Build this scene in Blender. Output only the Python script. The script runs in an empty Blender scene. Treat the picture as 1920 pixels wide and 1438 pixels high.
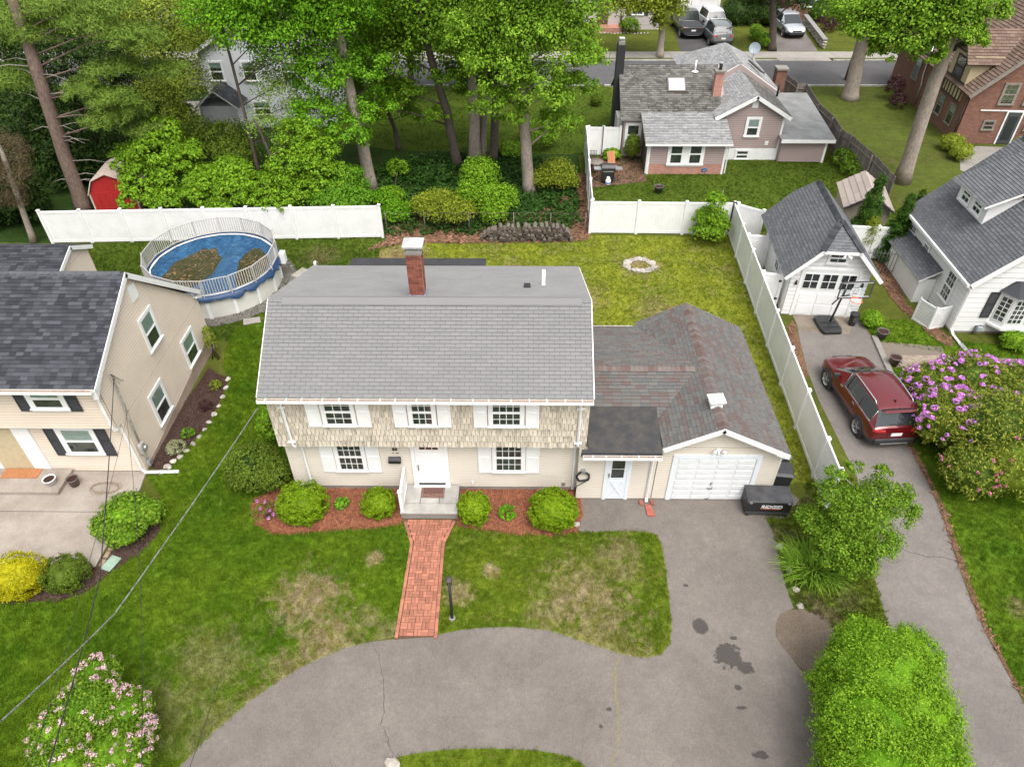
import bpy, math, random
import numpy as np
from mathutils import Vector, Matrix
from math import radians, sin, cos, pi, sqrt
SC = bpy.context.scene
COL = SC.collection
RND = random.Random(11)
NR = np.random.default_rng(7)

# ---------------------------------------------------------------- camera
CH, CF = 18.09, 1324.15
_p, _r, _y = radians(40.587), radians(-0.2095), radians(0.7245)
_right = np.array([cos(_y), sin(_y), 0]); _h = np.array([-sin(_y), cos(_y), 0]); _z = np.array([0, 0, 1.])
_fwd = _h*cos(_p) - _z*sin(_p); _up = _h*sin(_p) + _z*cos(_p)
CM = np.array([_right*cos(_r) + _up*sin(_r), -_right*sin(_r) + _up*cos(_r), _fwd])
cam = bpy.data.cameras.new('camera'); camo = bpy.data.objects.new('camera', cam); COL.objects.link(camo)
mw = Matrix(((CM[0][0], CM[1][0], -CM[2][0], 0), (CM[0][1], CM[1][1], -CM[2][1], 0), (CM[0][2], CM[1][2], -CM[2][2], CH), (0, 0, 0, 1)))
camo.matrix_world = mw
cam.sensor_width = 36; cam.lens = CF/1920*36; cam.clip_end = 2000; cam.clip_start = 0.2
SC.camera = camo

# ---------------------------------------------------------------- light
SUN_EL, SUN_AZ = radians(63), radians(157)      # azimuth clockwise from +y: a veiled sun behind the camera, to the right
W = bpy.data.worlds.new('World'); SC.world = W; W.use_nodes = True
nt = W.node_tree; nt.nodes.clear()
sky = nt.nodes.new('ShaderNodeTexSky'); sky.sky_type = 'NISHITA'; sky.sun_disc = False
sky.sun_elevation = SUN_EL; sky.sun_rotation = SUN_AZ; sky.air_density = 1.5; sky.dust_density = 7.0; sky.ozone_density = 1.0
hs = nt.nodes.new('ShaderNodeHueSaturation'); hs.inputs['Saturation'].default_value = 0.22
bg = nt.nodes.new('ShaderNodeBackground'); bg.inputs[1].default_value = 0.15
wo = nt.nodes.new('ShaderNodeOutputWorld')
nt.links.new(sky.outputs[0], hs.inputs['Color']); nt.links.new(hs.outputs[0], bg.inputs[0]); nt.links.new(bg.outputs[0], wo.inputs[0])
sl = bpy.data.lights.new('sun', 'SUN'); sl.energy = 0.5; sl.angle = radians(40); sl.color = (1, 0.965, 0.91)
so = bpy.data.objects.new('sun', sl); COL.objects.link(so)
sd = Vector((sin(SUN_AZ)*cos(SUN_EL), cos(SUN_AZ)*cos(SUN_EL), sin(SUN_EL)))
so.rotation_euler = sd.to_track_quat('Z', 'Y').to_euler()
so.location = (0, -20, 60)
SC.view_settings.view_transform = 'Standard'; SC.view_settings.look = 'None'
SC.view_settings.gamma = 1; SC.view_settings.exposure = 0.93
try: SC.view_settings.use_curve_mapping = False
except Exception: pass
SC.cycles.max_bounces = 6; SC.cycles.transparent_max_bounces = 8

# ---------------------------------------------------------------- from a pixel of the survey photograph to a place on a real plane
def ray(x, y): return np.array([(x-960)/CF, -(y-719)/CF, 1.])@CM
def G(x, y, z=0.):
    d = ray(x, y); t = (z-CH)/d[2]; return (d[0]*t, d[1]*t, z)
def GY(x, y, Y):
    d = ray(x, y); t = Y/d[1]; return (d[0]*t, Y, CH+d[2]*t)

# ---------------------------------------------------------------- materials
class NB:
    def __init__(s, name):
        s.m = bpy.data.materials.new(name); s.m.use_nodes = True; s.t = s.m.node_tree; s.t.nodes.clear()
        s.out = s.n('ShaderNodeOutputMaterial'); s.pos = s.n('ShaderNodeNewGeometry').outputs['Position']
    def n(s, ty, **kw):
        o = s.t.nodes.new(ty)
        for k, v in kw.items(): setattr(o, k, v)
        return o
    def L(s, a, b): s.t.links.new(a, b)
    def set(s, sock, v):
        if isinstance(v, bpy.types.NodeSocket): s.L(v, sock)
        elif isinstance(v, (tuple, list)) and len(v) == 3 and sock.type == 'RGBA': sock.default_value = (*v, 1)
        else: sock.default_value = v
    def noise(s, scale, detail=3, rough=.55, vec=None, dist=0.):
        o = s.n('ShaderNodeTexNoise'); s.L(vec or s.pos, o.inputs['Vector']); o.inputs['Scale'].default_value = scale
        o.inputs['Detail'].default_value = detail; o.inputs['Roughness'].default_value = rough; o.inputs['Distortion'].default_value = dist
        return o.outputs['Fac']
    def mapv(s, scale=(1, 1, 1), rot=(0, 0, 0), loc=(0, 0, 0), vec=None):
        o = s.n('ShaderNodeMapping'); s.L(vec or s.pos, o.inputs[0]); o.inputs['Scale'].default_value = scale
        o.inputs['Rotation'].default_value = rot; o.inputs['Location'].default_value = loc; return o.outputs[0]
    def ramp(s, f, *st):
        o = s.n('ShaderNodeValToRGB'); s.L(f, o.inputs[0]); e = o.color_ramp.elements
        for i, (p, c) in enumerate(st):
            if i >= 2: e.new(p)
            e[i].position = p
            if not isinstance(c, (tuple, list)): c = (c, c, c)
            e[i].color = (*c, 1)
        return o.outputs[0]
    def mix(s, f, a, b, mode='MIX'):
        o = s.n('ShaderNodeMix', data_type='RGBA', blend_type=mode); s.set(o.inputs[0], f); s.set(o.inputs[6], a); s.set(o.inputs[7], b); return o.outputs[2]
    def math(s, op, a, b=0., c=None, clamp=False):
        o = s.n('ShaderNodeMath', operation=op, use_clamp=clamp); s.set(o.inputs[0], a); s.set(o.inputs[1], b)
        if c is not None: s.set(o.inputs[2], c)
        return o.outputs[0]
    def rnd(s):      # a random number per piece, whether the piece is an object or an island of a joined mesh
        g = s.n('ShaderNodeNewGeometry').outputs['Random Per Island']; o = s.n('ShaderNodeObjectInfo').outputs['Random']
        return s.math('FRACT', s.math('ADD', g, o))
    def val(s, col, f, lo, hi):    # scales a colour's brightness by lo..hi
        o = s.n('ShaderNodeHueSaturation'); s.set(o.inputs['Color'], col); s.set(o.inputs['Value'], s.n_map(f, lo, hi)); return o.outputs[0]
    def n_map(s, f, lo, hi):
        o = s.n('ShaderNodeMapRange'); s.set(o.inputs[0], f); o.inputs[3].default_value = lo; o.inputs[4].default_value = hi; return o.outputs[0]
    def bump(s, f, strength, dist=.02):
        o = s.n('ShaderNodeBump'); o.inputs['Strength'].default_value = strength; o.inputs['Distance'].default_value = dist; s.L(f, o.inputs['Height']); return o.outputs[0]
    def bsdf(s, col, rough=.7, metal=0., normal=None, coat=0., spec=.5, trans=None):
        b = s.n('ShaderNodeBsdfPrincipled'); s.set(b.inputs['Base Color'], col); s.set(b.inputs['Roughness'], rough); b.inputs['Metallic'].default_value = metal
        b.inputs['Specular IOR Level'].default_value = spec
        b.inputs['Coat Weight'].default_value = coat; b.inputs['Coat Roughness'].default_value = .05
        if normal is not None: s.L(normal, b.inputs['Normal'])
        sh = b.outputs[0]
        if trans:
            t = s.n('ShaderNodeBsdfTranslucent'); s.set(t.inputs[0], col); mx = s.n('ShaderNodeMixShader'); mx.inputs[0].default_value = trans
            s.L(sh, mx.inputs[1]); s.L(t.outputs[0], mx.inputs[2]); sh = mx.outputs[0]
        s.L(sh, s.out.inputs[0]); return s.m
MC = {}
def plain(name, col, rough=.6, var=.0, dirt=.06, scale=6., bump=0., bscale=60., metal=0., coat=0., spec=.5, c2=None, fine=.05):
    """painted, plastic, stone or metal surface: wear at two scales, optional change from piece to piece"""
    if name in MC: return MC[name]
    b = NB(name); c = tuple(col)
    n1 = b.noise(scale, 4, .6)
    c2 = c2 or tuple(x*(1-2.6*dirt) for x in c)
    cc = b.mix(b.ramp(n1, (.38, 0.), (.72, 1.)), c, c2)
    if fine: cc = b.val(cc, b.noise(scale*14, 2, .6), 1-fine*2, 1+fine*2)
    if var: cc = b.val(cc, b.rnd(), 1-var, 1+var)
    nm = b.bump(b.noise(bscale, 3), bump, .01) if bump else None
    MC[name] = b.bsdf(cc, b.n_map(n1, rough*.85, min(1, rough*1.15)), metal, nm, coat, spec); return MC[name]

def shingle_mat(name, c1, c2, c3=None, lichen=0., streak=.12, moss=(.045, .04, .03)):
    b = NB(name); r = b.rnd()
    st = [(0., c1), (1., c2)] if c3 is None else [(0., c1), (.5, c2), (1., c3)]
    if c3 is None: col = b.ramp(r, (0., c1), (1., c2))
    else: col = b.ramp(r, (0., c1), (.5, c2), (1., c3))
    col = b.val(col, b.noise(.55, 4, .6), 1-streak, 1+streak)
    col = b.val(col, b.noise(220, 2, .7), .78, 1.22)
    if lichen:
        l = b.ramp(b.noise(5.5, 5, .75), (.60-.1*lichen, 0.), (.66-.1*lichen, 1.)); z = b.ramp(b.noise(.45, 2), (.42, 0.), (.62, 1.))
        col = b.mix(b.math('MULTIPLY', l, z), col, moss)
    MC[name] = b.bsdf(col, .92, 0, b.bump(b.noise(160, 2), .5, .004), spec=.25); return MC[name]

def leaf_mat(name, c1, c2, c3=None, big=.9, trans=.3, rough=.55):
    b = NB(name); r = b.rnd(); c3 = c3 or c2
    col = b.ramp(r, (0., c1), (.55, c2), (1., c3))
    col = b.val(col, b.noise(big, 3, .6), .72, 1.3); col = b.val(col, b.noise(big*4.5, 3, .7), .6, 1.42)
    MC[name] = b.bsdf(col, rough, 0, None, spec=.12, trans=trans); return MC[name]

def bark_mat(name, c1, c2):
    b = NB(name); v = b.mapv((1, 1, .16))
    n = b.noise(26, 5, .7, v); col = b.mix(b.ramp(n, (.35, 0.), (.65, 1.)), c1, c2)
    col = b.val(col, b.noise(1.3, 3), .75, 1.25)
    MC[name] = b.bsdf(col, .95, 0, b.bump(n, .9, .03), spec=.2); return MC[name]

def grass_col(b, base, lush, dry, soil, dryness=.5, spots=(), sc=1.):
    """turf: tone drifts over metres, thin and bare places, listed worn spots (x, y, radius)"""
    n1 = b.noise(.55*sc, 4, .62); n2 = b.noise(2.4*sc, 5, .7, None, .6); n3 = b.noise(17, 3, .7)
    c = b.mix(b.ramp(n1, (.36, 0.), (.62, 1.)), base, lush)
    c = b.val(c, n2, .50, 1.5)
    c = b.val(c, n3, .62, 1.38)
    f = b.math('ADD', b.math('MULTIPLY', n1, -.55), b.math('ADD', b.math('MULTIPLY', n2, .75), b.math('MULTIPLY', n3, .35)))
    n4 = b.noise(7.5, 3, .75); f = b.math('ADD', f, b.math('MULTIPLY', b.math('SUBTRACT', n4, .5), 1.1*dryness))
    d = b.ramp(f, (.44-.16*dryness, 0.), (.60-.14*dryness, 1.))
    sp = None
    for (x, y, r, *a) in spots:
        v = b.n('ShaderNodeVectorMath', operation='DISTANCE'); b.L(b.mapv((1, 1, 0)), v.inputs[0]); v.inputs[1].default_value = (x, y, 0)
        dd = b.math('ADD', b.math('DIVIDE', v.outputs['Value'], r), b.math('MULTIPLY', b.math('SUBTRACT', b.noise(2.6, 5, .75, None, 1.0), .5), 4.2))
        o = b.n_map(dd, a[0] if a else 1., 0.)
        mr = o.node; mr.inputs[1].default_value = .55; mr.inputs[2].default_value = 1.25; mr.clamp = True
        sp = o if sp is None else b.math('MAXIMUM', sp, o)
    c = b.mix(b.math('MULTIPLY', d, .75), c, dry)
    if sp is not None:
        k = b.math('MULTIPLY', sp, b.ramp(n3, (.35, .5), (.55, 1.)))
        c = b.mix(k, c, b.mix(b.ramp(n2, (.4, 0.), (.62, 1.)), dry, soil))
    return b.val(c, b.noise(60, 2, .7), .75, 1.25)
def grass_mat(name, base, lush, dry, soil=(.22, .15, .095), dryness=.5, spots=(), sc=1.):
    b = NB(name); c = grass_col(b, base, lush, dry, soil, dryness, spots, sc)
    g = b.bsdf(c, .95, 0, b.bump(b.noise(45, 4, .8), .8, .05), spec=.1)
    b2 = NB(name+'_blade'); c2 = grass_col(b2, base, lush, dry, soil, dryness, spots, sc)
    c2 = b2.val(c2, b2.rnd(), .8, 1.5)
    g2 = b2.bsdf(c2, .7, 0, None, spec=.08, trans=.3)
    MC[name] = g; MC[name+'_blade'] = g2; return g

def asphalt_mat(name, c, spots=(), warm=0.):
    b = NB(name)
    n1 = b.noise(.45, 5, .6); n2 = b.noise(3.2, 4, .65)
    col = b.mix(b.ramp(n1, (.3, 0.), (.7, 1.)), tuple(x*.80 for x in c), tuple(x*1.14 for x in c))
    col = b.val(col, n2, .82, 1.18); col = b.val(col, b.noise(7, 5, .75, None, .5), .80, 1.2)
    g = b.noise(62, 3, .8); col = b.val(col, g, .35, 1.65); col = b.val(col, b.noise(14, 4, .8), .72, 1.28)
    col = b.mix(b.ramp(b.noise(1.1, 5, .7, b.mapv(loc=(4, 9, 0))), (.50, 0.), (.72, .5)), col, tuple(x*.72 for x in c))
    col = b.mix(b.ramp(b.noise(34, 2, .9), (.66, 0.), (.72, .55)), col, (.28, .26, .235))
    col = b.mix(b.ramp(b.noise(41, 2, .9, b.mapv(loc=(7, 3, 0))), (.28, .5), (.35, 0.)), col, (.04, .037, .037))
    # oil stains
    st = None
    for (x, y, rx, ry, k) in spots:
        v = b.n('ShaderNodeVectorMath', operation='LENGTH'); b.L(b.mapv((1/rx, 1/ry, 0), loc=(-x/rx, -y/ry, 0)), v.inputs[0])
        dd = b.math('ADD', v.outputs['Value'], b.math('MULTIPLY', b.math('SUBTRACT', b.noise(5.5, 5, .7, None, .6), .5), k*2.2))
        o = b.n_map(dd, 1., 0.); mr = o.node; mr.inputs[1].default_value = .9; mr.inputs[2].default_value = 1.08; mr.clamp = True
        st = o if st is None else b.math('MAXIMUM', st, o)
    if st is not None: col = b.mix(b.math('MULTIPLY', st, .75), col, (.030, .027, .027))
    MC[name] = b.bsdf(col, .9, 0, b.bump(g, .6, .01), spec=.3); return MC[name]

# ---------------------------------------------------------------- mesh building
WORLD = {}     # roots whose parts are given in world coordinates
def tag(o, label=None, cat=None, group=None, kind=None):
    if label: o['label'] = label
    if cat: o['category'] = cat
    if group: o['group'] = group
    if kind: o['kind'] = kind
    return o
def thing(name, label, cat, loc=(0, 0, 0), rot=0., group=None, world=False):
    o = bpy.data.objects.new(name, None); COL.objects.link(o); o.location = loc; o.rotation_euler = (0, 0, rot); o.empty_display_size = .3
    tag(o, label, cat, group)
    if world: WORLD[o] = Vector(loc)
    return o
def off(parent):
    p = parent
    while p is not None:
        if p in WORLD: return WORLD[p]
        p = p.parent
    return Vector((0, 0, 0))
class MB:
    def __init__(s): s.v = []; s.f = []; s.m = []; s.sm = []
    def add(s, vs, fs, mi=0, smooth=False):
        k = len(s.v); s.v += [tuple(p) for p in vs]; s.f += [tuple(i+k for i in f) for f in fs]; s.m += [mi]*len(fs); s.sm += [smooth]*len(fs); return s
    def box(s, a, b, mi=0):
        x0, y0, z0 = a; x1, y1, z1 = b
        if x0 > x1: x0, x1 = x1, x0
        if y0 > y1: y0, y1 = y1, y0
        if z0 > z1: z0, z1 = z1, z0
        return s.add([(x0, y0, z0), (x1, y0, z0), (x1, y1, z0), (x0, y1, z0), (x0, y0, z1), (x1, y0, z1), (x1, y1, z1), (x0, y1, z1)],
                     [(0, 3, 2, 1), (4, 5, 6, 7), (0, 1, 5, 4), (1, 2, 6, 5), (2, 3, 7, 6), (3, 0, 4, 7)], mi)
    def obox(s, O, U, V, N, u, v, n, mi=0):     # oriented box: ranges along three axes
        P = [Vector(O)+U*a+V*b+N*c for c in n for b in v for a in u]
        P = [P[0], P[1], P[3], P[2], P[4], P[5], P[7], P[6]]
        return s.add(P, [(0, 3, 2, 1), (4, 5, 6, 7), (0, 1, 5, 4), (1, 2, 6, 5), (2, 3, 7, 6), (3, 0, 4, 7)], mi)
    def prism(s, poly, d, mi=0, mside=None):    # polygon (3-D points) swept by vector d
        n = len(poly); A = [Vector(p) for p in poly]; B = [p+Vector(d) for p in A]
        s.add(A+B, [tuple(range(n))[::-1], tuple(range(n, 2*n))], mi)
        k = len(s.v)-2*n
        for i in range(n):
            j = (i+1) % n; s.f.append((k+i, k+j, k+n+j, k+n+i)); s.m.append(mi if mside is None else mside); s.sm.append(False)
        return s
    def tube(s, pts, r, seg=8, mi=0, cap=True, smooth=True):
        pts = [Vector(p) for p in pts]; n = len(pts); rr = r if isinstance(r, (list, tuple)) else [r]*n
        k = len(s.v); prev = None
        for i, p in enumerate(pts):
            t = (pts[min(i+1, n-1)]-pts[max(i-1, 0)]).normalized()
            a = prev if prev is not None else (Vector((1, 0, 0)) if abs(t.x) < .9 else Vector((0, 1, 0)))
            a = (a - t*a.dot(t)).normalized(); prev = a; b = t.cross(a)
            for j in range(seg):
                th = 2*pi*j/seg; s.v.append(tuple(p+(a*cos(th)+b*sin(th))*rr[i]))
        for i in range(n-1):
            for j in range(seg):
                q = (j+1) % seg; s.f.append((k+i*seg+j, k+i*seg+q, k+(i+1)*seg+q, k+(i+1)*seg+j)); s.m.append(mi); s.sm.append(smooth)
        if cap:
            s.f.append(tuple(k+j for j in range(seg))[::-1]); s.f.append(tuple(k+(n-1)*seg+j for j in range(seg))); s.m += [mi, mi]; s.sm += [False, False]
        return s
    def lathe(s, prof, c=(0, 0, 0), seg=24, mi=0, smooth=True):    # profile of (r, z)
        k = len(s.v)
        for r, z in prof:
            for j in range(seg): th = 2*pi*j/seg; s.v.append((c[0]+r*cos(th), c[1]+r*sin(th), c[2]+z))
        for i in range(len(prof)-1):
            for j in range(seg):
                q = (j+1) % seg; s.f.append((k+i*seg+j, k+i*seg+q, k+(i+1)*seg+q, k+(i+1)*seg+j)); s.m.append(mi); s.sm.append(smooth)
        return s
    def mesh(s, name, mats, offv=None):
        me = bpy.data.meshes.new(name)
        v = s.v if offv is None else [(p[0]-offv[0], p[1]-offv[1], p[2]-offv[2]) for p in s.v]
        me.from_pydata(v, [], s.f)
        for m in (mats if isinstance(mats, (list, tuple)) else [mats]): me.materials.append(m)
        me.polygons.foreach_set('material_index', s.m); me.polygons.foreach_set('use_smooth', s.sm)
        me.update(); return me
    def build(s, name, mats, parent=None, kind=None, label=None, cat=None, group=None, bevel=0.):
        o = bpy.data.objects.new(name, s.mesh(name, mats, off(parent) if parent else None)); COL.objects.link(o)
        if parent: o.parent = parent
        if bevel:
            md = o.modifiers.new('bevel', 'BEVEL'); md.width = bevel; md.segments = 2; md.limit_method = 'ANGLE'
        return tag(o, label, cat, group, kind)
def inst(name, me, parent, loc=(0, 0, 0), rot=None, scale=None):
    o = bpy.data.objects.new(name, me); COL.objects.link(o); o.parent = parent; o.location = Vector(loc)-off(parent)
    if rot is not None: o.rotation_euler = rot
    if scale is not None: o.scale = scale
    return o
def copy_tree(o, parent=None):
    c = o.copy(); COL.objects.link(c)
    if parent: c.parent = parent
    for ch in list(o.children): copy_tree(ch, c)
    return c
def clip_poly(sub, clip):      # convex clip polygon, counter-clockwise
    out = list(sub)
    for i in range(len(clip)):
        a = clip[i]; b = clip[(i+1) % len(clip)]; inp = out; out = []
        if not inp: return []
        def side(p): return (b[0]-a[0])*(p[1]-a[1]) - (b[1]-a[1])*(p[0]-a[0])
        for j in range(len(inp)):
            p = inp[j]; q = inp[(j+1) % len(inp)]; sp, sq = side(p), side(q)
            if sp >= -1e-9: out.append(p)
            if (sp > 1e-9 and sq < -1e-9) or (sp < -1e-9 and sq > 1e-9):
                t = sp/(sp-sq); out.append((p[0]+(q[0]-p[0])*t, p[1]+(q[1]-p[1])*t))
    return out
def frame3(pts):
    P = [Vector(p) for p in pts]; U = (P[1]-P[0]).normalized(); N = None
    for k in range(2, len(P)):
        c = U.cross(P[k]-P[0])
        if c.length > 1e-4: N = c.normalized(); break
    V = N.cross(U); return P[0], U, V, N, [((p-P[0]).dot(U), (p-P[0]).dot(V)) for p in P]
def courses(root, name, pts, expo, tab, thick, mat, nobj=0, gap=.004, stagger=None, ragged=0., lift=0., field=None, edge=None, slot=0.):
    """lapped courses on a convex polygon pts (first edge = the lower edge, counter-clockwise seen from outside)"""
    O, U, V, N, poly = frame3(pts); umin = min(p[0] for p in poly); umax = max(p[0] for p in poly); vmax = max(p[1] for p in poly); vmin = min(p[1] for p in poly)
    mb = MB(); offv = off(root); M = Matrix((U, V, N)).transposed(); rows = int(math.ceil((vmax-vmin)/expo)); cnt = 0; shared = {}
    eul = M.to_euler()
    for k in range(rows):
        v = vmin + k*expo
        if tab is None: segs = [(umin-.01, umax+.01)]
        else:
            segs = []; u = umin - tab*(((k % 2)*.5) if stagger is None else RND.random())
            while u < umax: segs.append((u, u+tab-gap)); u += tab
        for (a, b2) in segs:
            lo = -ragged*RND.random()
            rect = [(a, v+lo+slot), (b2, v+lo+slot), (b2, v+expo+.004-(.004 if slot else 0)), (a, v+expo+.004-(.004 if slot else 0))]
            c = clip_poly(rect, poly)
            if len(c) < 3: continue
            full = len(c) == 4 and abs(c[1][0]-c[0][0]-(b2-a)) < 1e-6 and abs(c[2][1]-c[1][1]-(expo+.004-lo)) < 1e-6 and not ragged
            if nobj and cnt < nobj and full:
                key = 0
                if key not in shared:
                    w = b2-a; m2 = MB(); t = thick
                    m2.add([(0, 0, t), (w, 0, t), (w, expo+.004, .0015), (0, expo+.004, .0015)], [(0, 1, 2, 3)]); m2.add([(0, 0, t), (w, 0, t), (w, expo+.004, .0015), (0, expo+.004, .0015), (0, 0, 0), (w, 0, 0)], [(4, 5, 1, 0), (4, 0, 3), (1, 5, 2)], 1)
                    shared[key] = m2.mesh(name, [mat, edge or mat])
                p = O+U*a+V*v+N*lift
                o = bpy.data.objects.new(name, shared[key]); COL.objects.link(o); o.parent = root; o.location = p-offv; o.rotation_euler = eul
                cnt += 1; continue
            n = len(c); t = thick*(1+(.25*(RND.random()-.5) if tab else 0))
            def hh(q): return lift + t*(1-(q[1]-(v+lo))/(expo+.004-lo)) + .0015
            top = [O+U*q[0]+V*q[1]+N*hh(q) for q in c]; bot = [O+U*q[0]+V*q[1]+N*lift for q in c]
            fs = [tuple(range(n))]
            for i in range(n):
                j = (i+1) % n
                if abs(c[i][1]-(v+expo+.004)) < 1e-6 and abs(c[j][1]-(v+expo+.004)) < 1e-6: continue
                fs.append((n+i, n+j, j, i))
            mb.add(top+bot, fs); mb.m[-len(fs):] = [0]+[1]*(len(fs)-1)
    if mb.v:
        mb.build(field or name, [mat, edge or mat], root, kind='stuff')
def slab(root, name, pts, thick, mats, dz=0.):
    O, U, V, N, poly = frame3(pts); mb = MB(); mb.prism([Vector(p)+N*dz for p in pts][::-1], -N*thick, 0, 1 if isinstance(mats, list) and len(mats) > 1 else 0)
    return mb.build(name, mats, root)
def roof(root, pts, expo, tab, mat, deckmat, nobj=0, thick=.012, deck=.14, stagger=None, gap=.009):
    O, U, V, N, poly = frame3(pts)
    slab(root, 'roof_deck', pts, deck, [M_felt, deckmat], -.003)
    courses(root, 'shingle', pts, expo, tab, thick*1.7, mat, nobj, gap=gap, stagger=stagger, edge=M_cut)
def wall(root, pts, expo, mat, thick=.014, lift=.0):
    """clapboards: each board's foot stands proud, with an open slot under it"""
    courses(root, 'siding', pts, expo, None, .010, mat, lift=.013, slot=.017)
def sheet(name, pts, z, mat, kind='structure', label=None, parent=None, thick=0.):
    mb = MB(); P = [(p[0], p[1], z) for p in pts]
    ar = sum(P[i][0]*P[(i+1) % len(P)][1]-P[(i+1) % len(P)][0]*P[i][1] for i in range(len(P)))
    if ar < 0: P = P[::-1]
    if thick: mb.prism([(p[0], p[1], z-thick) for p in P], (0, 0, thick))
    else: mb.add(P, [tuple(range(len(P)))])
    o = mb.build(name, mat, parent, kind=kind)
    if label: o['label'] = label
    return o
def smooth_poly(pts, n=4, closed=True, keep=()):
    out = []; N = len(pts)
    for i in range(N if closed else N-1):
        p0, p1, p2, p3 = [pts[(i+k) % N] if closed else pts[min(max(i+k, 0), N-1)] for k in (-1, 0, 1, 2)]
        for j in range(n):
            t = j/n
            out.append(tuple(.5*((2*p1[a])+(-p0[a]+p2[a])*t+(2*p0[a]-5*p1[a]+4*p2[a]-p3[a])*t*t+(-p0[a]+3*p1[a]-3*p2[a]+p3[a])*t**3) for a in range(2)))
    return out
def GP(*px, z=0.): return [G(a, b, z)[:2] for a, b in px]
# ---- geometry-node scatter for turf and chips: one object, instances only inside stuff
def scatter(o, mesh, density, smin, smax, seed=1, tilt=.3):
    src = bpy.data.objects.new(o.name+'_tuft', mesh)   # never linked to the scene: only its mesh is used
    ng = bpy.data.node_groups.new('scatter', 'GeometryNodeTree')
    ng.interface.new_socket('Geometry', in_out='INPUT', socket_type='NodeSocketGeometry'); ng.interface.new_socket('Geometry', in_out='OUTPUT', socket_type='NodeSocketGeometry')
    N = ng.nodes; gi = N.new('NodeGroupInput'); go = N.new('NodeGroupOutput')
    d = N.new('GeometryNodeDistributePointsOnFaces'); d.inputs['Density'].default_value = density; d.inputs['Seed'].default_value = seed
    oi = N.new('GeometryNodeObjectInfo'); oi.inputs[0].default_value = src
    ip = N.new('GeometryNodeInstanceOnPoints'); rv = N.new('FunctionNodeRandomValue'); rv.data_type = 'FLOAT_VECTOR'
    rv.inputs[0].default_value = (-tilt, -tilt, 0); rv.inputs[1].default_value = (tilt, tilt, 6.283)
    rs = N.new('FunctionNodeRandomValue'); rs.data_type = 'FLOAT'; rs.inputs[2].default_value = smin; rs.inputs[3].default_value = smax
    jn = N.new('GeometryNodeJoinGeometry'); l = ng.links.new
    l(gi.outputs[0], d.inputs[0]); l(d.outputs[0], ip.inputs['Points']); l(oi.outputs['Geometry'], ip.inputs['Instance'])
    l(rv.outputs[0], ip.inputs['Rotation']); l(rs.outputs[1], ip.inputs['Scale'])
    l(ip.outputs[0], jn.inputs[0]); l(gi.outputs[0], jn.inputs[0]); l(jn.outputs[0], go.inputs[0])
    md = o.modifiers.new('scatter', 'NODES'); md.node_group = ng
def tuft_mesh(mat, n=9, h=.06, w=.009, spread=.05, seed=3):
    r = random.Random(seed); mb = MB()
    for i in range(n):
        x, y = r.uniform(-spread, spread), r.uniform(-spread, spread); a = r.uniform(0, 6.28); ln = h*r.uniform(.6, 1.2); lx, ly = r.uniform(-.5, .5)*h, r.uniform(-.5, .5)*h
        mb.add([(x-w*cos(a), y-w*sin(a), 0), (x+w*cos(a), y+w*sin(a), 0), (x+lx, y+ly, ln)], [(0, 1, 2)])
    return mb.mesh('grass_tuft', mat)
# ================================================================ materials
M_cut = plain('shingle_cut_edge', (.035, .035, .037), .95); M_felt = plain('roofing_felt', (.07, .07, .072), .95)
M_white = plain('white_vinyl', (.80, .80, .795), .5, dirt=.045, scale=1.6, fine=.015)
M_wpaint = plain('white_paint', (.78, .78, .77), .5, dirt=.04, scale=3, fine=.02)
M_sidecream = plain('cream_siding', (.67, .61, .525), .55, dirt=.035, scale=.9, fine=.015)
M_sidetan = plain('tan_siding', (.73, .625, .52), .55, dirt=.04, scale=.9, fine=.015)
M_sidemauve = plain('mauve_siding', (.37, .29, .275), .55, dirt=.04, scale=.9, fine=.015)
M_sidewhite = plain('white_siding', (.76, .76, .75), .55, dirt=.04, scale=.9, fine=.015)
M_sidegrey = plain('pale_grey_siding', (.66, .68, .71), .6, dirt=.05, scale=.9, fine=.02)
M_seamshade = plain('seam_shade_core', (.26, .225, .19), .9)  # dark core colour: paints the shade of laps and seams behind the open slots
M_black = plain('black_plastic', (.022, .022, .024), .45, dirt=.1, scale=8)
M_blackshut = plain('black_shutter', (.035, .036, .042), .6, dirt=.1, scale=5)
M_metal = plain('galvanised_metal', (.5, .51, .52), .35, metal=.7, dirt=.08, scale=9)
M_greyframe = plain('grey_frame', (.36, .37, .38), .5, dirt=.05)
M_brown = plain('gutter_leaves', (.20, .13, .09), .9, dirt=.2, scale=20, c2=(.33, .24, .17))
M_conc = plain('concrete', (0.248, 0.229, 0.205), .9, dirt=.1, scale=2.2, bump=.3, bscale=80, fine=.1)
M_stoop = plain('stone_slab', (.345, .33, .305), .85, dirt=.1, scale=3, var=.08, bump=.2, fine=.08)
M_found = plain('tan_foundation', (.40, .31, .24), .9, dirt=.1, scale=1.5, bump=.3)
M_dark = plain('dark_interior', (.03, .03, .032), .8)
M_inter = plain('interior_gloom', (.13, .12, .11), .9, dirt=.28, scale=2.5)
M_blind = plain('window_blind', (.60, .68, .60), .7, dirt=.04, scale=3)
M_blindw = plain('pale_blind', (.62, .62, .60), .7, dirt=.04, scale=3)
M_rubber = plain('rubber_roof', (0.0385, 0.0385, 0.042), .7, dirt=.1, scale=1.6, fine=.15, c2=(0.0196, 0.0196, 0.0224))
M_rock = plain('pale_rock', (.42, .38, .33), .9, var=.3, dirt=.15, scale=7, bump=.5, bscale=25)
M_log_end = plain('log_wood', (.11, .085, .065), .95, var=.4, dirt=.2, scale=14, bump=.4, bscale=40)
M_logbark = bark_mat('log_bark', (.06, .05, .042), (.24, .205, .175))
M_bark = bark_mat('oak_bark', (.20, .165, .14), (.42, .355, .30))
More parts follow.
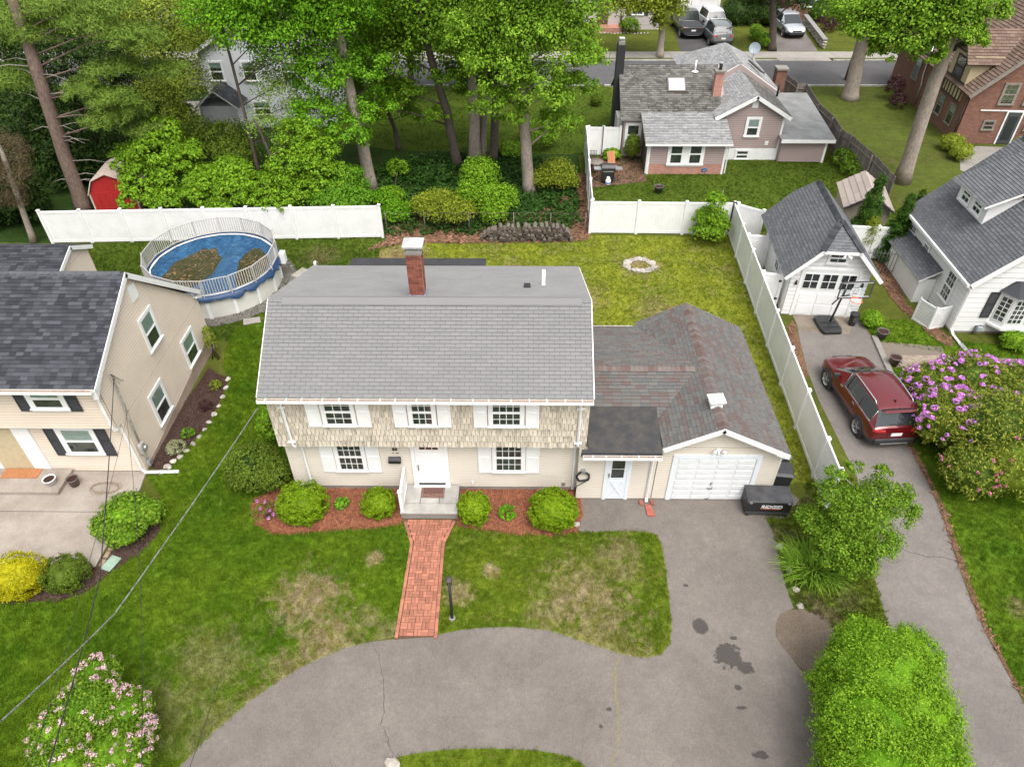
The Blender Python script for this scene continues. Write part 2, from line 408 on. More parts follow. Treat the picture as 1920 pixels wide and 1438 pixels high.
M_barkdark = bark_mat('dark_bark', (.05, .04, .033), (.13, .105, .088))
M_barkred = bark_mat('pine_bark', (.10, .068, .055), (.25, .18, .15))
M_cedar = plain('weathered_wood', (.20, .17, .15), .9, var=.25, dirt=.12, scale=5, fine=.1)
M_terra = plain('terracotta_brick', (.30, .085, .06), .85, var=.22, dirt=.1, scale=8)
M_steel = plain('dark_steel', (.06, .06, .065), .4, dirt=.08)
M_chrome = plain('bright_trim', (.62, .62, .63), .25, metal=.8)
def glass_mat(name='window_glass', tint=(.8, .85, .85), base=.16):
    b = NB(name); t = b.n('ShaderNodeBsdfTransparent'); b.set(t.inputs[0], tint); g = b.n('ShaderNodeBsdfGlossy'); g.inputs['Roughness'].default_value = .03
    fr = b.n('ShaderNodeLayerWeight'); mx = b.n('ShaderNodeMixShader')
    b.L(b.math('ADD', b.math('MULTIPLY', b.math('POWER', fr.outputs['Facing'], 3.), .5), base*.4, clamp=True), mx.inputs[0]); b.L(t.outputs[0], mx.inputs[1]); b.L(g.outputs[0], mx.inputs[2]); b.L(mx.outputs[0], b.out.inputs[0]); return b.m
M_glass = glass_mat()
S_grey = shingle_mat('grey_shingle', (.172, .171, .172), (.192, .19, .188), streak=.07)
S_char = shingle_mat('charcoal_shingle', (.026, .028, .034), (.042, .043, .051), (.072, .074, .086), streak=.1)
S_multi = shingle_mat('multicolour_shingle', (0.11, 0.0774, 0.0704), (0.125, 0.12, 0.114), (0.0915, 0.0942, 0.0942), streak=.10)
S_slate = shingle_mat('slate_shingle', (0.0945, 0.099, 0.108), (0.131, 0.135, 0.142), streak=.12)
S_slated = shingle_mat('dark_slate_shingle', (.026, .028, .032), (.055, .057, .064), streak=.1)
S_old = shingle_mat('mossy_shingle', (.085, .083, .076), (.175, .168, .155), streak=.25, lichen=.8)
S_pale = shingle_mat('pale_shingle', (0.202, 0.202, 0.205), (0.317, 0.317, 0.317), streak=.12)
S_tan = shingle_mat('tan_shed_roof', (0.296, 0.252, 0.222), (0.357, 0.307, 0.271), streak=.1)
S_brown = shingle_mat('brown_shingle', (.13, .085, .065), (.20, .14, .11), streak=.18)
def brick_mat(name, c1, c2, mortar, sc=1.):
    b = NB(name); n = b.n('ShaderNodeNewGeometry').outputs['Normal']
    # bricks laid in the wall plane whichever way the wall faces
    sx = b.n('ShaderNodeSeparateXYZ'); b.L(b.pos, sx.inputs[0]); sn = b.n('ShaderNodeSeparateXYZ'); b.L(n, sn.inputs[0])
    k = b.math('GREATER_THAN', b.math('ABSOLUTE', sn.outputs[0]), .7)
    u = b.math('ADD', b.math('MULTIPLY', k, sx.outputs[1]), b.math('MULTIPLY', b.math('SUBTRACT', 1., k), sx.outputs[0]))
    cv = b.n('ShaderNodeCombineXYZ'); b.L(u, cv.inputs[0]); b.L(sx.outputs[2], cv.inputs[1])
    t = b.n('ShaderNodeTexBrick'); b.L(cv.outputs[0], t.inputs['Vector']); t.inputs['Scale'].default_value = 1; t.inputs['Brick Width'].default_value = .21*sc; t.inputs['Row Height'].default_value = .072*sc
    t.inputs['Mortar Size'].default_value = .006; t.inputs['Bias'].default_value = 0
    b.set(t.inputs['Color1'], c1); b.set(t.inputs['Color2'], c2); b.set(t.inputs['Mortar'], mortar)
    col = b.val(t.outputs['Color'], b.noise(3, 4), .75, 1.25)
    MC[name] = b.bsdf(col, .9, 0, b.bump(t.outputs['Fac'], -.5, .01)); return MC[name]
B_red = brick_mat('red_brick_wall', (.215, .078, .046), (.125, .05, .035), (.24, .19, .16))
B_salmon = brick_mat('salmon_brick_wall', (.44, .19, .14), (.34, .14, .10), (.42, .36, .32))
# ---- ground
def soil_mat(name, c1, c2, c3, sc=1.):
    b = NB(name); col = b.ramp(b.noise(38*sc, 4, .8), (.3, c1), (.5, c2), (.72, c3)); col = b.val(col, b.noise(1.6, 4, .7), .7, 1.3)
    MC[name] = b.bsdf(col, .95, 0, b.bump(b.noise(50*sc, 3, .8), .9, .04), spec=.1); return MC[name]
G_mulch = soil_mat('red_mulch', (0.0924, 0.0297, 0.0165), (0.198, 0.066, 0.0363), (0.304, 0.125, 0.0726))
G_mulchd = soil_mat('dark_mulch', (0.0231, 0.0132, 0.0099), (0.0561, 0.0297, 0.0231), (0.106, 0.0594, 0.0462))
G_soil = soil_mat('bare_soil', (0.095, 0.0713, 0.0523), (0.171, 0.133, 0.102), (0.261, 0.219, 0.181))
G_leaf = soil_mat('leaf_litter', (0.0594, 0.033, 0.0231), (0.165, 0.0858, 0.0528), (0.277, 0.178, 0.119), .5)
G_gravel = soil_mat('pea_gravel', (0.0858, 0.0792, 0.0726), (0.172, 0.158, 0.145), (0.304, 0.284, 0.264), .8)
G_wood = grass_mat('woodland_floor', (0.0217, 0.0434, 0.00744), (0.031, 0.0651, 0.0112), (0.062, 0.0527, 0.0217), (0.0682, 0.0465, 0.0279), .55)
GR_front = grass_mat('front_turf', (0.0792, 0.138, 0.0077), (0.138, 0.189, 0.0143), (0.246, 0.216, 0.067), (0.372, 0.283, 0.193), .72,
    spots=((-6.1, 11.4, 1.0), (-5.3, 10.2, .9), (-4.9, 9.9, .7, .8), (-6.0, 9.2, .8, .85), (-4.4, 12.9, .28), (-6.9, 11.0, .5, .7), (-5.0, 8.9, .8, .7), (-8.3, 9.5, 1.1, .45), (-7.6, 7.9, .8, .5),
           (-1.75, 11.65, .42), (-.78, 12.5, .25), (1.9, 11.6, 1.2, .85), (2.3, 10.2, 1.2, .75), (.9, 10.9, .7, .6), (2.9, 12.6, .8, .6), (3.1, 9.4, .8, .7), (-.2, 9.9, .6, .6), (3.2, 13.3, .5, .6), (1.2, 9.4, 1.0, .6), (-3.5, 10.4, .45, .6)))
GR_left = grass_mat('lush_turf', (0.031, 0.0713, 0.00496), (0.0527, 0.102, 0.00744), (0.105, 0.118, 0.0248), dryness=.02)
GR_back = grass_mat('back_turf', (0.127, 0.171, 0.0132), (0.209, 0.237, 0.022), (.30, .235, .105), (.25, .17, .11), .82, spots=((-.4, 29.6, .6, .7), (5.9, 29.9, .9, .8), (-6.0, 30.5, 1.4), (3.0, 27.0, 1.0, .5), (7.6, 24.4, 1.2, .6), (8.8, 20, .8, .6), (6.3, 26, 1.1, .5)))
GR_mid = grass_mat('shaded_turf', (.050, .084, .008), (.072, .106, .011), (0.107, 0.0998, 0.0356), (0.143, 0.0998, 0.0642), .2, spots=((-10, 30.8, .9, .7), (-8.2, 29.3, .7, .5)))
GR_far = grass_mat('far_turf', (.070, .088, .012), (.10, .115, .018), (0.118, 0.0992, 0.0434), (0.149, 0.105, 0.0682), .5)
GR_weed = grass_mat('weedy_strip', (.078, .120, .012), (.125, .165, .02), (0.13, 0.112, 0.0496), (0.149, 0.112, 0.0744), .5, spots=((8.6, 11.0, .6), (8.4, 13.7, .5, .7), (9.6, 11.6, .5, .5), (9.2, 15, .6, .6)))
A_drive = asphalt_mat('driveway_asphalt', (.158, .138, .122), spots=((5.13, 10.68, .22, .25, .35), (5.72, 9.80, .40, .34, 1.1), (6.08, 9.48, .24, .18, .9), (5.98, 10.33, .10, .06, .8), (5.78, 8.92, .09, .07, .8),
    (5.75, 8.4, .15, .04, 1.0), (5.95, 7.25, .18, .10, 1.2), (6.3, 6.75, .10, .07, 1.), (6.7, 6.6, .08, .06, .8), (2.35, 8.33, .08, .05, .8), (2.1, 7.9, .06, .05, .8), (4.95, 12.0, .07, .05, .8)))
A_neigh = asphalt_mat('worn_asphalt', (.166, .148, .135))
A_dark = asphalt_mat('dark_asphalt', (0.072, 0.069, 0.069))
A_street = asphalt_mat('street_asphalt', (0.093, 0.09, 0.093))
M_walk = plain('sidewalk_concrete', (0.31, 0.285, 0.254), .9, dirt=.08, scale=.8, fine=.08, var=.06)
M_patio = plain('patio_concrete', (.315, .275, .235), .92, dirt=.08, scale=1.2, bump=.5, bscale=90, fine=.12, c2=(0.223, 0.186, 0.155))

# ================================================================ the ground
g = MB().add([(-260, -60, 0), (260, -60, 0), (260, 420, 0), (-260, 420, 0)], [(0, 1, 2, 3)]).build('ground', GR_far, kind='structure')
T_grass = tuft_mesh(MC['front_turf_blade'], 8); T_left = tuft_mesh(MC['lush_turf_blade'], 8); T_back = tuft_mesh(MC['back_turf_blade'], 8)
T_mid = tuft_mesh(MC['shaded_turf_blade'], 8, .07); T_weed = tuft_mesh(MC['weedy_strip_blade'], 9, .10, .012)
def chip_mesh(mat, n=7, l=.035, w=.01, seed=5):
    r = random.Random(seed); mb = MB()
    for i in range(n):
        x, y, a, t = r.uniform(-.09, .09), r.uniform(-.09, .09), r.uniform(0, 6.28), r.uniform(-.3, .3); c, s_ = cos(a), sin(a); q = l*r.uniform(.5, 1.3); z = r.uniform(.004, .02)
        mb.add([(x+c*q-s_*w, y+s_*q+c*w, z+q*t), (x+c*q+s_*w, y+s_*q-c*w, z+q*t+.003), (x-c*q+s_*w, y-s_*q-c*w, z-q*t), (x-c*q-s_*w, y-s_*q+c*w, z-q*t+.004)], [(0, 1, 2, 3)])
    return mb.mesh('chip', mat)
def lawn(name, pts, mat, tm, dens, z=.004, sm=(.6, 1.5), seed=1):
    o = sheet(name, pts, z, mat)
    if dens: scatter(o, tm, dens, *sm, seed=seed)
    return o
M_chip = plain('wood_chip', (.25, .09, .045), .9, var=.45, dirt=.1); M_chipd = plain('dark_chip', (.07, .04, .03), .9, var=.5)
M_leafl = plain('fallen_leaf', (.20, .105, .06), .9, var=.5); M_stone = plain('gravel_stone', (.22, .20, .185), .9, var=.5)
# driveway loop, with an apron running out to the street in front
PL = GP((742, 1194))[0]
drive_px = [(820, 1190), (860, 1181), (910, 1176), (965, 1175), (1030, 1181), (1095, 1203), (1165, 1226), (1210, 1233), (1240, 1226), (1256, 1205), (1259, 1170), (1254, 1120), (1247, 1060),
    (1240, 1022), (1232, 1003), (1215, 997), (1160, 995), (1094, 998), (1078, 990), (1082, 950)]
drive = GP(*drive_px)+[(2.0, 15.34), (8.3, 15.30)]+GP((1470, 915), (1498, 935), (1500, 945), (1482, 950), (1478, 972), (1436, 972), (1446, 990), (1455, 1020), (1464, 1060), (1474, 1100), (1488, 1140), (1464, 1150), (1454, 1192), (1490, 1240), (1516, 1275), (1535, 1320), (1545, 1370), (1568, 1438), (1590, 1500))+[(7.6, 3.5), (9.2, -2), (-12, -2)]+GP((190, 1580), (335, 1438), (400, 1372), (480, 1304), (560, 1252), (640, 1217), (690, 1203))
sheet('driveway', drive, .006, A_drive)
isl = smooth_poly(GP((735, 1425), (780, 1412), (860, 1404), (960, 1404), (1040, 1412), (1090, 1430), (1115, 1470), (1080, 1540), (960, 1580), (820, 1560), (745, 1500), (722, 1450)), 3)
lawn('island_lawn', isl, GR_front, T_grass, 260, .012)
lawn('front_lawn', GP((758, 985), (775, 1022), (767, 1040), (742, 1193), (690, 1203), (640, 1217), (560, 1252), (480, 1304), (400, 1372), (335, 1438), (190, 1580))+[(-9, 3), (-24, 3), (-24, 11)]+GP((0, 1131), (60, 1128), (120, 1124), (165, 1108), (205, 1075), (240, 1052), (275, 1025), (300, 995), (308, 955), (302, 930))+
     GP((275, 890), (300, 893), (325, 872), (350, 845), (385, 805), (412, 765), (428, 725), (430, 708), (418, 690))+[(-12.3, 23.8), (-12.3, 24.6), (-11.2, 25.3), (-10.7, 26.2), (-9.6, 24.2), (-7.5, 23.2), (-7.5, 16.2)]+GP((540, 908), (478, 935), (472, 962), (484, 985), (515, 1001), (575, 998), (640, 992), (700, 990)),
     NB and grass_mat('side_turf', (0.066, 0.134, 0.0066), (0.116, 0.185, 0.011), (0.236, 0.207, 0.0642), (0.356, 0.271, 0.185), .08,
     spots=((-6.1, 11.4, 1.0), (-5.3, 10.2, .9), (-4.9, 9.9, .7, .8), (-6.0, 9.2, .8, .85), (-4.4, 12.9, .28), (-5.0, 8.9, .8, .7), (-8.3, 9.5, 1.1, .5), (-7.6, 7.9, .8, .5), (-3.6, 10.4, .45, .6), (-6.6, 8.4, .6, .7), (-8.9, 8.2, 1.0, .4), (-4.2, 10.9, .4, .6))),
     tuft_mesh(MC['side_turf_blade'], 8), 300, sm=(.6, 1.7))
lawn('middle_lawn', GP((833, 1022), (855, 985), (900, 990), (960, 999), (1040, 1001), (1075, 1000), (1094, 998), (1160, 995), (1215, 997), (1232, 1003), (1240, 1022), (1247, 1060), (1254, 1120), (1259, 1170), (1256, 1205), (1240, 1226), (1210, 1233), (1165, 1226), (1095, 1203), (1030, 1181), (965, 1175), (910, 1176), (860, 1181), (820, 1190)), GR_front, T_grass, 300, sm=(.6, 1.6))
lawn('back_lawn', GP((705, 505), (712, 470), (760, 456), (840, 455), (900, 455), (1075, 452), (1105, 442), (1368, 445), (1440, 640), (1538, 905), (1500, 905))+[(8.5, 15.9), (8.5, 21.2), (4.4, 21.2), (2.2, 21.6), (2.2, 22.4), (-6.6, 22.6)], GR_back, T_back, 130, sm=(.6, 1.5))
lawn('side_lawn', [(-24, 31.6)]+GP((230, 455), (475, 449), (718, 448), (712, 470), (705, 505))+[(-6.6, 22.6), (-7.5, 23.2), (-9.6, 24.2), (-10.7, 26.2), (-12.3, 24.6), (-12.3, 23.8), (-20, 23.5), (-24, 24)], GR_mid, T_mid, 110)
lawn('strip_lawn', GP((1436, 972), (1490, 952), (1512, 930), (1500, 905), (1538, 905), (1590, 890), (1640, 965), (1640, 1085), (1665, 1172), (1750, 1438), (1800, 1560), (1600, 1500), (1568, 1438), (1552, 1370), (1560, 1300), (1565, 1240), (1570, 1195), (1545, 1158), (1500, 1142), (1488, 1138), (1474, 1100), (1464, 1060), (1455, 1020), (1446, 990)), GR_weed, T_weed, 160)
sheet('soil_patch', smooth_poly(GP((1462, 1152), (1500, 1142), (1545, 1157), (1575, 1195), (1570, 1240), (1562, 1330), (1538, 1310), (1510, 1262), (1480, 1228), (1455, 1192)), 2), .012, G_soil)
ndrive = GP((1493, 604), (1500, 640), (1512, 690), (1535, 750), (1575, 830), (1620, 920), (1645, 1000), (1640, 1085), (1665, 1172), (1750, 1438), (1800, 1560))+[(14, 3), (16, -2), (30, -2), (19.5, 5.5)]+GP((1985, 1438), (1920, 1318), (1850, 1190), (1800, 1070), (1762, 950), (1722, 870), (1703, 830), (1690, 760), (1660, 690), (1640, 640), (1612, 600))
sheet('neighbour_driveway', ndrive, .006, A_neigh)
sheet('garage_apron', GP((1484, 588), (1604, 596), (1592, 627), (1500, 621)), .012, plain('old_concrete', (0.205, 0.167, 0.13), .9, dirt=.15, scale=1.5, fine=.12, bump=.4), thick=.01)
lawn('right_lawn', GP((1703, 830), (1722, 870), (1762, 950), (1800, 1070), (1850, 1190), (1920, 1318), (1985, 1438))+[(19.5, 5.5), (40, 5.5), (40, 23)]+GP((1920, 694), (1770, 692), (1690, 690), (1660, 690), (1690, 760)),
     grass_mat('right_turf', (0.0616, 0.127, 0.0066), (0.101, 0.165, 0.011), (0.136, 0.123, 0.0341), (0.245, 0.177, 0.116), .1, spots=((15.1, 10.2, .75), (15.7, 9.2, .6), (14.4, 11.3, .4, .7), (16.4, 8.4, .6))), tuft_mesh(MC['right_turf_blade'], 8), 200)
lawn('neighbour_lawn', GP((1612, 600), (1700, 600), (1790, 640), (1920, 650), (1920, 674), (1770, 664), (1650, 642), (1630, 620)), MC['right_turf'], tuft_mesh(MC['right_turf_blade'], 8, seed=8), 120)
# beds
bedl = GP((478, 935), (472, 962), (484, 985), (515, 1001), (575, 998), (640, 992), (700, 990), (750, 981), (757, 968), (757, 955))+[(-3.74, 15.66), (-7.9, 15.72)]
bedr = GP((857, 965), (860, 985), (900, 992), (960, 1001), (1040, 1003), (1078, 997), (1092, 970), (1088, 945))+[(2.02, 15.66), (-1.93, 15.66)]
for nm, p in (('mulch_bed', bedl), ('mulch_bed', bedr)):
    o = sheet(nm, p, .016, G_mulch); scatter(o, chip_mesh(M_chip), 260, .6, 1.3, 3, .2)
o = sheet('mulch_bed', GP((0, 1131), (60, 1128), (120, 1124), (165, 1108), (205, 1075), (240, 1052), (275, 1025), (300, 995), (308, 955), (290, 938), (180, 1064), (130, 1062), (0, 1062)), .016, G_mulchd); scatter(o, chip_mesh(M_chipd), 200, .6, 1.2, 3, .2)
o = sheet('mulch_bed', GP((296, 888), (325, 868), (350, 842), (385, 800), (408, 762), (424, 722), (426, 708), (405, 700), (392, 690), (330, 780), (285, 872)), .016, G_mulchd); scatter(o, chip_mesh(M_chipd, seed=9), 200, .6, 1.2, 4, .2)
ring = [(-14.1+3.45*cos(a*2*pi/48), 28.2+3.45*sin(a*2*pi/48)) for a in range(48)]
o = sheet('gravel_ring', ring, .02, G_gravel); scatter(o, chip_mesh(M_stone, 8, .015, .012), 260, .7, 1.4, 5, .3)
for pp__ in ([(1640, 492), (1650, 478), (1672, 500), (1690, 545), (1700, 572), (1730, 595), (1765, 622), (1790, 642), (1778, 650), (1740, 628), (1720, 602), (1688, 580), (1655, 535)], [(1701, 828), (1708, 827), (1730, 870), (1770, 950), (1808, 1060), (1853, 1180), (1922, 1310), (1922, 1318), (1850, 1190), (1800, 1070), (1762, 955), (1722, 872)], [(1478, 612), (1490, 608), (1500, 650), (1514, 705), (1500, 706), (1484, 660)]):
    o = sheet('leaf_strip', smooth_poly(GP(*pp__), 2), .026, G_leaf); scatter(o, chip_mesh(M_leafl, 5, .04, .022, 6), 60, .6, 1.3, 8, .4)
# leaf litter by the woodpile, woodland floor behind
lawn('woodland_floor', [(-60, 33.2), (-24, 32.0), (-7.1, 32.8), (-6.6, 31.0), (3.6, 32.4), (3.7, 43.3), (6, 43.3), (6, 56.4), (-60, 56.4)], G_wood, None, 0, .003)
M_ivy = leaf_mat('ivy_leaf', (.018, .05, .008), (.035, .09, .014), (.06, .13, .02))
def ivy_mesh(mat, seed=2, n=8, h=.2):
    r = random.Random(seed); mb = MB()
    for i in range(n):
        x, y, z, a = r.uniform(-.2, .2), r.uniform(-.2, .2), r.uniform(.03, h), r.uniform(0, 6.28); s_ = r.uniform(.05, .1); c, q = cos(a)*s_, sin(a)*s_; t = r.uniform(-.05, .05)
        mb.add([(x-c, y-q, z-t), (x+q*.6, y-c*.6, z+.01), (x+c, y+q, z+t), (x-q*.6, y+c*.6, z+.02)], [(0, 1, 2, 3)])
    return mb.mesh('ivy_tuft', mat)
iv = sheet('ivy_ground_cover', smooth_poly([(-9.5, 33.4), (-4, 33.0), (2.5, 33.6), (3.2, 37), (2.6, 42), (-3, 43.6), (-8, 42), (-10, 38)], 4), .02, G_wood, kind='stuff'); scatter(iv, ivy_mesh(M_ivy), 22, .7, 1.5, 3, .5)
tag(iv, 'dark green ivy ground cover under the tall trees behind the woodpile', 'ground cover')
lf = sheet('leaf_litter', smooth_poly(GP((690, 470), (725, 450), (720, 425), (800, 412), (900, 405), (1000, 400), (1050, 360), (1075, 330), (1098, 330), (1103, 370), (1106, 442), (1075, 453), (960, 456), (840, 457), (750, 458)), 3), .024, G_leaf, kind='stuff'); scatter(lf, chip_mesh(M_leafl, 6, .05, .03, 6), 60, .7, 1.5, 6, .4)
tag(lf, 'brown fallen leaves along the back of the yard around the woodpile', 'fallen leaves')
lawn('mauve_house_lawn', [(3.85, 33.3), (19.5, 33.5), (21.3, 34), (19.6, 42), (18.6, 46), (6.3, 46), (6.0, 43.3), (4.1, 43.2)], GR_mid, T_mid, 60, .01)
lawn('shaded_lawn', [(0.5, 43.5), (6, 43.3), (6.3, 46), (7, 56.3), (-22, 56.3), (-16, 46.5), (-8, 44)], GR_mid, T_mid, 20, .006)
lawn('brick_house_lawn', [(21.4, 33.8), (34, 33.5), (34, 56.5), (19.5, 57.2), (20.5, 46)], grass_mat('leafy_turf', (.060, .082, .012), (.085, .108, .018), (0.124, 0.0992, 0.0434), (0.155, 0.093, 0.0558), .75), None, 0, .006)
# street, kerbs, pavements
sheet('street', [(-90, 57.0), (-10, 56.6), (10, 56.6), (60, 57.6), (110, 58.2), (110, 63.4), (60, 62.9), (-10, 62.7), (-90, 62.6)], .008, A_street)
kerb = MB()
for x0, x1 in ((-90, 13.6), (18.4, 21.6), (26.2, 33), (36, 90)): kerb.box((x0, 62.75, 0), (x1, 62.9, .13))
kerb.build('kerb', plain('kerb_stone', (.42, .40, .37), .9, dirt=.15, scale=2), kind='structure')
nk = MB()
for x0, x1 in ((-90, -40), (-36, 5), (6.5, 60)): nk.box((x0, 56.35, 0), (x1, 56.5, .12))
nk.build('kerb', MC['kerb_stone'], kind='structure')
sheet('sidewalk', [(-90, 63.5), (90, 63.5), (90, 65.3), (-90, 65.3)], .05, M_walk, thick=.05)
jt = bpy.data.objects['sidewalk']
for i, (x0, x1) in enumerate([(-12+1.55*k+.01, -12+1.55*(k+1)-.01) for k in range(30)]):
    m = MB().box((x0, 63.51, .05), (x1, 65.29, .058+.006*RND.random())).build('paving_slab', M_walk, jt)
for x0, x1 in ((13.7, 18.3), (21.7, 26.1)):
    MB().box((x0, 62.72, 0), (x1, 63.5, .048)).build('driveway_apron', M_walk, kind='structure')
lawn('verge', [(-60, 62.9), (13.6, 62.9), (13.6, 63.5), (-60, 63.5)], GR_far, None, 0, .06)
lawn('verge', [(18.4, 62.9), (21.6, 62.9), (21.6, 63.5), (18.4, 63.5)], GR_far, None, 0, .06)
lawn('verge', [(26.2, 62.9), (60, 62.9), (60, 63.5), (26.2, 63.5)], GR_far, None, 0, .06)
sheet('far_driveway', GP((1262, 40), (1275, 97), (1364, 97), (1350, 40), (1345, 20), (1280, 20)), .01, A_dark)
sheet('far_driveway', GP((1440, 20), (1452, 60), (1455, 97), (1534, 97), (1505, 55), (1490, 20)), .01, A_neigh)
# hills beyond the last houses close the view
hb = MB(); n = 60
for i in range(n+1):
    x = -260+520*i/n; h1 = 9+4*sin(i*.7)+3*sin(i*1.9)
    hb.v += [(x, 130, -.5), (x, 190, h1), (x, 380, h1*1.6)]
for i in range(n):
    for k in range(2): hb.f.append((3*i+k, 3*i+3+k, 3*i+4+k, 3*i+1+k)); hb.m.append(0); hb.sm.append(True)
hb.build('hill', G_wood, kind='structure')

# asphalt cracks filled with dry weed: thin irregular strips let into the drive
def crack(pts_px, w, mat, z=.009, n=5, amp=.02, name='crack'):
    P = GP(*pts_px); out = []
    for i in range(len(P)-1):
        for j in range(n):
            t = j/n; out.append((P[i][0]+(P[i+1][0]-P[i][0])*t+RND.gauss(0, amp), P[i][1]+(P[i+1][1]-P[i][1])*t+RND.gauss(0, amp*.4)))
    out.append(P[-1]); mb = MB()
    for (a, b) in zip(out, out[1:]):
        ww = w*RND.uniform(.4, 1.3); mb.add([(a[0]-ww, a[1], z), (a[0]+ww, a[1], z), (b[0]+ww, b[1], z), (b[0]-ww, b[1], z)], [(0, 1, 2, 3)])
    mb.build(name, mat, bpy.data.objects['driveway'])
M_crack = plain('crack_dirt', (.06, .05, .045), 1.); M_crackw = plain('crack_weed', (.22, .19, .08), 1., dirt=.2, scale=20)
crack([(700, 1206), (712, 1240), (718, 1280), (719, 1330), (715, 1357), (726, 1385), (736, 1420)], .009, M_crack)
crack([(1163, 1230), (1155, 1250), (1153, 1290), (1158, 1330), (1160, 1370), (1157, 1400), (1146, 1438)], .022, M_crackw, amp=.025)
crack([(1262, 1171), (1290, 1174), (1320, 1180)], .006, M_crack)
crack([(1550, 1400), (1556, 1425), (1562, 1450)], .008, M_crack)
def hcrack(parent, pts_px, w, z=.009):
    P = GP(*pts_px); mb = MB()
    for (a, b) in zip(P, P[1:]):
        for j in range(4):
            p = [a[0]+(b[0]-a[0])*j/4, a[1]+(b[1]-a[1])*j/4+RND.gauss(0, .01)]; q = [a[0]+(b[0]-a[0])*(j+1)/4, a[1]+(b[1]-a[1])*(j+1)/4+RND.gauss(0, .01)]
            mb.add([(p[0], p[1]-w, z), (q[0], q[1]-w, z), (q[0], q[1]+w, z), (p[0], p[1]+w, z)], [(0, 1, 2, 3)])
    mb.build('crack', M_crack, parent)
hcrack(bpy.data.objects['neighbour_driveway'], [(1680, 1026), (1710, 1036), (1735, 1043), (1770, 1045), (1800, 1052)], .012)
# ================================================================ shared building parts
Zv = Vector((0, 0, 1)); Xv = Vector((1, 0, 0)); Yv = Vector((0, 1, 0))
def window(root, C, U, w, h, cols=1, rows=1, trim=.11, blind=.45, blindmat=None, frame=None, sash=None, mull=1, N=None, label=None, muntin=None, name='window'):
    """double-hung window(s) standing proud of a wall: C = middle of the sill line on the wall, U = rightwards seen from outside"""
    U = Vector(U).normalized(); N = N or U.cross(Zv); frame = frame or M_white; sash = sash or M_white; C = Vector(C); muntin = muntin or sash
    f = MB(); W2 = w/2
    f.obox(C, U, Zv, N, (-W2-trim, W2+trim), (-trim, 0), (.012, .055)); f.obox(C, U, Zv, N, (-W2-trim, W2+trim), (h, h+trim), (.012, .055))
    f.obox(C, U, Zv, N, (-W2-trim, -W2), (0, h), (.012, .052)); f.obox(C, U, Zv, N, (W2, W2+trim), (0, h), (.012, .052))
    fo = f.build(name, frame, root, label=label)
    sl = MB(); sl.obox(C, U, Zv, N, (-W2-trim-.03, W2+trim+.03), (-.05-trim*.1, -.012), (.056, .10)); sl.build('sill', frame, fo)
    ww = w/mull
    for k in range(mull):
        x0 = -W2+ww*k+(.05 if k else 0); x1 = -W2+ww*(k+1)-(.05 if k < mull-1 else 0)
        if mull > 1 and k: MB().obox(C, U, Zv, N, (-W2+ww*k-.05, -W2+ww*k+.05), (0, h), (.012, .053)).build('mullion', frame, fo)
        MB().obox(C, U, Zv, N, (x0, x1), (0, h), (.008, .011)).build('interior', M_inter, fo)
        if blind > 0: MB().obox(C, U, Zv, N, (x0+.02, x1-.02), (h*(1-blind), h-.02), (.014, .018)).build('blind', blindmat or M_blind, fo)
        s = MB(); t = .04
        for (a, b) in ((0, h*.5), (h*.5, h)):
            n0, n1 = ((.030, .048) if a == 0 else (.022, .040))
            s.obox(C, U, Zv, N, (x0, x0+t), (a, b), (n0, n1)); s.obox(C, U, Zv, N, (x1-t, x1), (a, b), (n0, n1))
            s.obox(C, U, Zv, N, (x0+t, x1-t), (a, a+t), (n0, n1)); s.obox(C, U, Zv, N, (x0+t, x1-t), (b-t, b), (n0, n1))
        s.build('sash', sash, fo)
        if cols > 1 or rows > 1:
            m = MB(); g = .011
            for (a, b) in ((t, h*.5-t), (h*.5+t, h-t)):
                n0, n1 = (.034, .046) if a < h*.4 else (.026, .0385)
                for c in range(1, cols): xx = x0+t+(x1-x0-2*t)*c/cols; m.obox(C, U, Zv, N, (xx-g, xx+g), (a, b), (n0, n1))
                for c in range(1, rows): zz = a+(b-a)*c/rows; m.obox(C, U, Zv, N, (x0+t, x1-t), (zz-g, zz+g), (n0, n1-.001))
            m.build('muntins', muntin, fo)
        for (a, b, nn) in ((t, h*.5-t, .038), (h*.5+t, h-t, .030)):
            MB().obox(C, U, Zv, N, (x0+t, x1-t), (a, b), (nn, nn+.003)).build('pane', M_glass, fo)
    return fo
def shutter(root, C, U, w, h, mat, louvre=False, label=None):
    U = Vector(U).normalized(); N = U.cross(Zv); C = Vector(C); s = MB(); t = .05
    s.obox(C, U, Zv, N, (-w/2, w/2), (0, h), (.012, .03))
    s.obox(C, U, Zv, N, (-w/2, -w/2+t), (0, h), (.031, .044)); s.obox(C, U, Zv, N, (w/2-t, w/2), (0, h), (.031, .044))
    for a in (0, h*.5-t/2, h-t): s.obox(C, U, Zv, N, (-w/2+t, w/2-t), (a, a+t), (.031, .044))
    if louvre:
        z = t+.02
        while z < h-t-.03:
            if abs(z-h*.5) > t: s.obox(C+Zv*z, U, (Zv*.8-N*.5).normalized(), N, (-w/2+t, w/2-t), (0, .03), (.034, .040))
            z += .05
    return s.build('shutter', mat, root, label=label)
def downspout(root, pts, mat=None, w=.07, name='downspout'):
    m = MB(); m.tube(pts, w*.62, 4, smooth=False); return m.build(name, mat or M_wpaint, root)
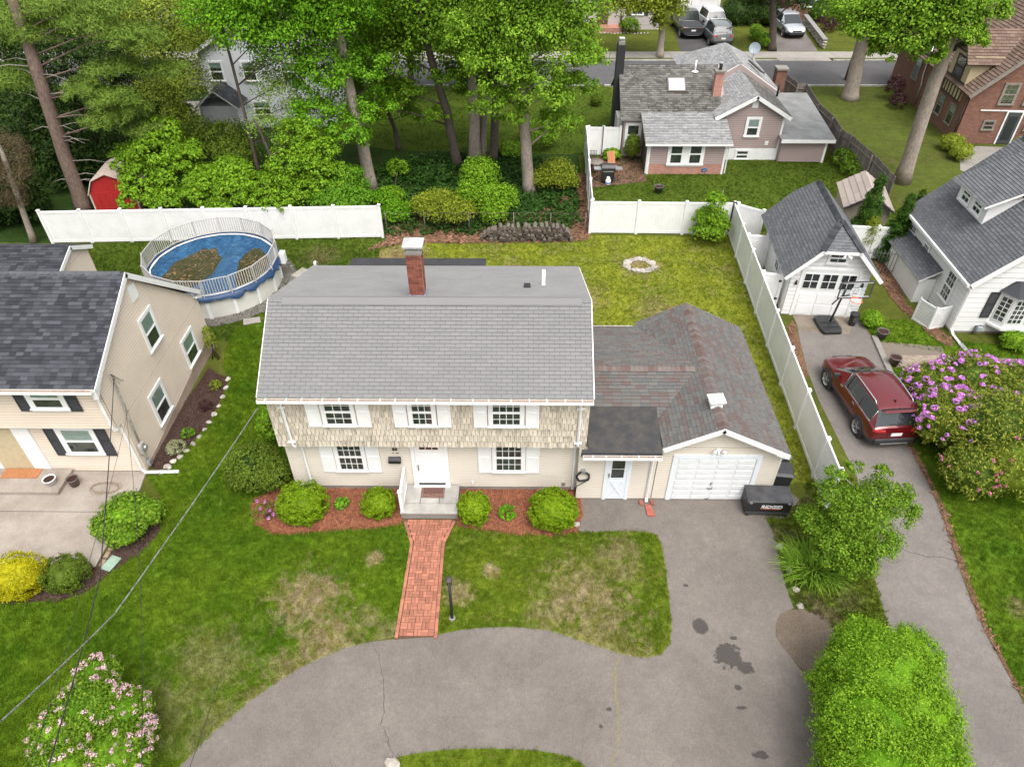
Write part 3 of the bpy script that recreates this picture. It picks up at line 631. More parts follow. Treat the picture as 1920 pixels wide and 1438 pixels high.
def gutter(root, a, b, out, mat=None, w=.13, h=.10, hangers=14, full=True):
    """open K gutter with hanger straps and leaf dirt lying in it"""
    a, b = Vector(a), Vector(b); U = (b-a).normalized(); L = (b-a).length; O = Vector(out).normalized(); mat = mat or M_wpaint
    g = MB(); g.obox(a, U, Zv, O, (0, L), (-h, -h+.01), (0, w)); g.obox(a, U, Zv, O, (0, L), (-h+.01, 0), (w-.018, w)); g.obox(a, U, Zv, O, (0, L), (-h+.01, .0), (0, .008))
    g.obox(a, U, Zv, O, (0, .01), (-h+.01, 0), (.009, w-.019)); g.obox(a, U, Zv, O, (L-.01, L), (-h+.01, 0), (.009, w-.019))
    go = g.build('gutter', mat, root)
    if full: MB().obox(a, U, Zv, O, (.02, L-.02), (-h+.012, -h+.085), (.01, w-.02)).build('gutter_leaves', M_brown, go)
    for i in range(hangers):
        u = L*(i+.5)/hangers+RND.uniform(-.06, .06); MB().obox(a+U*u, U, Zv, O, (-.014, .014), (-.012, .002), (-.05, w+.003)).build('hanger', mat, go)
    return go
def ext(root, name, poly, d, mat, **k):
    m = MB(); m.prism(poly, d); return m.build(name, mat, root, **k)
def rake(root, a, b, n, wdt=.16, th=.03, mat=None):    # fascia board along a sloping edge; n = outward normal of the gable
    a, b, n = Vector(a), Vector(b), Vector(n); U = (b-a).normalized(); V = n.cross(U)
    if V.z > 0: V = -V
    return MB().obox(a, U, V, n, (0, (b-a).length), (-.01, wdt), (.001, th)).build('rake_board', mat or M_wpaint, root)
def panels(mb, C, U, N, w, h, cols, rows, n0, d=.012, t=.06, gx=.05):
    pw = (w-t)/cols; ph = (h-t)/rows
    for i in range(cols):
        for j in range(rows):
            mb.obox(C, U, Zv, N, (-w/2+t+pw*i, -w/2+pw*(i+1)), (t+ph*j, ph*(j+1)), (n0, n0+d))
def text(name, s, size, mat, parent, loc, U, V, ext_=.004, font_shear=0., bold=0.):
    cu = bpy.data.curves.new(name, 'FONT'); cu.body = s; cu.size = size; cu.extrude = ext_; cu.align_x = 'CENTER'; cu.align_y = 'CENTER'; cu.shear = font_shear; cu.offset = bold
    t = bpy.data.objects.new(name+'_curve', cu); COL.objects.link(t); bpy.context.view_layer.update()
    me = bpy.data.meshes.new_from_object(t.evaluated_get(bpy.context.evaluated_depsgraph_get())); bpy.data.objects.remove(t)
    me.materials.clear(); me.materials.append(mat)
    U, V = Vector(U).normalized(), Vector(V).normalized(); N = U.cross(V); M = Matrix((U, V, N)).transposed().to_4x4()
    M.translation = Vector(loc)-off(parent); me.transform(M)
    o = bpy.data.objects.new(name, me); COL.objects.link(o); o.parent = parent; return o

# ================================================================ the main house
H = thing('house', 'cream two storey gambrel house with grey shingle roof, white shutters and red brick chimney', 'house', (-2.7, 15.66, 0), world=True)
XA, XB, YF, YS = -7.40, 2.06, 15.66, 15.33
YB = 22.0
ext(H, 'wall', [(XA, YF, .0), (XA, YB, 0), (XA, YB, 4.55), (XA, 17.6, 6.1), (XA, 15.6, 4.8), (XA, YF, 2.4)], (XB-XA, 0, 0), M_seamshade)
ext(H, 'overhang', [(XA-.0, YS, 2.44), (XB, YS, 2.44), (XB, YF-.005, 2.44), (XA, YF-.005, 2.44)], (0, 0, 2.2), M_sidecream)
wall(H, [(XA, YF, .16), (XB, YF, .16), (XB, YF, 2.44), (XA, YF, 2.44)], .105, M_sidecream, .030, .004)
ext(H, 'foundation', [(XA+.02, YF-.003, 0), (XB-.02, YF-.003, 0), (XB-.02, YF-.003, .17), (XA+.02, YF-.003, .17)], (0, -.006, 0), M_conc)
wall(H, [(XA, YB, .1), (XA, YF, .1), (XA, YF, 4.4), (XA, YB, 4.4)][:4], .105, M_sidecream, .030, .004)
wall(H, [(XA, YB, 4.4), (XA, YF-.2, 4.4), (XA, 17.6, 6.05)], .105, M_sidecream, .030, .004)
wall(H, [(XB, YF, .1), (XB, YB, .1), (XB, YB, 4.4), (XB, YF, 4.4)], .105, M_sidecream, .030, .004)
wall(H, [(XB, YF-.2, 4.4), (XB, YB, 4.4), (XB, 17.6, 6.05)], .105, M_sidecream, .030, .004)
for x in (XA+.04, XB-.04): MB().box((x-.06, YF-.03, .1), (x+.06, YF+.02, 2.42)).build('corner_board', M_sidecream, H)
# cedar shakes on the overhanging upper storey: weathered, painted cream
b = NB('cream_shake'); v = b.mapv((1, 1, .28)); st = b.ramp(b.noise(13, 4, .75, v), (.50, 0.), (.60, 1.)); ar = b.ramp(b.noise(1.3, 3, .6), (.36, .25), (.60, 1.))
st2 = b.math('MULTIPLY', st, ar); rr = b.rnd(); col = b.ramp(rr, (0., (.46, .405, .325)), (.5, (.56, .495, .40)), (1., (.62, .555, .455)))
col = b.mix(b.math('MULTIPLY', st2, b.ramp(rr, (.2, .9), (.9, .45))), col, (.21, .20, .18)); M_shake = b.bsdf(col, .9, 0, b.bump(b.noise(60, 3, .7, v), .5, .008), spec=.2)
SHK = (4.66-2.42)/9
courses(H, 'shake', [(XA-.03, YS-.02, 2.42), (XB+.03, YS-.02, 2.42), (XB+.03, YS-.02, 4.62), (XA-.03, YS-.02, 4.62)], SHK, .125, .030, M_shake, 0, gap=.013, stagger=None, ragged=.035, field='shake_field')
# the most visible single shakes are pieces of their own
sk = MB(); w_ = .112; e_ = SHK
sk.add([(0, 0, .034), (w_, 0, .034), (w_, e_, .006), (0, e_, .006), (0, 0, .004), (w_, 0, .004)], [(0, 1, 2, 3), (4, 5, 1, 0), (4, 0, 3), (1, 5, 2)]); skm = sk.mesh('shake', M_shake)
# (laid as the two lowest courses, 2 mm in front of the joined field)
cnt = 0
for k in range(4):
    u = XA-.03+.0625*(k % 2)
    while u < XB-.10 and cnt < 300:
        z = 2.42+SHK*k-RND.uniform(0, .035)
        if not ((-6.35 < u+.06 < -3.9 or -4.75 < u+.06 < -1.9 or -1.75 < u+.06 < 1.0) and z+SHK > 3.15):
            o = inst('shake', skm, H, (u, YS-.024, z), (radians(90), 0, 0)); cnt += 1
        u += .125
for x in (XA, XB):      # shakes returning round the corner, ragged edge
    n = -1 if x == XA else 1
    P = [(x-.01 if n < 0 else x+.01, YF+.0, 2.42), (x+.01*n, YS-.02, 2.42), (x+.01*n, YS-.02, 4.6), (x+.01*n, YF, 4.6)]
    if n > 0: P = [P[1], P[0], P[3], P[2]]
    courses(H, 'shake', P, SHK, .125, .028, M_shake, 0, gap=.007, ragged=.035)
MB().box((XA, YS+.02, 2.40), (XB, YF-.01, 2.438)).build('soffit', M_wpaint, H)
# roof: steep front slope, low rear slope
RA, RBx = -7.50, 2.14
PE, PR, PB = (15.02, 4.66), (17.60, 6.30), (22.15, 4.68)
roof(H, [(RA, PE[0], PE[1]), (RBx, PE[0], PE[1]), (RBx, PR[0], PR[1]), (RA, PR[0], PR[1])], .118, .305, S_grey, M_wpaint, 300, .011, .13)
b = NB('roll_roofing'); col = b.val((.225, .222, .218), b.noise(.9, 4, .65), .78, 1.2); col = b.val(col, b.noise(11, 4, .8), .78, 1.22); col = b.mix(b.ramp(b.noise(1.6, 4, .7, b.mapv((.5, 2, 1))), (.52, 0.), (.75, .35)), col, (.15, .14, .13))
M_roll = b.bsdf(col, .95, 0, b.bump(b.noise(4, 3), .25, .05), spec=.2)
slab(H, 'rear_roof', [(RBx, PB[0], PB[1]), (RA, PB[0], PB[1]), (RA, PR[0], PR[1]), (RBx, PR[0], PR[1])], .12, M_roll)
for k in range(5):
    y0 = PR[0]+(PB[0]-PR[0])*k/5; z0 = PR[1]+(PB[1]-PR[1])*k/5; z1 = PR[1]+(PB[1]-PR[1])*(k+1)/5; y1 = PR[0]+(PB[0]-PR[0])*(k+1)/5
    MB().add([(RA, y0, z0+.006), (RBx, y0, z0+.006), (RBx, y1+.03, z1+.003), (RA, y1+.03, z1+.003), (RA, y0, z0+.001), (RBx, y0, z0+.001)], [(0, 1, 2, 3), (4, 5, 1, 0)]).build('roofing_strip', M_roll, H)
rv = MB(); xa, xb = -7.08, 1.86
rv.prism([(xa, 17.42, 6.235), (xa, 17.41, 6.20), (xa, 17.6, 6.31), (xa, 17.80, 6.235), (xa, 17.80, 6.27), (xa, 17.6, 6.36)], (xb-xa, 0, 0))
rv.build('ridge_vent', S_grey, H)
MB().box((xa, 17.405, 6.17), (xb, 17.42, 6.199)).build('ridge_vent_mesh', M_dark, H)
ext(H, 'roof_infill', [(XA+.05, 15.6, 4.5), (XA+.05, 17.6, 6.05), (XA+.05, 21.9, 4.5)], (XB-XA-.1, 0, 0), M_dark)
for x, n in ((RA, (-1, 0, 0)), (RBx, (1, 0, 0))):
    rake(H, (x, PE[0], PE[1]-.02), (x, PR[0], PR[1]-.02), n); rake(H, (x, PR[0], PR[1]-.02), (x, PB[0], PB[1]-.02), n)
gutter(H, (RA+.0, 15.01, 4.62), (RBx, 15.01, 4.62), (0, -1, 0), w=.125, hangers=18)
downspout(H, [(-6.98, 14.95, 4.52), (-6.98, 15.02, 4.42), (-6.98, YS-.10, 4.25), (-6.96, YS-.10, 2.52), (-6.90, YS-.06, 2.40), (-6.86, YF-.08, 2.22), (-6.86, YF-.08, .12)])
downspout(H, [(1.82, 14.95, 4.52), (1.82, 15.02, 4.42), (1.82, YS-.10, 4.25), (1.82, YS-.10, 2.52), (1.80, YF-.08, 2.2), (1.80, YF-.08, .12)])
for x, z in ((-6.98, 4.05), (-6.97, 2.62), (1.82, 4.05), (1.82, 2.62)): MB().box((x-.12, YS-.13, z), (x+.12, YS-.055, z+.03)).build('downspout_strap', M_wpaint, H)
# windows
def sixsix(C, w, h, sw, lab=None, floor=0):
    window(H, C, (1, 0, 0), w, h, 4 if w > .85 else 3, 2, .10, .0, sash=M_wpaint, muntin=M_wpaint, frame=M_white, label=lab)
def meas(a, b, Y): A = GY(*a, Y); B = GY(*b, Y); return A, B
for (a, b, sL, sR) in [((603, 752), (663, 790), 568, 695), ((768, 752), (813, 792), 734, 844), ((921, 753), (977, 793), 889, 1009)]:
    A, B = meas(a, b, YS-.05); w = B[0]-A[0]; cx = (A[0]+B[0])/2; zb = 3.37; h = 1.02
    sixsix((cx, YS-.045, zb), w, h, 0)
    for sd in (-1, 1): shutter(H, (cx+sd*(w/2+.11+.225), YS-.045, zb-.10), (1, 0, 0), .43 if w > .9 else .40, h+.19, M_white)
for (a, b) in [((628, 832), (684, 874)), ((928, 834), (979, 877))]:
    A, B = meas(a, b, YF-.03); w = B[0]-A[0]; cx = (A[0]+B[0])/2; zb = .98; h = 1.22
    window(H, (cx, YF-.022, zb), (1, 0, 0), w, h, 4, 2, .10, .0, sash=M_wpaint, muntin=M_wpaint)
    for sd in (-1, 1): shutter(H, (cx+sd*(w/2+.11+.225), YF-.022, zb-.10), (1, 0, 0), .43, h+.19, M_white)
# front door
xd0, xd1 = -3.30, -2.38; zd = .33
d = MB(); d.box((xd0, YF-.075, zd), (xd1, YF-.03, 2.34)); do = d.build('door', M_white, H)
for i in range(3):
    for j in range(2): MB().box((xd0+.16+i*.205, YF-.082, 1.97+j*.15), (xd0+.16+i*.205+.18, YF-.0755, 1.97+j*.15+.125)).build('pane', plain('door_glass', (.10, .05, .045), .1, dirt=.1), do)
for i in range(2): MB().box((xd0+.14+i*.34, YF-.083, .50), (xd0+.14+i*.34+.27, YF-.0755, 1.75)).build('door_panel', M_white, do)
MB().box((xd0+.02, YF-.115, .34), (xd1-.02, YF-.08, .40)).build('kick_sill', M_black, do)
MB().tube([(xd0+.07, YF-.13, 1.05), (xd0+.07, YF-.15, 1.15), (xd0+.07, YF-.13, 1.30)], .017, 6).build('handle', M_black, do)
MB().lathe([(0, .0), (.035, .0), (.035, .05), (0, .05)], (0, 0, 0), 12).build('deadbolt', M_black, do).location = (0, 0, 0)
bpy.data.objects['deadbolt'].rotation_euler = (radians(90), 0, 0); bpy.data.objects['deadbolt'].location = Vector((xd0+.07, YF-.075, 1.45))-off(H)
for (x0, x1, z0, z1) in ((xd0-.13, xd0-.004, .30, 2.43), (xd1+.004, xd1+.13, .30, 2.43)): MB().box((x0, YF-.09, z0), (x1, YF-.02, z1)).build('door_trim', M_white, H)
MB().box((xd0-.13, YF-.20, .30), (xd1+.13, YF-.022, .33)).build('threshold', M_white, H)
text('house_number', '83', .17, M_black, H, (-3.93, YF-.045, 1.93), (1, 0, 0), (0, 0, 1), .008, bold=.004)
MB().box((-4.02, YF-.055, 1.76), (-3.98, YF-.04, 1.78)).build('number_plate', M_black, H); MB().box((-3.90, YF-.055, 1.76), (-3.82, YF-.04, 1.78)).build('number_plate', M_black, H)
mbx = MB(); mbx.prism([(-4.17, YF-.03, 1.38), (-4.17, YF-.15, 1.38), (-4.17, YF-.16, 1.52), (-4.17, YF-.03, 1.60)], (.40, 0, 0))
mbo = mbx.build('mailbox', M_black, None, label='black wall mailbox below the house number beside the front door', cat='mailbox', bevel=.008)
# outdoor spigot and small utility bits
MB().box((1.45, YF-.07, .28), (1.55, YF-.02, .42)).build('utility_cover', M_metal, H); MB().box((-1.55, YF-.05, .30), (-1.48, YF-.02, .44)).build('utility_cover', M_white, H)
# chimney
CX0, CX1, CY0, CY1, CZ0, CZ1 = -3.30, -2.84, 17.85, 18.30, 5.9, 7.68
chm = MB().box((CX0+.012, CY0+.012, CZ0), (CX1-.012, CY1-.012, CZ1-.01)).build('chimney', plain('mortar', (.36, .30, .26), .95, scale=10), H)
bh = .066; cnt = 0; bm1 = {}
M_brick = plain('chimney_brick', (.235, .075, .048), .88, var=.30, dirt=.14, scale=12, bump=.4, fine=.1)
def brickmesh(w, d, h, mat, key):
    if key not in bm1: bm1[key] = MB().box((0, 0, 0), (w, d, h)).mesh('brick', mat)
    return bm1[key]
rowsn = int((CZ1-6.28)/(bh+.009)); hw = (CX1-CX0-.01)/2
for r_ in range(rowsn):
    z = 6.28+r_*(bh+.009)
    cut = [0, hw/2, hw*1.5, hw*2] if r_ % 2 else [0, hw, 2*hw]
    for a, b2 in zip(cut, cut[1:]):
        me = brickmesh(round(b2-a-.01, 3), .05, bh, M_brick, ('f', round(b2-a, 3))); inst('brick', me, chm, (CX0+a+.005+RND.uniform(-.002, .002), CY0-.003*RND.random(), z)); inst('brick', me, chm, (CX0+a+.005, CY1-.05, z))
    for a, b2 in zip(cut, cut[1:]):
        if a == 0: a = .056
        if b2 > hw*1.9: b2 -= .056
        me = brickmesh(.05, round(b2-a-.01, 3), bh, M_brick, ('s', round(b2-a, 3))); inst('brick', me, chm, (CX1-.047+RND.uniform(-.002, .002), CY0+a+.005, z)); inst('brick', me, chm, (CX0-.003, CY0+a+.005, z))
MB().box((CX0-.02, CY0-.03, 6.02), (CX1+.02, CY1+.02, 6.275)).build('flashing', plain('lead_flashing', (.38, .45, .55), .5, metal=.4, dirt=.2, scale=12), chm)
MB().box((CX0-.02, CY0-.02, CZ1-.01), (CX1+.02, CY1+.02, CZ1+.05)).build('crown', M_conc, chm)
cp = MB(); M_alu = plain('aluminium', (.62, .62, .60), .4, metal=.35, dirt=.06)
cp.box((CX0+.03, CY0+.03, CZ1+.055), (CX1-.03, CY1-.03, CZ1+.07))
for (x, y) in ((CX0+.04, CY0+.04), (CX1-.05, CY0+.04), (CX0+.04, CY1-.05), (CX1-.05, CY1-.05)): cp.box((x, y, CZ1+.07), (x+.012, y+.012, CZ1+.25))
for i in range(9):
    x = CX0+.05+i*(CX1-CX0-.1)/8; cp.box((x-.003, CY0+.036, CZ1+.07), (x+.003, CY0+.042, CZ1+.25)); cp.box((CX1-.042, CY0+.05+i*.04, CZ1+.07), (CX1-.036, CY0+.056+i*.04, CZ1+.25))
cp.build('cap_cage', M_alu, chm)
cx, cy = (CX0+CX1)/2, (CY0+CY1)/2; z0 = CZ1+.26; hx, hy = .29, .28
cc = MB(); ap = (cx, cy, z0+.13); cs = [(cx-hx, cy-hy, z0), (cx+hx, cy-hy, z0), (cx+hx, cy+hy, z0), (cx-hx, cy+hy, z0)]
cc.add(cs+[ap], [(0, 1, 4), (1, 2, 4), (2, 3, 4), (3, 0, 4), (3, 2, 1, 0)]); 
for c_ in cs: cc.tube([c_, ap], .012, 5)
for i in range(4): cc.obox(cs[i], (Vector(cs[(i+1) % 4])-Vector(cs[i])).normalized(), Zv, (Vector(cs[(i+1) % 4])-Vector(cs[i])).normalized().cross(Zv), (0, (Vector(cs[(i+1) % 4])-Vector(cs[i])).length), (-.05, -.001), (0, .006))
cc.build('chimney_cap', M_alu, chm)
# vents on the rear slope
def rz(y): return PR[1]+(PB[1]-PR[1])*(y-PR[0])/(PB[0]-PR[0])
vp = MB(); vp.lathe([(.075, 0), (.065, .04), (.055, .05), (.055, .55), (.045, .55), (.045, .3)], (.78, 19.4, rz(19.4)), 14); vp.build('vent_pipe', M_white, H)
sv = MB(); sv.box((.15, 19.0, rz(19.1)+.0), (.36, 19.22, rz(19.1)+.09)); sv.build('roof_vent', M_black, H, bevel=.01)
# small flat-roofed rear porch
ext(H, 'rear_porch', [(-6.9, 22.02, 0), (-1.5, 22.02, 0), (-1.5, 25.6, 0), (-6.9, 25.6, 0)], (0, 0, 2.5), M_sidecream)
ext(H, 'porch_roof', [(-7.1, 22.02, 2.65), (-1.4, 22.02, 2.65), (-1.4, 26.15, 2.55), (-7.1, 26.15, 2.55)], (0, 0, .1), M_rubber)

# stoop, mat, railing
S = thing('front_stoop', 'grey stone front stoop below the white front door', 'stoop', (-2.85, 15, 0), world=True)
MB().box((-3.76, 14.42, 0), (-1.95, 15.62, .24)).build('base', M_conc, S)
for (x0, x1, y0, y1) in ((-3.76, -3.18, 14.80, 15.58), (-3.17, -2.57, 14.80, 15.58), (-2.56, -1.95, 14.80, 15.58), (-3.78, -1.93, 14.38, 14.79)):
    MB().box((x0+.004, y0+.004, .241), (x1-.004, y1-.004, .30+.004*RND.random())).build('paving_slab', M_stoop, S, bevel=.008)
rl = thing('stoop_railing', 'white solid panel railing with post on the left side of the front stoop', 'railing', (-3.70, 15, .30), world=True)
MB().box((-3.75, 14.42, .30), (-3.65, 14.52, 1.22)).build('post', M_white, rl)
MB().box((-3.77, 14.40, 1.222), (-3.63, 14.54, 1.26)).build('post_cap', M_white, rl, bevel=.01)
MB().obox((-3.70, 14.52, 1.12), Yv, Zv, Xv, (0, 1.05), (0, .07), (-.035, .035)).build('rail', M_white, rl)
MB().obox((-3.70, 14.52, .36), Yv, Zv, Xv, (0, 1.05), (0, .06), (-.03, .03)).build('rail', M_white, rl)
for k in range(9): MB().box((-3.72, 14.54+k*.115, .421), (-3.68, 14.64+k*.115, 1.119)).build('baluster', M_white, rl)
dm = thing('doormat', 'brown welcome doormat lying before the front door', 'doormat', (-2.83, 15.2, .305), world=True)
MB().box((-3.16, 15.02, .306), (-2.42, 15.46, .322)).build('mat', plain('mat_fibre', (.13, .06, .05), .95, dirt=.2, scale=30, bump=.6), dm)
bb = MB()
for (a, b2, c, e) in ((-3.14, 15.04, -2.44, 15.055), (-3.14, 15.425, -2.44, 15.44), (-3.14, 15.056, -3.125, 15.424), (-2.455, 15.056, -2.44, 15.424)): bb.box((a, b2, .3225), (c, e, .326))
bb.build('border', plain('mat_border', (.30, .19, .14), .9), dm)
text('lettering', 'WELCOME', .13, MC['mat_border'], dm, (-2.79, 15.12, .325), (1, 0, 0), (0, 1, 0), .002)

# brick walk: edge soldiers and basket-weave field
bw = sheet('brick_walk', [(-3.72, 14.40), (-1.96, 14.40), (-2.28, 13.42), (-2.22, 10.36), (-2.20, 10.30), (-3.42, 10.20), (-3.36, 13.42)], .008, plain('brick_walk_sand', (.09, .05, .032), 1., scale=10))
M_pave = plain('paving_brick', (.335, .13, .08), .88, var=.22, dirt=.12, scale=7, fine=.08, c2=(.28, .115, .075)); ob = Vector((0, 0, 0))
pm = MB().box((0, 0, 0), (.192, .090, .03)).mesh('brick', M_pave); n = 0; stf = MB()
def lay(x, y, a, obj=True, L=.192, Wd=.090):
    z = .012+RND.uniform(0, .004)
    global n
    if obj and n < 300:
        o = bpy.data.objects.new('brick', pm); COL.objects.link(o); o.parent = bw; o.location = (x, y, z); o.rotation_euler = (0, 0, a+RND.uniform(-.01, .01)); n += 1
    else:
        U = Vector((cos(a), sin(a), 0)); stf.obox((x, y, z), U, Vector((-sin(a), cos(a), 0)), Zv, (0, L), (0, Wd), (0, .03))
def xl(y): return -3.36+.10*0 - (0 if y < 13.42 else (y-13.42)/(14.4-13.42)*.36) - (13.42-y)*.018*(y < 13.42)
def xr(y): return -2.28 + (0 if y < 13.42 else (y-13.42)/(14.4-13.42)*.32) + (13.42-y)*.018*(y < 13.42)
y = 10.30; r_ = 0
while y < 14.2:
    x = xl(y+.1)+.12; c = 0; first = True
    while x+.2 < xr(y+.1)-.10:
        if (r_+c) % 2: lay(x+.002, y+.003, 0); lay(x+.002, y+.104, 0)
        else: lay(x+.098, y+.002, pi/2); lay(x+.199, y+.002, pi/2)
        x += .202; c += 1
    rem = xr(y+.1)-.10-x
    if rem > .04:
        for k in range(2): stf.box((x+.002, y+.003+.1*k, .012), (x+rem-.006, y+.097+.1*k, .044))
    y += .202; r_ += 1
for side in (0, 1):
    y = 10.24
    while y < 14.2:
        f_ = xl if side == 0 else xr; a = math.atan2(.202, f_(y+.202)-f_(y)); L_ = sqrt(.202**2+(f_(y+.202)-f_(y))**2)
        x0 = f_(y)+(.10 if side == 0 else 0); lay(x0, y, a, False, L_-.006); 
        lay(x0+(-.101 if 0 else 0), y, a, False, 0.001, .001)
        y += .202
stf.build('brick_edging', M_pave, bw, kind='stuff')

# ================================================================ attached garage and breezeway
A = thing('attached_garage', 'low cream garage wing with reddish grey shingles and white panelled door', 'garage', (4.6, 15.3, 0), world=True)
GX0, GX1, GYf, GYb = 4.38, 8.20, 15.31, 21.1; PKX, PKZ, EZ = 6.10, 3.50, 2.50
ext(A, 'wall', [(GX0, GYf, 0), (GX1, GYf, 0), (GX1, GYf, 2.36), (PKX, GYf, 3.38), (GX0, GYf, 2.46)][::-1], (0, GYb-.1-GYf, 0), M_seamshade)
DW0, DW1, DH = 4.98, 7.45, 1.96
wall(A, [(GX0, GYf, .03), (DW0-.15, GYf, .03), (DW0-.15, GYf, 2.43), (GX0, GYf, 2.43)], .105, M_sidecream, .030, .003)
wall(A, [(DW1+.15, GYf, .03), (GX1, GYf, .03), (GX1, GYf, 2.43), (DW1+.15, GYf, 2.43)], .105, M_sidecream, .030, .003)
wall(A, [(DW0-.15, GYf, 2.10), (DW1+.15, GYf, 2.10), (DW1+.15, GYf, 2.43), (DW0-.15, GYf, 2.43)], .105, M_sidecream, .030, .003)
wall(A, [(GX0, GYf, 2.43), (GX1, GYf, 2.43), (PKX, GYf, 3.40)], .105, M_sidecream, .030, .003)
wall(A, [(GX1, GYf, .03), (GX1, GYb-.1, .03), (GX1, GYb-.1, 2.34), (GX1, GYf, 2.34)], .105, M_sidecream, .030, .003)
MB().box((GX1-.05, GYf-.028, .03), (GX1+.028, GYf+.05, 2.44)).build('corner_board', M_sidecream, A)
# garage door of four sections
M_gdoor = plain('garage_door_white', (.70, .71, .72), .5, dirt=.04); gd = MB().box((DW0, GYf-.02, .02), (DW1, GYf+.01, DH)).build('garage_door', M_seamshade, A)
for r_ in range(4):
    z0 = .03+r_*(DH-.03)/4; z1 = .03+(r_+1)*(DH-.03)/4-.014
    s_ = MB().box((DW0+.005, GYf-.042, z0), (DW1-.005, GYf-.022, z1)); pw = (DW1-DW0)/4
    for c in range(4):
        for q in range(2):
            s_.box((DW0+pw*c+.06, GYf-.064, z0+.04+q*.225), (DW0+pw*(c+1)-.06, GYf-.0425, z0+.04+q*.225+.16))
    s_.build('door_panel', M_gdoor, gd)
MB().tube([(6.12, GYf-.06, .62), (6.13, GYf-.085, .60), (6.27, GYf-.085, .60), (6.28, GYf-.06, .62)], .012, 6).build('handle', M_black, gd)
MB().tube([(6.18, GYf-.06, .80), (6.2, GYf-.09, .78), (6.22, GYf-.06, .86)], .014, 6).build('lock', M_black, gd)
MB().tube([(6.1, GYf-.055, .09), (6.18, GYf-.07, .07), (6.26, GYf-.055, .09)], .010, 6).build('handle', M_black, gd)
for (x0, x1, z0, z1) in ((DW0-.15, DW0-.004, .02, DH+.15), (DW1+.004, DW1+.15, .02, DH+.15), (DW0-.003, DW1+.003, DH+.004, DH+.15)): MB().box((x0, GYf-.065, z0), (x1, GYf-.01, z1)).build('door_trim', plain('cool_white', (.70, .74, .78), .5, dirt=.03), A)
fl = MB(); fl.box((6.10, GYf-.06, 2.28), (6.26, GYf-.022, 2.40)); fl.build('floodlight', M_white, A)
for sx in (-1, 1):
    l_ = MB(); c0 = Vector((6.18+sx*.10, GYf-.10, 2.36)); l_.tube([c0, c0+Vector((sx*.08, -.10, .0))], [.035, .062], 10); l_.build('lamp_head', M_white, bpy.data.objects['floodlight'])
MB().tube([(6.18, GYf-.07, 2.29), (6.18, GYf-.13, 2.24)], .035, 8).build('sensor', M_white, bpy.data.objects['floodlight'])
# breezeway
BX0, BX1, BYf = 2.09, 4.36, 15.30
ext(A, 'breezeway_wall', [(BX0, BYf, 0), (BX0, 21.2, 0), (BX0, 21.2, 2.45), (BX0, 18, 3.2), (BX0, BYf, 2.4)], (BX1-BX0, 0, 0), M_seamshade)
D0, D1 = 2.86, 3.46
wall(A, [(BX0-.2, BYf, .03), (D0-.12, BYf, .03), (D0-.12, BYf, 2.45), (BX0-.2, BYf, 2.45)], .105, M_sidecream, .030, .003)
wall(A, [(D1+.12, BYf, .03), (GX0-.03, BYf, .03), (GX0-.03, BYf, 2.45), (D1+.12, BYf, 2.45)], .105, M_sidecream, .030, .003)
M_cool = MC['cool_white']
bd = MB().box((D0, BYf-.05, .05), (D1, BYf-.005, 2.05)).build('door', M_cool, A)
for z0, z1 in ((1.08, 1.47), (1.50, 1.93)):
    MB().box((D0+.10, BYf-.053, z0), (D1-.10, BYf-.0505, z1)).build('interior', M_inter, bd); MB().box((D0+.10, BYf-.060, z0), (D1-.10, BYf-.057, z1)).build('pane', M_glass, bd)
cb = MB(); cb.obox((D0+.1, BYf-.062, .2), Vector((.4, 0, .7)).normalized(), Vector((-.7, 0, .4)).normalized(), Vector((0, -1, 0)), (0, .8), (-.012, .012), (0, .012)); cb.obox((D1-.1, BYf-.064, .2), Vector((-.4, 0, .7)).normalized(), Vector((.7, 0, .4)).normalized(), Vector((0, -1, 0)), (0, .8), (-.012, .012), (0, .012))
for z in (.16, .90, 1.04): cb.box((D0+.06, BYf-.062, z), (D1-.06, BYf-.051, z+.03))
cb.build('cross_buck', M_cool, bd)
MB().box((D0+.02, BYf-.09, 1.12), (D0+.045, BYf-.051, 1.28)).build('handle', M_black, bd)
for (x0, x1) in ((D0-.12, D0-.004), (D1+.004, D1+.12)): MB().box((x0, BYf-.06, .02), (x1, BYf-.0, 2.30)).build('door_trim', M_cool, A)
MB().box((D0-.003, BYf-.06, 2.06), (D1+.003, BYf-.0, 2.30)).build('door_trim', M_cool, A)
# flat black roof over the entry
ext(A, 'entry_roof', [(1.92, 14.90, 2.50), (4.36, 14.90, 2.50), (4.40, 17.25, 2.86), (2.13, 17.25, 2.86), (2.13, 15.02, 2.52), (1.92, 15.02, 2.52)], (0, 0, .07), plain('worn_rubber', (.027, .027, .030), .75, dirt=.1, scale=3.2, c2=(.062, .056, .047), fine=.15, bump=.3))
MB().box((1.90, 14.87, 2.42), (4.36, 14.895, 2.59)).build('drip_edge', M_rubber, A)
gutter(A, (1.95, 14.865, 2.50), (4.36, 14.865, 2.50), (0, -1, 0), w=.12, hangers=5)
downspout(A, [(4.20, 14.80, 2.40), (4.20, 14.95, 2.28), (4.20, GYf-.08, 2.05), (4.20, GYf-.09, .15), (4.20, GYf-.2, .06)])
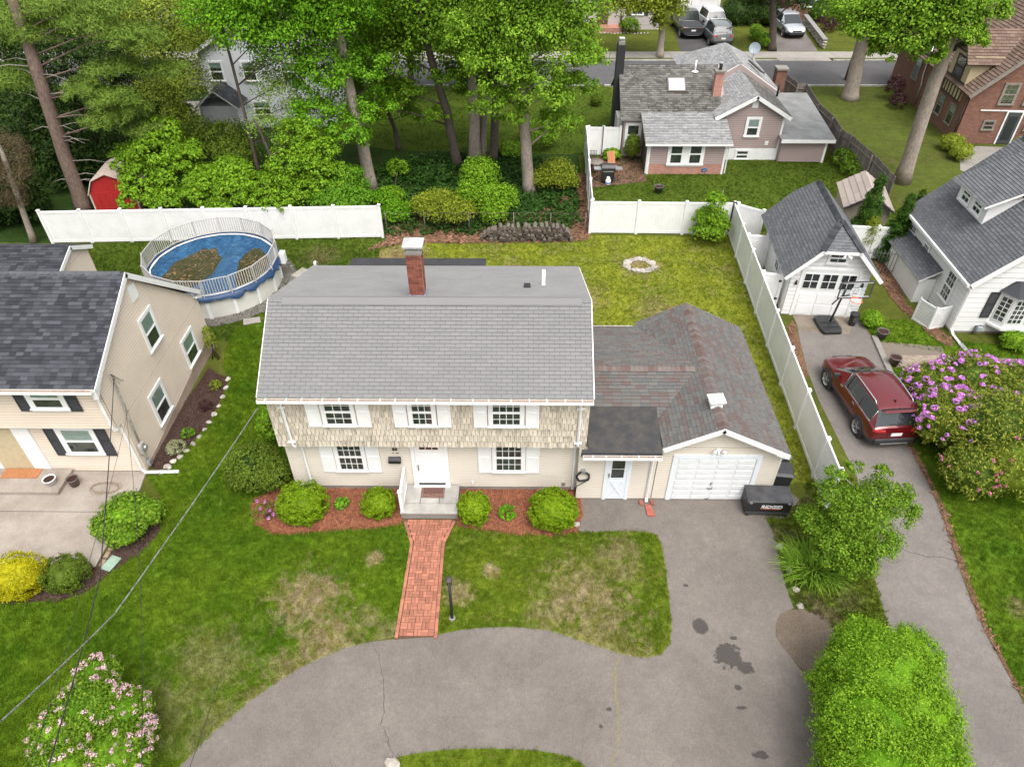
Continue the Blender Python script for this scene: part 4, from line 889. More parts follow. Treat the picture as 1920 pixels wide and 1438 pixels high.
# breezeway roof, garage roof, each clipped along the valleys
RY, RZ = 18.0, 3.40
ft = lambda y: RZ-(RY-y)*.44
zz = lambda x: PKZ-abs(x-PKX)*.50
xv = PKX-(PKZ-RZ)/.50     # where the ridge dies into the garage slope
def roofA(pts, nobj, **k): roof(A, pts, .125, .30, S_multi, M_wpaint, nobj, .010, .09, stagger='r', **k)
yv0 = RY-(RZ-zz(4.46))/.44
roofA([(2.14, 16.36, ft(16.36)), (4.44, 16.36, ft(16.36)), (xv, RY, RZ), (2.14, RY, RZ)], 70)
bt = lambda y: RZ-(y-RY)*.235
yb_, xb_ = 21.35, PKX-(PKZ-bt(21.35))/.50
roofA([(xb_, yb_, bt(yb_)), (2.14, yb_, bt(yb_)), (2.14, RY, RZ), (xv, RY, RZ)], 60)
GR0, GR1 = 15.02, 21.60
xe = 4.40
roofA([(xe, yv0-.05, zz(xe)), (xe, GR0, zz(xe)), (PKX, GR0, PKZ), (PKX, RY, PKZ), (xv, RY, zz(xv))], 90)
roofA([(xb_, GR1, zz(xb_)), (xb_, yb_-.03, zz(xb_)), (xv, RY, zz(xv)), (PKX, RY, PKZ), (PKX, GR1, PKZ)], 40)
xr_ = 8.30
roofA([(xr_, GR0, zz(xr_)), (xr_, GR1, zz(xr_)), (PKX, GR1, PKZ), (PKX, GR0, PKZ)], 40)
# ridge caps
def caps(root, a, b, mat, w=.15, step=.15, name='ridge_cap', drop=.5):
    a, b = Vector(a), Vector(b); U = (b-a).normalized(); S_ = U.cross(Zv).normalized(); L = (b-a).length; n = int(L/step); me = None
    m = MB(); m.add([(0, -w, -w*drop+.022), (0, 0, .036), (0, w, -w*drop+.022), (step+.02, -w, -w*drop+.012), (step+.02, 0, .018), (step+.02, w, -w*drop+.012), (0, -w, -w*drop+.0), (0, 0, .008), (0, w, -w*drop)], [(0, 3, 4, 1), (1, 4, 5, 2), (6, 0, 1, 7), (7, 1, 2, 8)])
    me = m.mesh(name, mat); ez = S_.cross(U); eul = Matrix((U, -S_, Zv if abs(U.z) < .01 else (U.cross(-S_)))).transposed().to_euler()
    for i in range(n): o = inst(name, me, root, a+U*(i*step), eul)
S_cap = shingle_mat('ridge_cap_shingle', (.115, .072, .064), (.155, .135, .128), streak=.08); caps(A, (PKX, GR0, PKZ), (PKX, GR1, PKZ), S_cap, .17); caps(A, (2.15, RY, RZ), (xv-.02, RY, RZ), S_cap, .17, drop=.35)
rake(A, (PKX, GR0, PKZ-.015), (xe-.02, GR0, zz(xe)-.015), (0, -1, 0)); rake(A, (PKX, GR0, PKZ-.015), (xr_, GR0, zz(xr_)-.015), (0, -1, 0))
MB().prism([(xr_-.42, GR0-.028, zz(xr_)-.02), (xr_, GR0-.028, zz(xr_)-.19), (xr_, GR0-.028, zz(xr_)-.0)], (0, .22, 0)).build('eave_return', M_wpaint, A)
rake(A, (PKX, GR1, PKZ-.015), (xr_, GR1, zz(xr_)-.015), (0, 1, 0))
MB().box((2.14, yb_+.002, bt(yb_)-.10), (xb_-.1, yb_+.025, bt(yb_)+.015)).build('fascia', M_wpaint, A)
# white brick vent stack on the garage ridge
vs = MB(); vx, vy = 6.05, 16.15; vs.box((vx-.17, vy-.17, 3.15), (vx+.17, vy+.17, 3.62)); vso = vs.build('vent_stack', M_wpaint, A, bevel=.02)
for k in range(4): MB().box((vx-.18, vy-.18, 3.34+k*.075), (vx+.18, vy+.18, 3.405+k*.075)).build('brick', M_wpaint, vso, bevel=.012)
MB().obox((vx, vy, 3.66), Vector((1, .06, .05)).normalized(), Vector((-.06, 1, 0)).normalized(), Zv, (-.25, .25), (-.24, .22), (0, .035)).build('vent_cap', plain('chipped_white', (.72, .71, .68), .8, dirt=.1, scale=16, c2=(.25, .22, .19)), vso)

# ================================================================ left neighbour house
Lh = thing('house', 'tan sided house with charcoal roof and black shutters at the left edge of the photo', 'house', (-16, 16.37, 0), world=True)
LX, LYf, LYs, LYb = -12.80, 16.37, 16.05, 23.35; LXL = -24.0
LE, LR, LB = (15.72, 4.32), (19.35, 6.12), (23.5, 2.75)
ext(Lh, 'wall', [(LX, LYf, 0), (LX, LYb, 0), (LX, LYb, 2.55), (LX, 19.35, 5.95), (LX, LYs+.0, 4.15), (LX, LYs, 2.40), (LX, LYf, 2.40)][::-1], (LXL-LX, 0, 0), M_seamshade)
wall(Lh, [(LXL, LYf, .05), (LX, LYf, .05), (LX, LYf, 2.40), (LXL, LYf, 2.40)], .115, M_sidetan, .032, .004)
wall(Lh, [(LXL, LYs, 2.38), (LX, LYs, 2.38), (LX, LYs, 4.2), (LXL, LYs, 4.2)], .115, M_sidetan, .032, .004)
wall(Lh, [(LX, LYf, .05), (LX, LYb, .05), (LX, LYb, 2.38), (LX, LYf, 2.38)], .115, M_sidetan, .032, .004)
wall(Lh, [(LX, LYs, 2.38), (LX, LYb, 2.38), (LX, LYb, 2.55), (LX, 19.35, 5.92), (LX, LYs, 4.15)], .115, M_sidetan, .032, .004)
ext(Lh, 'foundation', [(LX+.022, LYf+.05, 0), (LX+.022, LYb+.03, 0), (LX+.022, LYb+.03, .74), (LX+.022, LYf+.05, .10)], (.012, 0, 0), M_found)
MB().box((LXL, LYs+.02, 2.33), (LX, LYf-.01, 2.375)).build('soffit', M_wpaint, Lh)
for (x, y, z0, z1) in ((LX, LYf, .05, 2.38),): MB().box((x-.05, y-.03, z0), (x+.03, y+.05, z1)).build('corner_board', M_sidetan, Lh)
LRX = LX+.16
roof(Lh, [(LXL, LE[0], LE[1]), (LRX, LE[0], LE[1]), (LRX, LR[0], LR[1]), (LXL, LR[0], LR[1])], .135, .22, S_char, M_wpaint, 300, .012, .12, stagger='r', gap=.003)
roof(Lh, [(LRX, LB[0], LB[1]), (LXL, LB[0], LB[1]), (LXL, LR[0], LR[1]), (LRX, LR[0], LR[1])], .135, .5, S_char, M_wpaint, 0, .012, .12, stagger='r')
caps(Lh, (LXL, LR[0], LR[1]), (LRX, LR[0], LR[1]), plain('dark_cap', (.075, .078, .088), .9, var=.12), .16, .22)
rake(Lh, (LRX, LE[0], LE[1]-.01), (LRX, LR[0], LR[1]-.01), (1, 0, 0), .17); rake(Lh, (LRX, LR[0], LR[1]-.01), (LRX, LB[0], LB[1]-.01), (1, 0, 0), .17)
gutter(Lh, (LXL, LE[0]-.01, LE[1]-.02), (LRX-.05, LE[0]-.01, LE[1]-.02), (0, -1, 0), hangers=0, w=.13)
MB().prism([(LRX-.16, LE[0]+.0, LE[1]-.42), (LRX-.16, LE[0]+.5, LE[1]-.05), (LRX-.16, LE[0], LE[1]-.06)], (.15, 0, 0)).build('eave_return', M_wpaint, Lh)
MB().prism([(LRX-.16, LB[0]-.45, LB[1]-.10), (LRX-.16, LB[0]+.0, LB[1]-.36), (LRX-.16, LB[0], LB[1]-.05)], (.15, 0, 0)).build('eave_return', M_wpaint, Lh)
downspout(Lh, [(LX-.10, 15.66, 4.22), (LX-.10, 15.8, 4.1), (LX-.08, LYs-.10, 3.95), (LX-.08, LYs-.10, 2.5), (LX-.06, LYs-.06, 2.34), (LX-.06, LYf-.10, 2.2), (LX-.06, LYf-.10, .22), (LX+.05, LYf-.12, .10), (LX+1.15, LYf-.05, .07)], w=.09)
for C, w, h in (((LX+.02, 19.63, 3.05), .78, 1.18), ((LX+.02, 21.60, .78), .88, 1.10), ((LX+.02, 18.52, .62), .84, 1.22)):
    window(Lh, C, (0, 1, 0), w, h, 1, 1, .12, .48, sash=M_white)
for C, w, h in (((-14.52, LYs-.022, 3.30), .92, .76), ((-14.48, LYf-.022, .98), 1.0, 1.07)):
    window(Lh, C, (1, 0, 0), w, h, 1, 1, .14, .5, sash=M_white)
    for s_ in (-1, 1): shutter(Lh, (C[0]+s_*(w/2+.14+.19), C[1], C[2]-.14), (1, 0, 0), .36, h+.28, M_blackshut, True)
MB().obox((LX+.02, 19.55, 4.95), Yv, Zv, Xv, (-.22, .22), (0, .55), (0, .04)).build('gable_vent', M_white, Lh, bevel=.01)
# entrance at the far left
ed = MB().box((-17.6, LYf-.06, .1), (-16.55, LYf-.015, 2.05)).build('door', plain('yellow_door', (.50, .42, .27), .6), Lh)
for x0, x1 in ((-16.55, -15.98), (-17.75, -17.6)): MB().box((x0, LYf-.07, .05), (x1, LYf-.01, 2.2)).build('door_trim', M_white, Lh)
# electric service: mast, cable and meter on the gable wall
ms = MB(); ms.tube([(LX+.10, 16.55, 1.25), (LX+.10, 16.6, 2.2), (LX+.12, 16.75, 3.95), (LX+.14, 16.66, 4.15)], .032, 8); ms.build('service_mast', plain('grey_conduit', (.42, .40, .37), .6, dirt=.2, scale=9), Lh)
ms = MB()
for k in range(3): ms.tube([(LX+.14, 16.66, 4.15), (LX+.3+.1*k, 16.6, 3.9), (LX+.25, 16.75+.1*k, 3.65)], .008, 5)
ms.build('service_cable', M_black, Lh)
MB().box((LX+.05, 16.40, .80), (LX+.20, 16.66, 1.22)).build('meter_box', MC['grey_conduit'], Lh, bevel=.02); mm = MB(); mm.tube([(LX+.2, 16.53, 1.04), (LX+.30, 16.53, 1.04)], .085, 14); mm.build('electric_meter', M_metal, Lh)
MB().tube([(LX+.1, 16.53, .8), (LX+.1, 16.55, .35)], .025, 6).build('conduit', MC['grey_conduit'], Lh); MB().box((LX+.05, 16.46, .16), (LX+.18, 16.66, .40)).build('junction_box', M_metal, Lh, bevel=.015)
# its concrete patio, step, edging
pat = [(-24, 16.34), (LX+.02, 16.34)]+GP((255, 940), (192, 1040), (180, 1064), (0, 1062))+[(-24, GP((0, 1062))[0][1])]
pt = sheet('patio', pat, .05, M_patio, thick=.05)
for (a, b2) in (((-24, 14.62), (-12.9, 14.62)),): MB().box((-20, 14.55, .0505), (-12.55, 14.57, .052)).build('joint', M_crack, pt)
eb = MB(); M_edge = plain('buff_edging', (.33, .24, .17), .9, var=.25, dirt=.12)
ea, ez_ = GP((255, 940), (184, 1066)); 
for k in range(9):
    t0, t1 = k/9, (k+1)/9-.02; a = Vector((ea[0]+(ez_[0]-ea[0])*t0, ea[1]+(ez_[1]-ea[1])*t0, 0)); b2 = Vector((ea[0]+(ez_[0]-ea[0])*t1, ea[1]+(ez_[1]-ea[1])*t1, 0))
    U = (b2-a).normalized(); MB().obox(a, U, Vector((-U.y, U.x, 0)), Zv, (0, (b2-a).length), (.01, .14), (0, .085)).build('edging_block', M_edge, pt, bevel=.008)
for k in range(14): x = -12.95-.22*k-.3; MB().box((x, 12.13, 0), (x+.2, 12.25, .085)).build('edging_block', M_edge, pt, bevel=.008)
st = thing('patio_step', 'low tan concrete step slab under the left house door', 'step', (-15.9, 15.6, .05), world=True); MB().box((-18, 15.25, .05), (-15.25, 16.3, .20)).build('slab', M_patio, st, bevel=.01)
MB().box((-17.5, 15.85, .20), (-16.25, 16.28, .22)).build('coir_mat', plain('orange_mat', (.42, .18, .07), .95, dirt=.2, scale=30, bump=.5, c2=(.2, .08, .04)), st)
# rear ell of the left house, seen past its ridge
el = thing('rear_shed', 'small tan sided outbuilding with a charcoal roof behind the left house', 'shed', (-20.4, 25.4, 0), world=True)
ext(el, 'wall', [(-19.35, 24.5, 0), (-19.35, 27.7, 0), (-19.35, 27.7, 2.3), (-19.35, 26.5, 2.95), (-19.35, 24.5, 2.2)][::-1], (-6, 0, 0), M_sidetan)
wall(el, [(-19.35, 24.5, .05), (-19.35, 27.7, .05), (-19.35, 27.7, 2.3), (-19.35, 24.5, 2.2)], .115, M_sidetan, .032, .004)
wall(el, [(-19.35, 24.5, 2.2), (-19.35, 27.7, 2.3), (-19.35, 26.5, 2.92)], .115, M_sidetan, .032, .004)
roof(el, [(-25, 24.2, 2.12), (-19.2, 24.2, 2.12), (-19.2, 26.5, 3.0), (-25, 26.5, 3.0)], .14, .3, S_char, M_wpaint, 0, .012, .1, stagger='r')
roof(el, [(-19.2, 27.95, 2.25), (-25, 27.95, 2.25), (-25, 26.5, 3.0), (-19.2, 26.5, 3.0)], .14, .3, S_char, M_wpaint, 0, .012, .1, stagger='r')
rake(el, (-19.2, 24.2, 2.1), (-19.2, 26.5, 2.98), (1, 0, 0)); rake(el, (-19.2, 26.5, 2.98), (-19.2, 27.95, 2.23), (1, 0, 0))

# ================================================================ mauve house at the back
Mh = thing('house', 'small mauve house with mossy grey roof and tall black chimney behind the white fence', 'house', (11, 42, 0), world=True)
def box_house(root, x0, x1, y0, y1, z, mat): ext(root, 'wall', [(x0, y0, 0), (x1, y0, 0), (x1, y1, 0), (x0, y1, 0)], (0, 0, z), mat)
# main block
box_house(Mh, 6.35, 12.6, 43.1, 49.0, 2.5, M_sidemauve)
ext(Mh, 'gable', [(6.36, 43.1, 2.5), (6.36, 46.9, 4.3), (6.36, 49, 2.5)][::-1], (6.2, 0, 0), M_sidemauve)
roof(Mh, [(6.1, 42.75, 2.45), (12.2, 42.75, 2.45), (12.2, 46.0, 4.62), (6.1, 46.0, 4.62)], .15, .30, S_old, M_wpaint, 0, .013, .12)
roof(Mh, [(12.2, 49.4, 2.4), (6.1, 49.4, 2.4), (6.1, 46.0, 4.62), (12.2, 46.0, 4.62)], .2, .3, S_old, M_wpaint, 0, .013, .12)
wall(Mh, [(6.35, 43.1, .05), (7.5, 43.1, .05), (7.5, 43.1, 2.45), (6.35, 43.1, 2.45)], .13, M_sidemauve, .035, .004)
window(Mh, (6.95, 43.08, .75), (1, 0, 0), .72, 1.25, 1, 1, .14, .0)
# cross wing with gable towards us
gx0, gx1, gpx = 11.95, 15.85, 13.9
ext(Mh, 'wall', [(gx0, 42.6, 0), (gx1, 42.6, 0), (gx1, 42.6, 2.75), (gpx, 42.6, 3.85), (gx0, 42.6, 2.75)][::-1], (0, 7.5, 0), plain('mauve_seam_shade', (.13, .10, .10), .9))  # core coloured darker than the boards to stand in for shade under mauve laps
wall(Mh, [(gx0, 42.6, .75), (gx1, 42.6, .75), (gx1, 42.6, 2.75), (gx0, 42.6, 2.75)], .13, M_sidemauve, .035, .004)
wall(Mh, [(gx0, 42.6, 2.75), (gx1, 42.6, 2.75), (gpx, 42.6, 3.86)], .13, M_sidemauve, .035, .004)
MB().box((gx0, 42.575, 0), (gx1, 42.598, .74)).build('foundation', M_wpaint, Mh)
window(Mh, (14.05, 42.57, 1.55), (1, 0, 0), .68, 1.0, 1, 1, .13, .5, blindmat=M_blindw); window(Mh, (13.75, 42.57, .12), (1, 0, 0), .72, .48, 1, 1, .08, .0, name='basement_window')
roof(Mh, [(gx0-.35, 47.0, 2.72), (gx0-.35, 42.3, 2.72), (gpx, 42.3, 4.02), (gpx, 47.0, 4.02)], .15, .30, S_pale, M_wpaint, 0, .013, .12)
roof(Mh, [(gx0-.9, 54.4, 2.72), (gx0-.9, 47.03, 2.72), (gpx, 47.03, 4.42), (gpx, 51.6, 4.42)], .15, .30, S_pale, M_wpaint, 0, .013, .12)
roof(Mh, [(gx1+.9, 47.03, 2.72), (gx1+.9, 54.4, 2.72), (gpx, 51.6, 4.42), (gpx, 47.03, 4.42)], .15, .30, S_pale, M_wpaint, 0, .013, .12)
slab(Mh, 'gable', [(gx0-.9, 47.0, 2.6), (gx1+.9, 47.0, 2.6), (gpx, 47.0, 4.36)], .1, M_sidemauve)
roof(Mh, [(gx1+.35, 42.3, 2.72), (gx1+.35, 47.0, 2.72), (gpx, 47.0, 4.02), (gpx, 42.3, 4.02)], .15, .30, S_old, M_wpaint, 0, .013, .12)
rake(Mh, (gpx, 42.3, 4.0), (gx0-.35, 42.3, 2.7), (0, -1, 0), .2); rake(Mh, (gpx, 42.3, 4.0), (gx1+.35, 42.3, 2.7), (0, -1, 0), .2)
caps(Mh, (gpx, 47.03, 4.42), (gpx, 51.6, 4.42), S_pale, .14, .2)
caps(Mh, (gpx, 42.3, 4.02), (gpx, 47.0, 4.02), S_pale, .14, .2)
MB().box((13.75, 42.56, 3.2), (14.1, 42.59, 3.6)).build('gable_vent', M_wpaint, Mh)
for x in (12.9, 15.1): MB().box((x-.1, 42.54, .95), (x+.1, 42.59, 1.2)).build('wall_box', M_wpaint, Mh)
MB().box((gx1-.08, 42.56, .0), (gx1+.03, 42.62, 2.72)).build('corner_board', M_wpaint, Mh)
ext(Mh, 'wall', [(11.95, 50.2, 0), (15.85, 50.2, 0), (16.2, 53.6, 0), (11.9, 53.6, 0)], (0, 0, 2.7), M_sidemauve)
roof(Mh, [(gx1+.9, 54.4, 2.72), (gx0-.9, 54.4, 2.72), (gpx, 51.6, 4.42)], .15, .3, S_pale, M_wpaint, 0, .013, .1)
# front room with salmon brick base
fx0, fx1, fyf = 7.60, 12.10, 40.50
ext(Mh, 'wall', [(fx0, fyf, 0), (fx0, 43.05, 0), (fx0, 43.05, 2.55), (fx0, fyf, 2.0)][::-1], (fx1-fx0-.0, 0, 0), MC['mauve_seam_shade'])
wall(Mh, [(fx0, fyf, .62), (fx1, fyf, .62), (fx1, fyf, 2.0), (fx0, fyf, 2.0)], .13, M_sidemauve, .035, .004)
bbm = MB().box((fx0, fyf-.03, 0), (fx1, fyf-.002, .61)).build('brick_base', B_salmon, Mh)
for wx in (9.22, 10.34): window(Mh, (wx, fyf-.025, .68), (1, 0, 0), .70, 1.16, 1, 1, .17, .0)
MB().box((9.745, fyf-.085, .52), (9.815, fyf-.026, 2.0)).build('mullion', M_white, Mh)
for x in (fx0+.02, fx1-.02): MB().box((x-.06, fyf-.05, 0), (x+.06, fyf+.02, 2.0)).build('corner_board', M_wpaint, Mh)
roof(Mh, [(fx0-.3, 40.2, 1.98), (fx1+.25, 40.2, 1.98), (fx1+.25, 43.0, 2.78), (fx0-.3, 43.0, 2.78)], .15, .28, S_pale, M_wpaint, 0, .012, .1, stagger='r')
gutter(Mh, (fx0-.3, 40.19, 1.97), (fx1+.25, 40.19, 1.97), (0, -1, 0), hangers=0, w=.1)
for x in (fx0-.1, fx1+.12): downspout(Mh, [(x, 40.15, 1.88), (x, fyf-.10, 1.7), (x, fyf-.12, .1)])
sg = MB(); sg.tube([(11.02, fyf-.10, .28), (11.02, fyf-.06, .30)], .17, 8); sg.build('security_sign', plain('blue_sign', (.06, .2, .5), .5), Mh)
sgn = MB(); sgn.obox((11.02, fyf-.112, .29), Vector((1, 0, .3)).normalized(), Zv, Vector((0, -1, 0)), (-.09, .09), (-.015, .015), (0, .004)); sgn.obox((11.02, fyf-.112, .35), Vector((1, 0, .3)).normalized(), Zv, Vector((0, -1, 0)), (-.06, .07), (-.012, .012), (0, .004)); sgn.build('sign_mark', M_white, Mh)
# flat-roofed wing on the right
ext(Mh, 'wall', [(14.6+1.3, 42.3, 0), (18.62, 42.25, 0), (19.3, 49.5, 0), (15.9, 49.5, 0)], (0, 0, 1.45), M_sidemauve)
wall(Mh, [(15.93, 42.24, .05), (18.62, 42.19, .05), (18.62, 42.19, 1.40), (15.93, 42.24, 1.40)], .13, M_sidemauve, .035, .004)
ext(Mh, 'flat_roof', [(15.7, 41.85, 1.5), (18.95, 41.8, 1.5), (19.6, 49.8, 1.62), (15.7, 49.8, 1.62)], (0, 0, .08), plain('grey_flat_roof', (.23, .235, .235), .9, dirt=.12, scale=1.2, fine=.08, c2=(.15, .148, .14)))
MB().box((15.7, 41.78, 1.38), (18.95, 41.84, 1.57)).build('fascia', M_wpaint, Mh); MB().box((18.55, 42.15, 0), (18.68, 42.25, 1.42)).build('corner_board', M_wpaint, Mh)
# chimneys and roof fittings
bc = MB().box((5.88, 45.4, 0), (6.34, 46.1, 5.9)).build('black_chimney', plain('black_paint', (.028, .028, .032), .6, dirt=.1), Mh)
MB().box((5.92, 45.5, 5.9), (6.30, 46.0, 6.05)).build('chimney_crown', M_conc, bc); MB().box((5.95, 45.55, 6.2), (6.27, 45.95, 6.24)).build('chimney_cap', M_alu, bc)
MB().box((6.0, 45.6, 6.05), (6.22, 45.9, 6.2)).build('flue', M_metal, bc)
rc = MB().box((11.7, 44.1, 2.9), (12.2, 44.55, 4.75)).build('brick_chimney', B_salmon, Mh); MB().box((11.62, 44.02, 4.75), (12.28, 44.63, 4.85)).build('chimney_crown', M_conc, rc); MB().tube([(11.95, 44.3, 4.85), (11.95, 44.3, 5.2)], .1, 10).build('flue', M_black, rc); MB().tube([(11.95, 44.3, 5.22), (11.95, 44.3, 5.27)], .15, 10).build('flue_cap', M_metal, rc)
b2c = MB().box((18.05, 52.0, 0), (18.75, 52.7, 2.5)).build('brick_chimney', B_red, Mh); MB().box((17.98, 51.92, 2.5), (18.82, 52.78, 2.62)).build('chimney_crown', M_conc, b2c)
O_, U_, V_, N_, _p2 = frame3([(6.1, 42.75, 2.45), (12.2, 42.75, 2.45), (12.2, 46.0, 4.62)])
C_ = Vector((9.55, 44.75, 2.45+(44.75-42.75)*.668))
sk_ = MB(); sk_.obox(C_, U_, V_, N_, (-.55, .55), (-.5, .5), (0, .12)); sko = sk_.build('skylight', plain('bronze_frame', (.15, .12, .10), .5), Mh); MB().obox(C_, U_, V_, N_, (-.47, .47), (-.42, .42), (.121, .14)).build('pane', plain('skylight_glass', (.48, .55, .64), .08, dirt=.02), sko)
MB().tube([(10.75, 45.6, 4.3), (10.75, 45.6, 5.0)], .05, 8).build('vent_pipe', M_white, Mh); MB().lathe([(.22, 0), (.05, .08)], (10.75, 45.6, 4.35), 12).build('pipe_collar', M_white, Mh)
MB().tube([(16.2, 45.8, 2.8), (16.2, 45.8, 3.6)], .07, 8).build('vent_pipe', M_black, Mh)
MB().obox((15.35, 48.4, 3.75), Vector((.25, -1, -.12)).normalized(), Vector((1, .25, -.45)).normalized(), Zv, (-.9, .9), (-.16, .16), (0, .1)).build('roof_box', plain('dark_panel', (.09, .085, .07), .7), Mh)
# satellite dish
ds = MB(); prof = [(0, 0), (.14, .015), (.28, .06), (.38, .12)]; ds.lathe(prof, (0, 0, 0), 20); ds.lathe([(.38, .12), (.39, .115), (.28, .05), (.0, -.012)], (0, 0, 0), 20)
do_ = ds.build('dish', plain('dish_grey', (.25, .29, .33), .5, dirt=.08), None); do_.parent = Mh; do_.location = Vector((16.35, 52.8, 3.7))-off(Mh); do_.rotation_euler = (radians(62), 0, radians(-15))
da = MB(); da.tube([(16.35, 52.85, 3.65), (16.2, 52.4, 2.9)], .03, 6); da.tube([(16.35, 52.85, 3.6), (16.3, 52.0, 2.9)], .018, 6); da.tube([(16.35, 52.5, 3.3), (16.0, 52.2, 4.0)], .015, 5); da.build('dish_mast', M_metal, Mh)
# side porch with glass at the left
MB().box((6.05, 43.9, 0), (6.33, 45.2, 2.1)).build('side_bay', M_wpaint, Mh)

# ================================================================ white garage with clipped gable
Wg = thing('garage', 'white detached garage with slate grey clipped gable roof behind the basketball hoop', 'garage', (11.60, 25.93, 0), radians(-4.7))
gw, gd_ = 3.20, 4.9; gh = 2.32; ph_ = 4.25
ext(Wg, 'wall', [(0, 0, 0), (gw, 0, 0), (gw, 0, gh), (gw*.66, 0, 3.42), (gw*.34, 0, 3.42), (0, 0, gh)][::-1], (0, gd_, 0), M_seamshade)
wall(Wg, [(gw, 0, .03), (gw, gd_, .03), (gw, gd_, gh), (gw, 0, gh)], .20, M_sidewhite)
for p in ([(0, 0, .03), (.42, 0, .03), (.42, 0, gh), (0, 0, gh)], [(gw-.42, 0, .03), (gw, 0, .03), (gw, 0, gh), (gw-.42, 0, gh)], [(0, 0, gh), (gw, 0, gh), (gw*.66, 0, 3.42), (gw*.34, 0, 3.42)]): wall(Wg, p, .20, M_sidewhite, .02, .003)
wall(Wg, [(0, gd_, .03), (0, 0, .03), (0, 0, gh), (0, gd_, gh)], .20, M_sidewhite, .02, .003)
ov = .42; rx0, rx1, ry0, ry1 = -ov, gw+ov, -.38, gd_+.3; ez0 = 2.10; mx = gw/2; sl_ = (ph_-ez0)/(mx+ov)
zc = 3.42; xc0 = mx-(ph_-zc)/sl_; xc1 = mx+(ph_-zc)/sl_; yh = .75
roof(Wg, [(rx0, ry1, ez0), (rx0, ry0, ez0), (xc0, ry0, zc), (mx, yh, ph_), (mx, ry1-.6, ph_), (xc0, ry1, zc)], .14, .30, S_slate, M_wpaint, 150, .012, .10)
roof(Wg, [(rx1, ry0, ez0), (rx1, ry1, ez0), (xc1, ry1, zc), (mx, ry1-.6, ph_), (mx, yh, ph_), (xc1, ry0, zc)], .14, .30, S_slate, M_wpaint, 0, .012, .10)
roof(Wg, [(xc0, ry0, zc), (xc1, ry0, zc), (mx, yh, ph_)], .14, .30, S_slate, M_wpaint, 40, .012, .08)
roof(Wg, [(xc1, ry1, zc), (xc0, ry1, zc), (mx, ry1-.6, ph_)], .14, .30, S_slate, M_wpaint, 0, .012, .08)
caps(Wg, (mx, yh, ph_), (mx, ry1-.6, ph_), S_slated, .14, .16, drop=.8)
def hipcap(root, a, b, mat, w=.13):
    a, b = Vector(a), Vector(b); L = (b-a).length; U = (b-a).normalized(); S_ = U.cross(Zv).normalized(); N_ = S_.cross(U); n = int(L/.16)
    m = MB()
    for i in range(n):
        p = a+U*(i*.16); m.obox(p, U, -S_ if 0 else S_, N_ if N_.z > 0 else -N_, (0, .155), (-w, w), (.012, .034))
    m.build('hip_cap', mat, root, kind='stuff')
hipcap(Wg, (xc0, ry0, zc), (mx, yh, ph_), S_slated); hipcap(Wg, (xc1, ry0, zc), (mx, yh, ph_), S_slated)
rake(Wg, (rx0, ry0, ez0-.01), (xc0, ry0, zc-.01), (0, -1, 0), .15); rake(Wg, (xc1, ry0, zc-.01), (rx1, ry0, ez0-.01), (0, -1, 0), .15); rake(Wg, (xc0, ry0, zc-.01), (xc1, ry0, zc-.01), (0, -1, 0), .12)
go_ = MB().box((.46, -.03, .03), (gw-.46, 0.0, 2.30)).build('garage_door', M_sidewhite, Wg)
ow = (gw-.92)/3
for i in range(3):
    for a in range(2):
        MB().box((.52+ow*i+.02, -.062, .55*a+.12), (.46+ow*(i+1)-.06, -.031, .55*a+.6)).build('door_panel', M_sidewhite, go_)
    x0 = .46+ow*i+.07; x1 = .46+ow*(i+1)-.07
    MB().box((x0, -.034, 1.42), (x1, -.0305, 2.15)).build('interior', M_dark, go_)
    for a in range(2):
        for c in range(2): MB().box((x0+(x1-x0)*a/2+.015, -.05, 1.43+.36*c), (x0+(x1-x0)*(a+1)/2-.015, -.0465, 1.43+.36*c+.33)).build('pane', M_glass, go_)
    fr = MB()
    for a in range(3): xx = x0+(x1-x0)*a/2; fr.box((xx-.014, -.056, 1.42), (xx+.014, -.035, 2.15))
    for c in range(3): zz_ = 1.42+.365*c; fr.box((x0-.012, -.0585, zz_-.014), (x1+.012, -.0365, zz_+.014))
    fr.build('muntins', M_sidewhite, go_)
for (a, b2, c, e) in ((.36, .455, .02, 2.42), (gw-.455, gw-.36, .02, 2.42), (.456, gw-.456, 2.31, 2.42)): MB().box((a, -.06, c), (b2, -.0, e)).build('door_trim', M_sidewhite, Wg)
window(Wg, (mx+.05, -.02, 2.72), (1, 0, 0), .72, .46, 2, 1, .07, 0, name='window'); window(Wg, (-.02, 2.1, 1.0), (0, -1, 0), .6, .9, 2, 1, .07, 0)
for s_ in (-1, 1): MB().tube([(mx+.2+s_*.05, -.42, 3.26), (mx+.2+s_*.16, -.55, 3.24)], [.03, .06], 8).build('lamp_head', M_white, Wg)
for x in (.24, gw-.22): MB().tube([(x, -.08, 1.62), (x, -.08, 1.80)], [.06, .04], 8).build('wall_lamp', M_black, Wg)

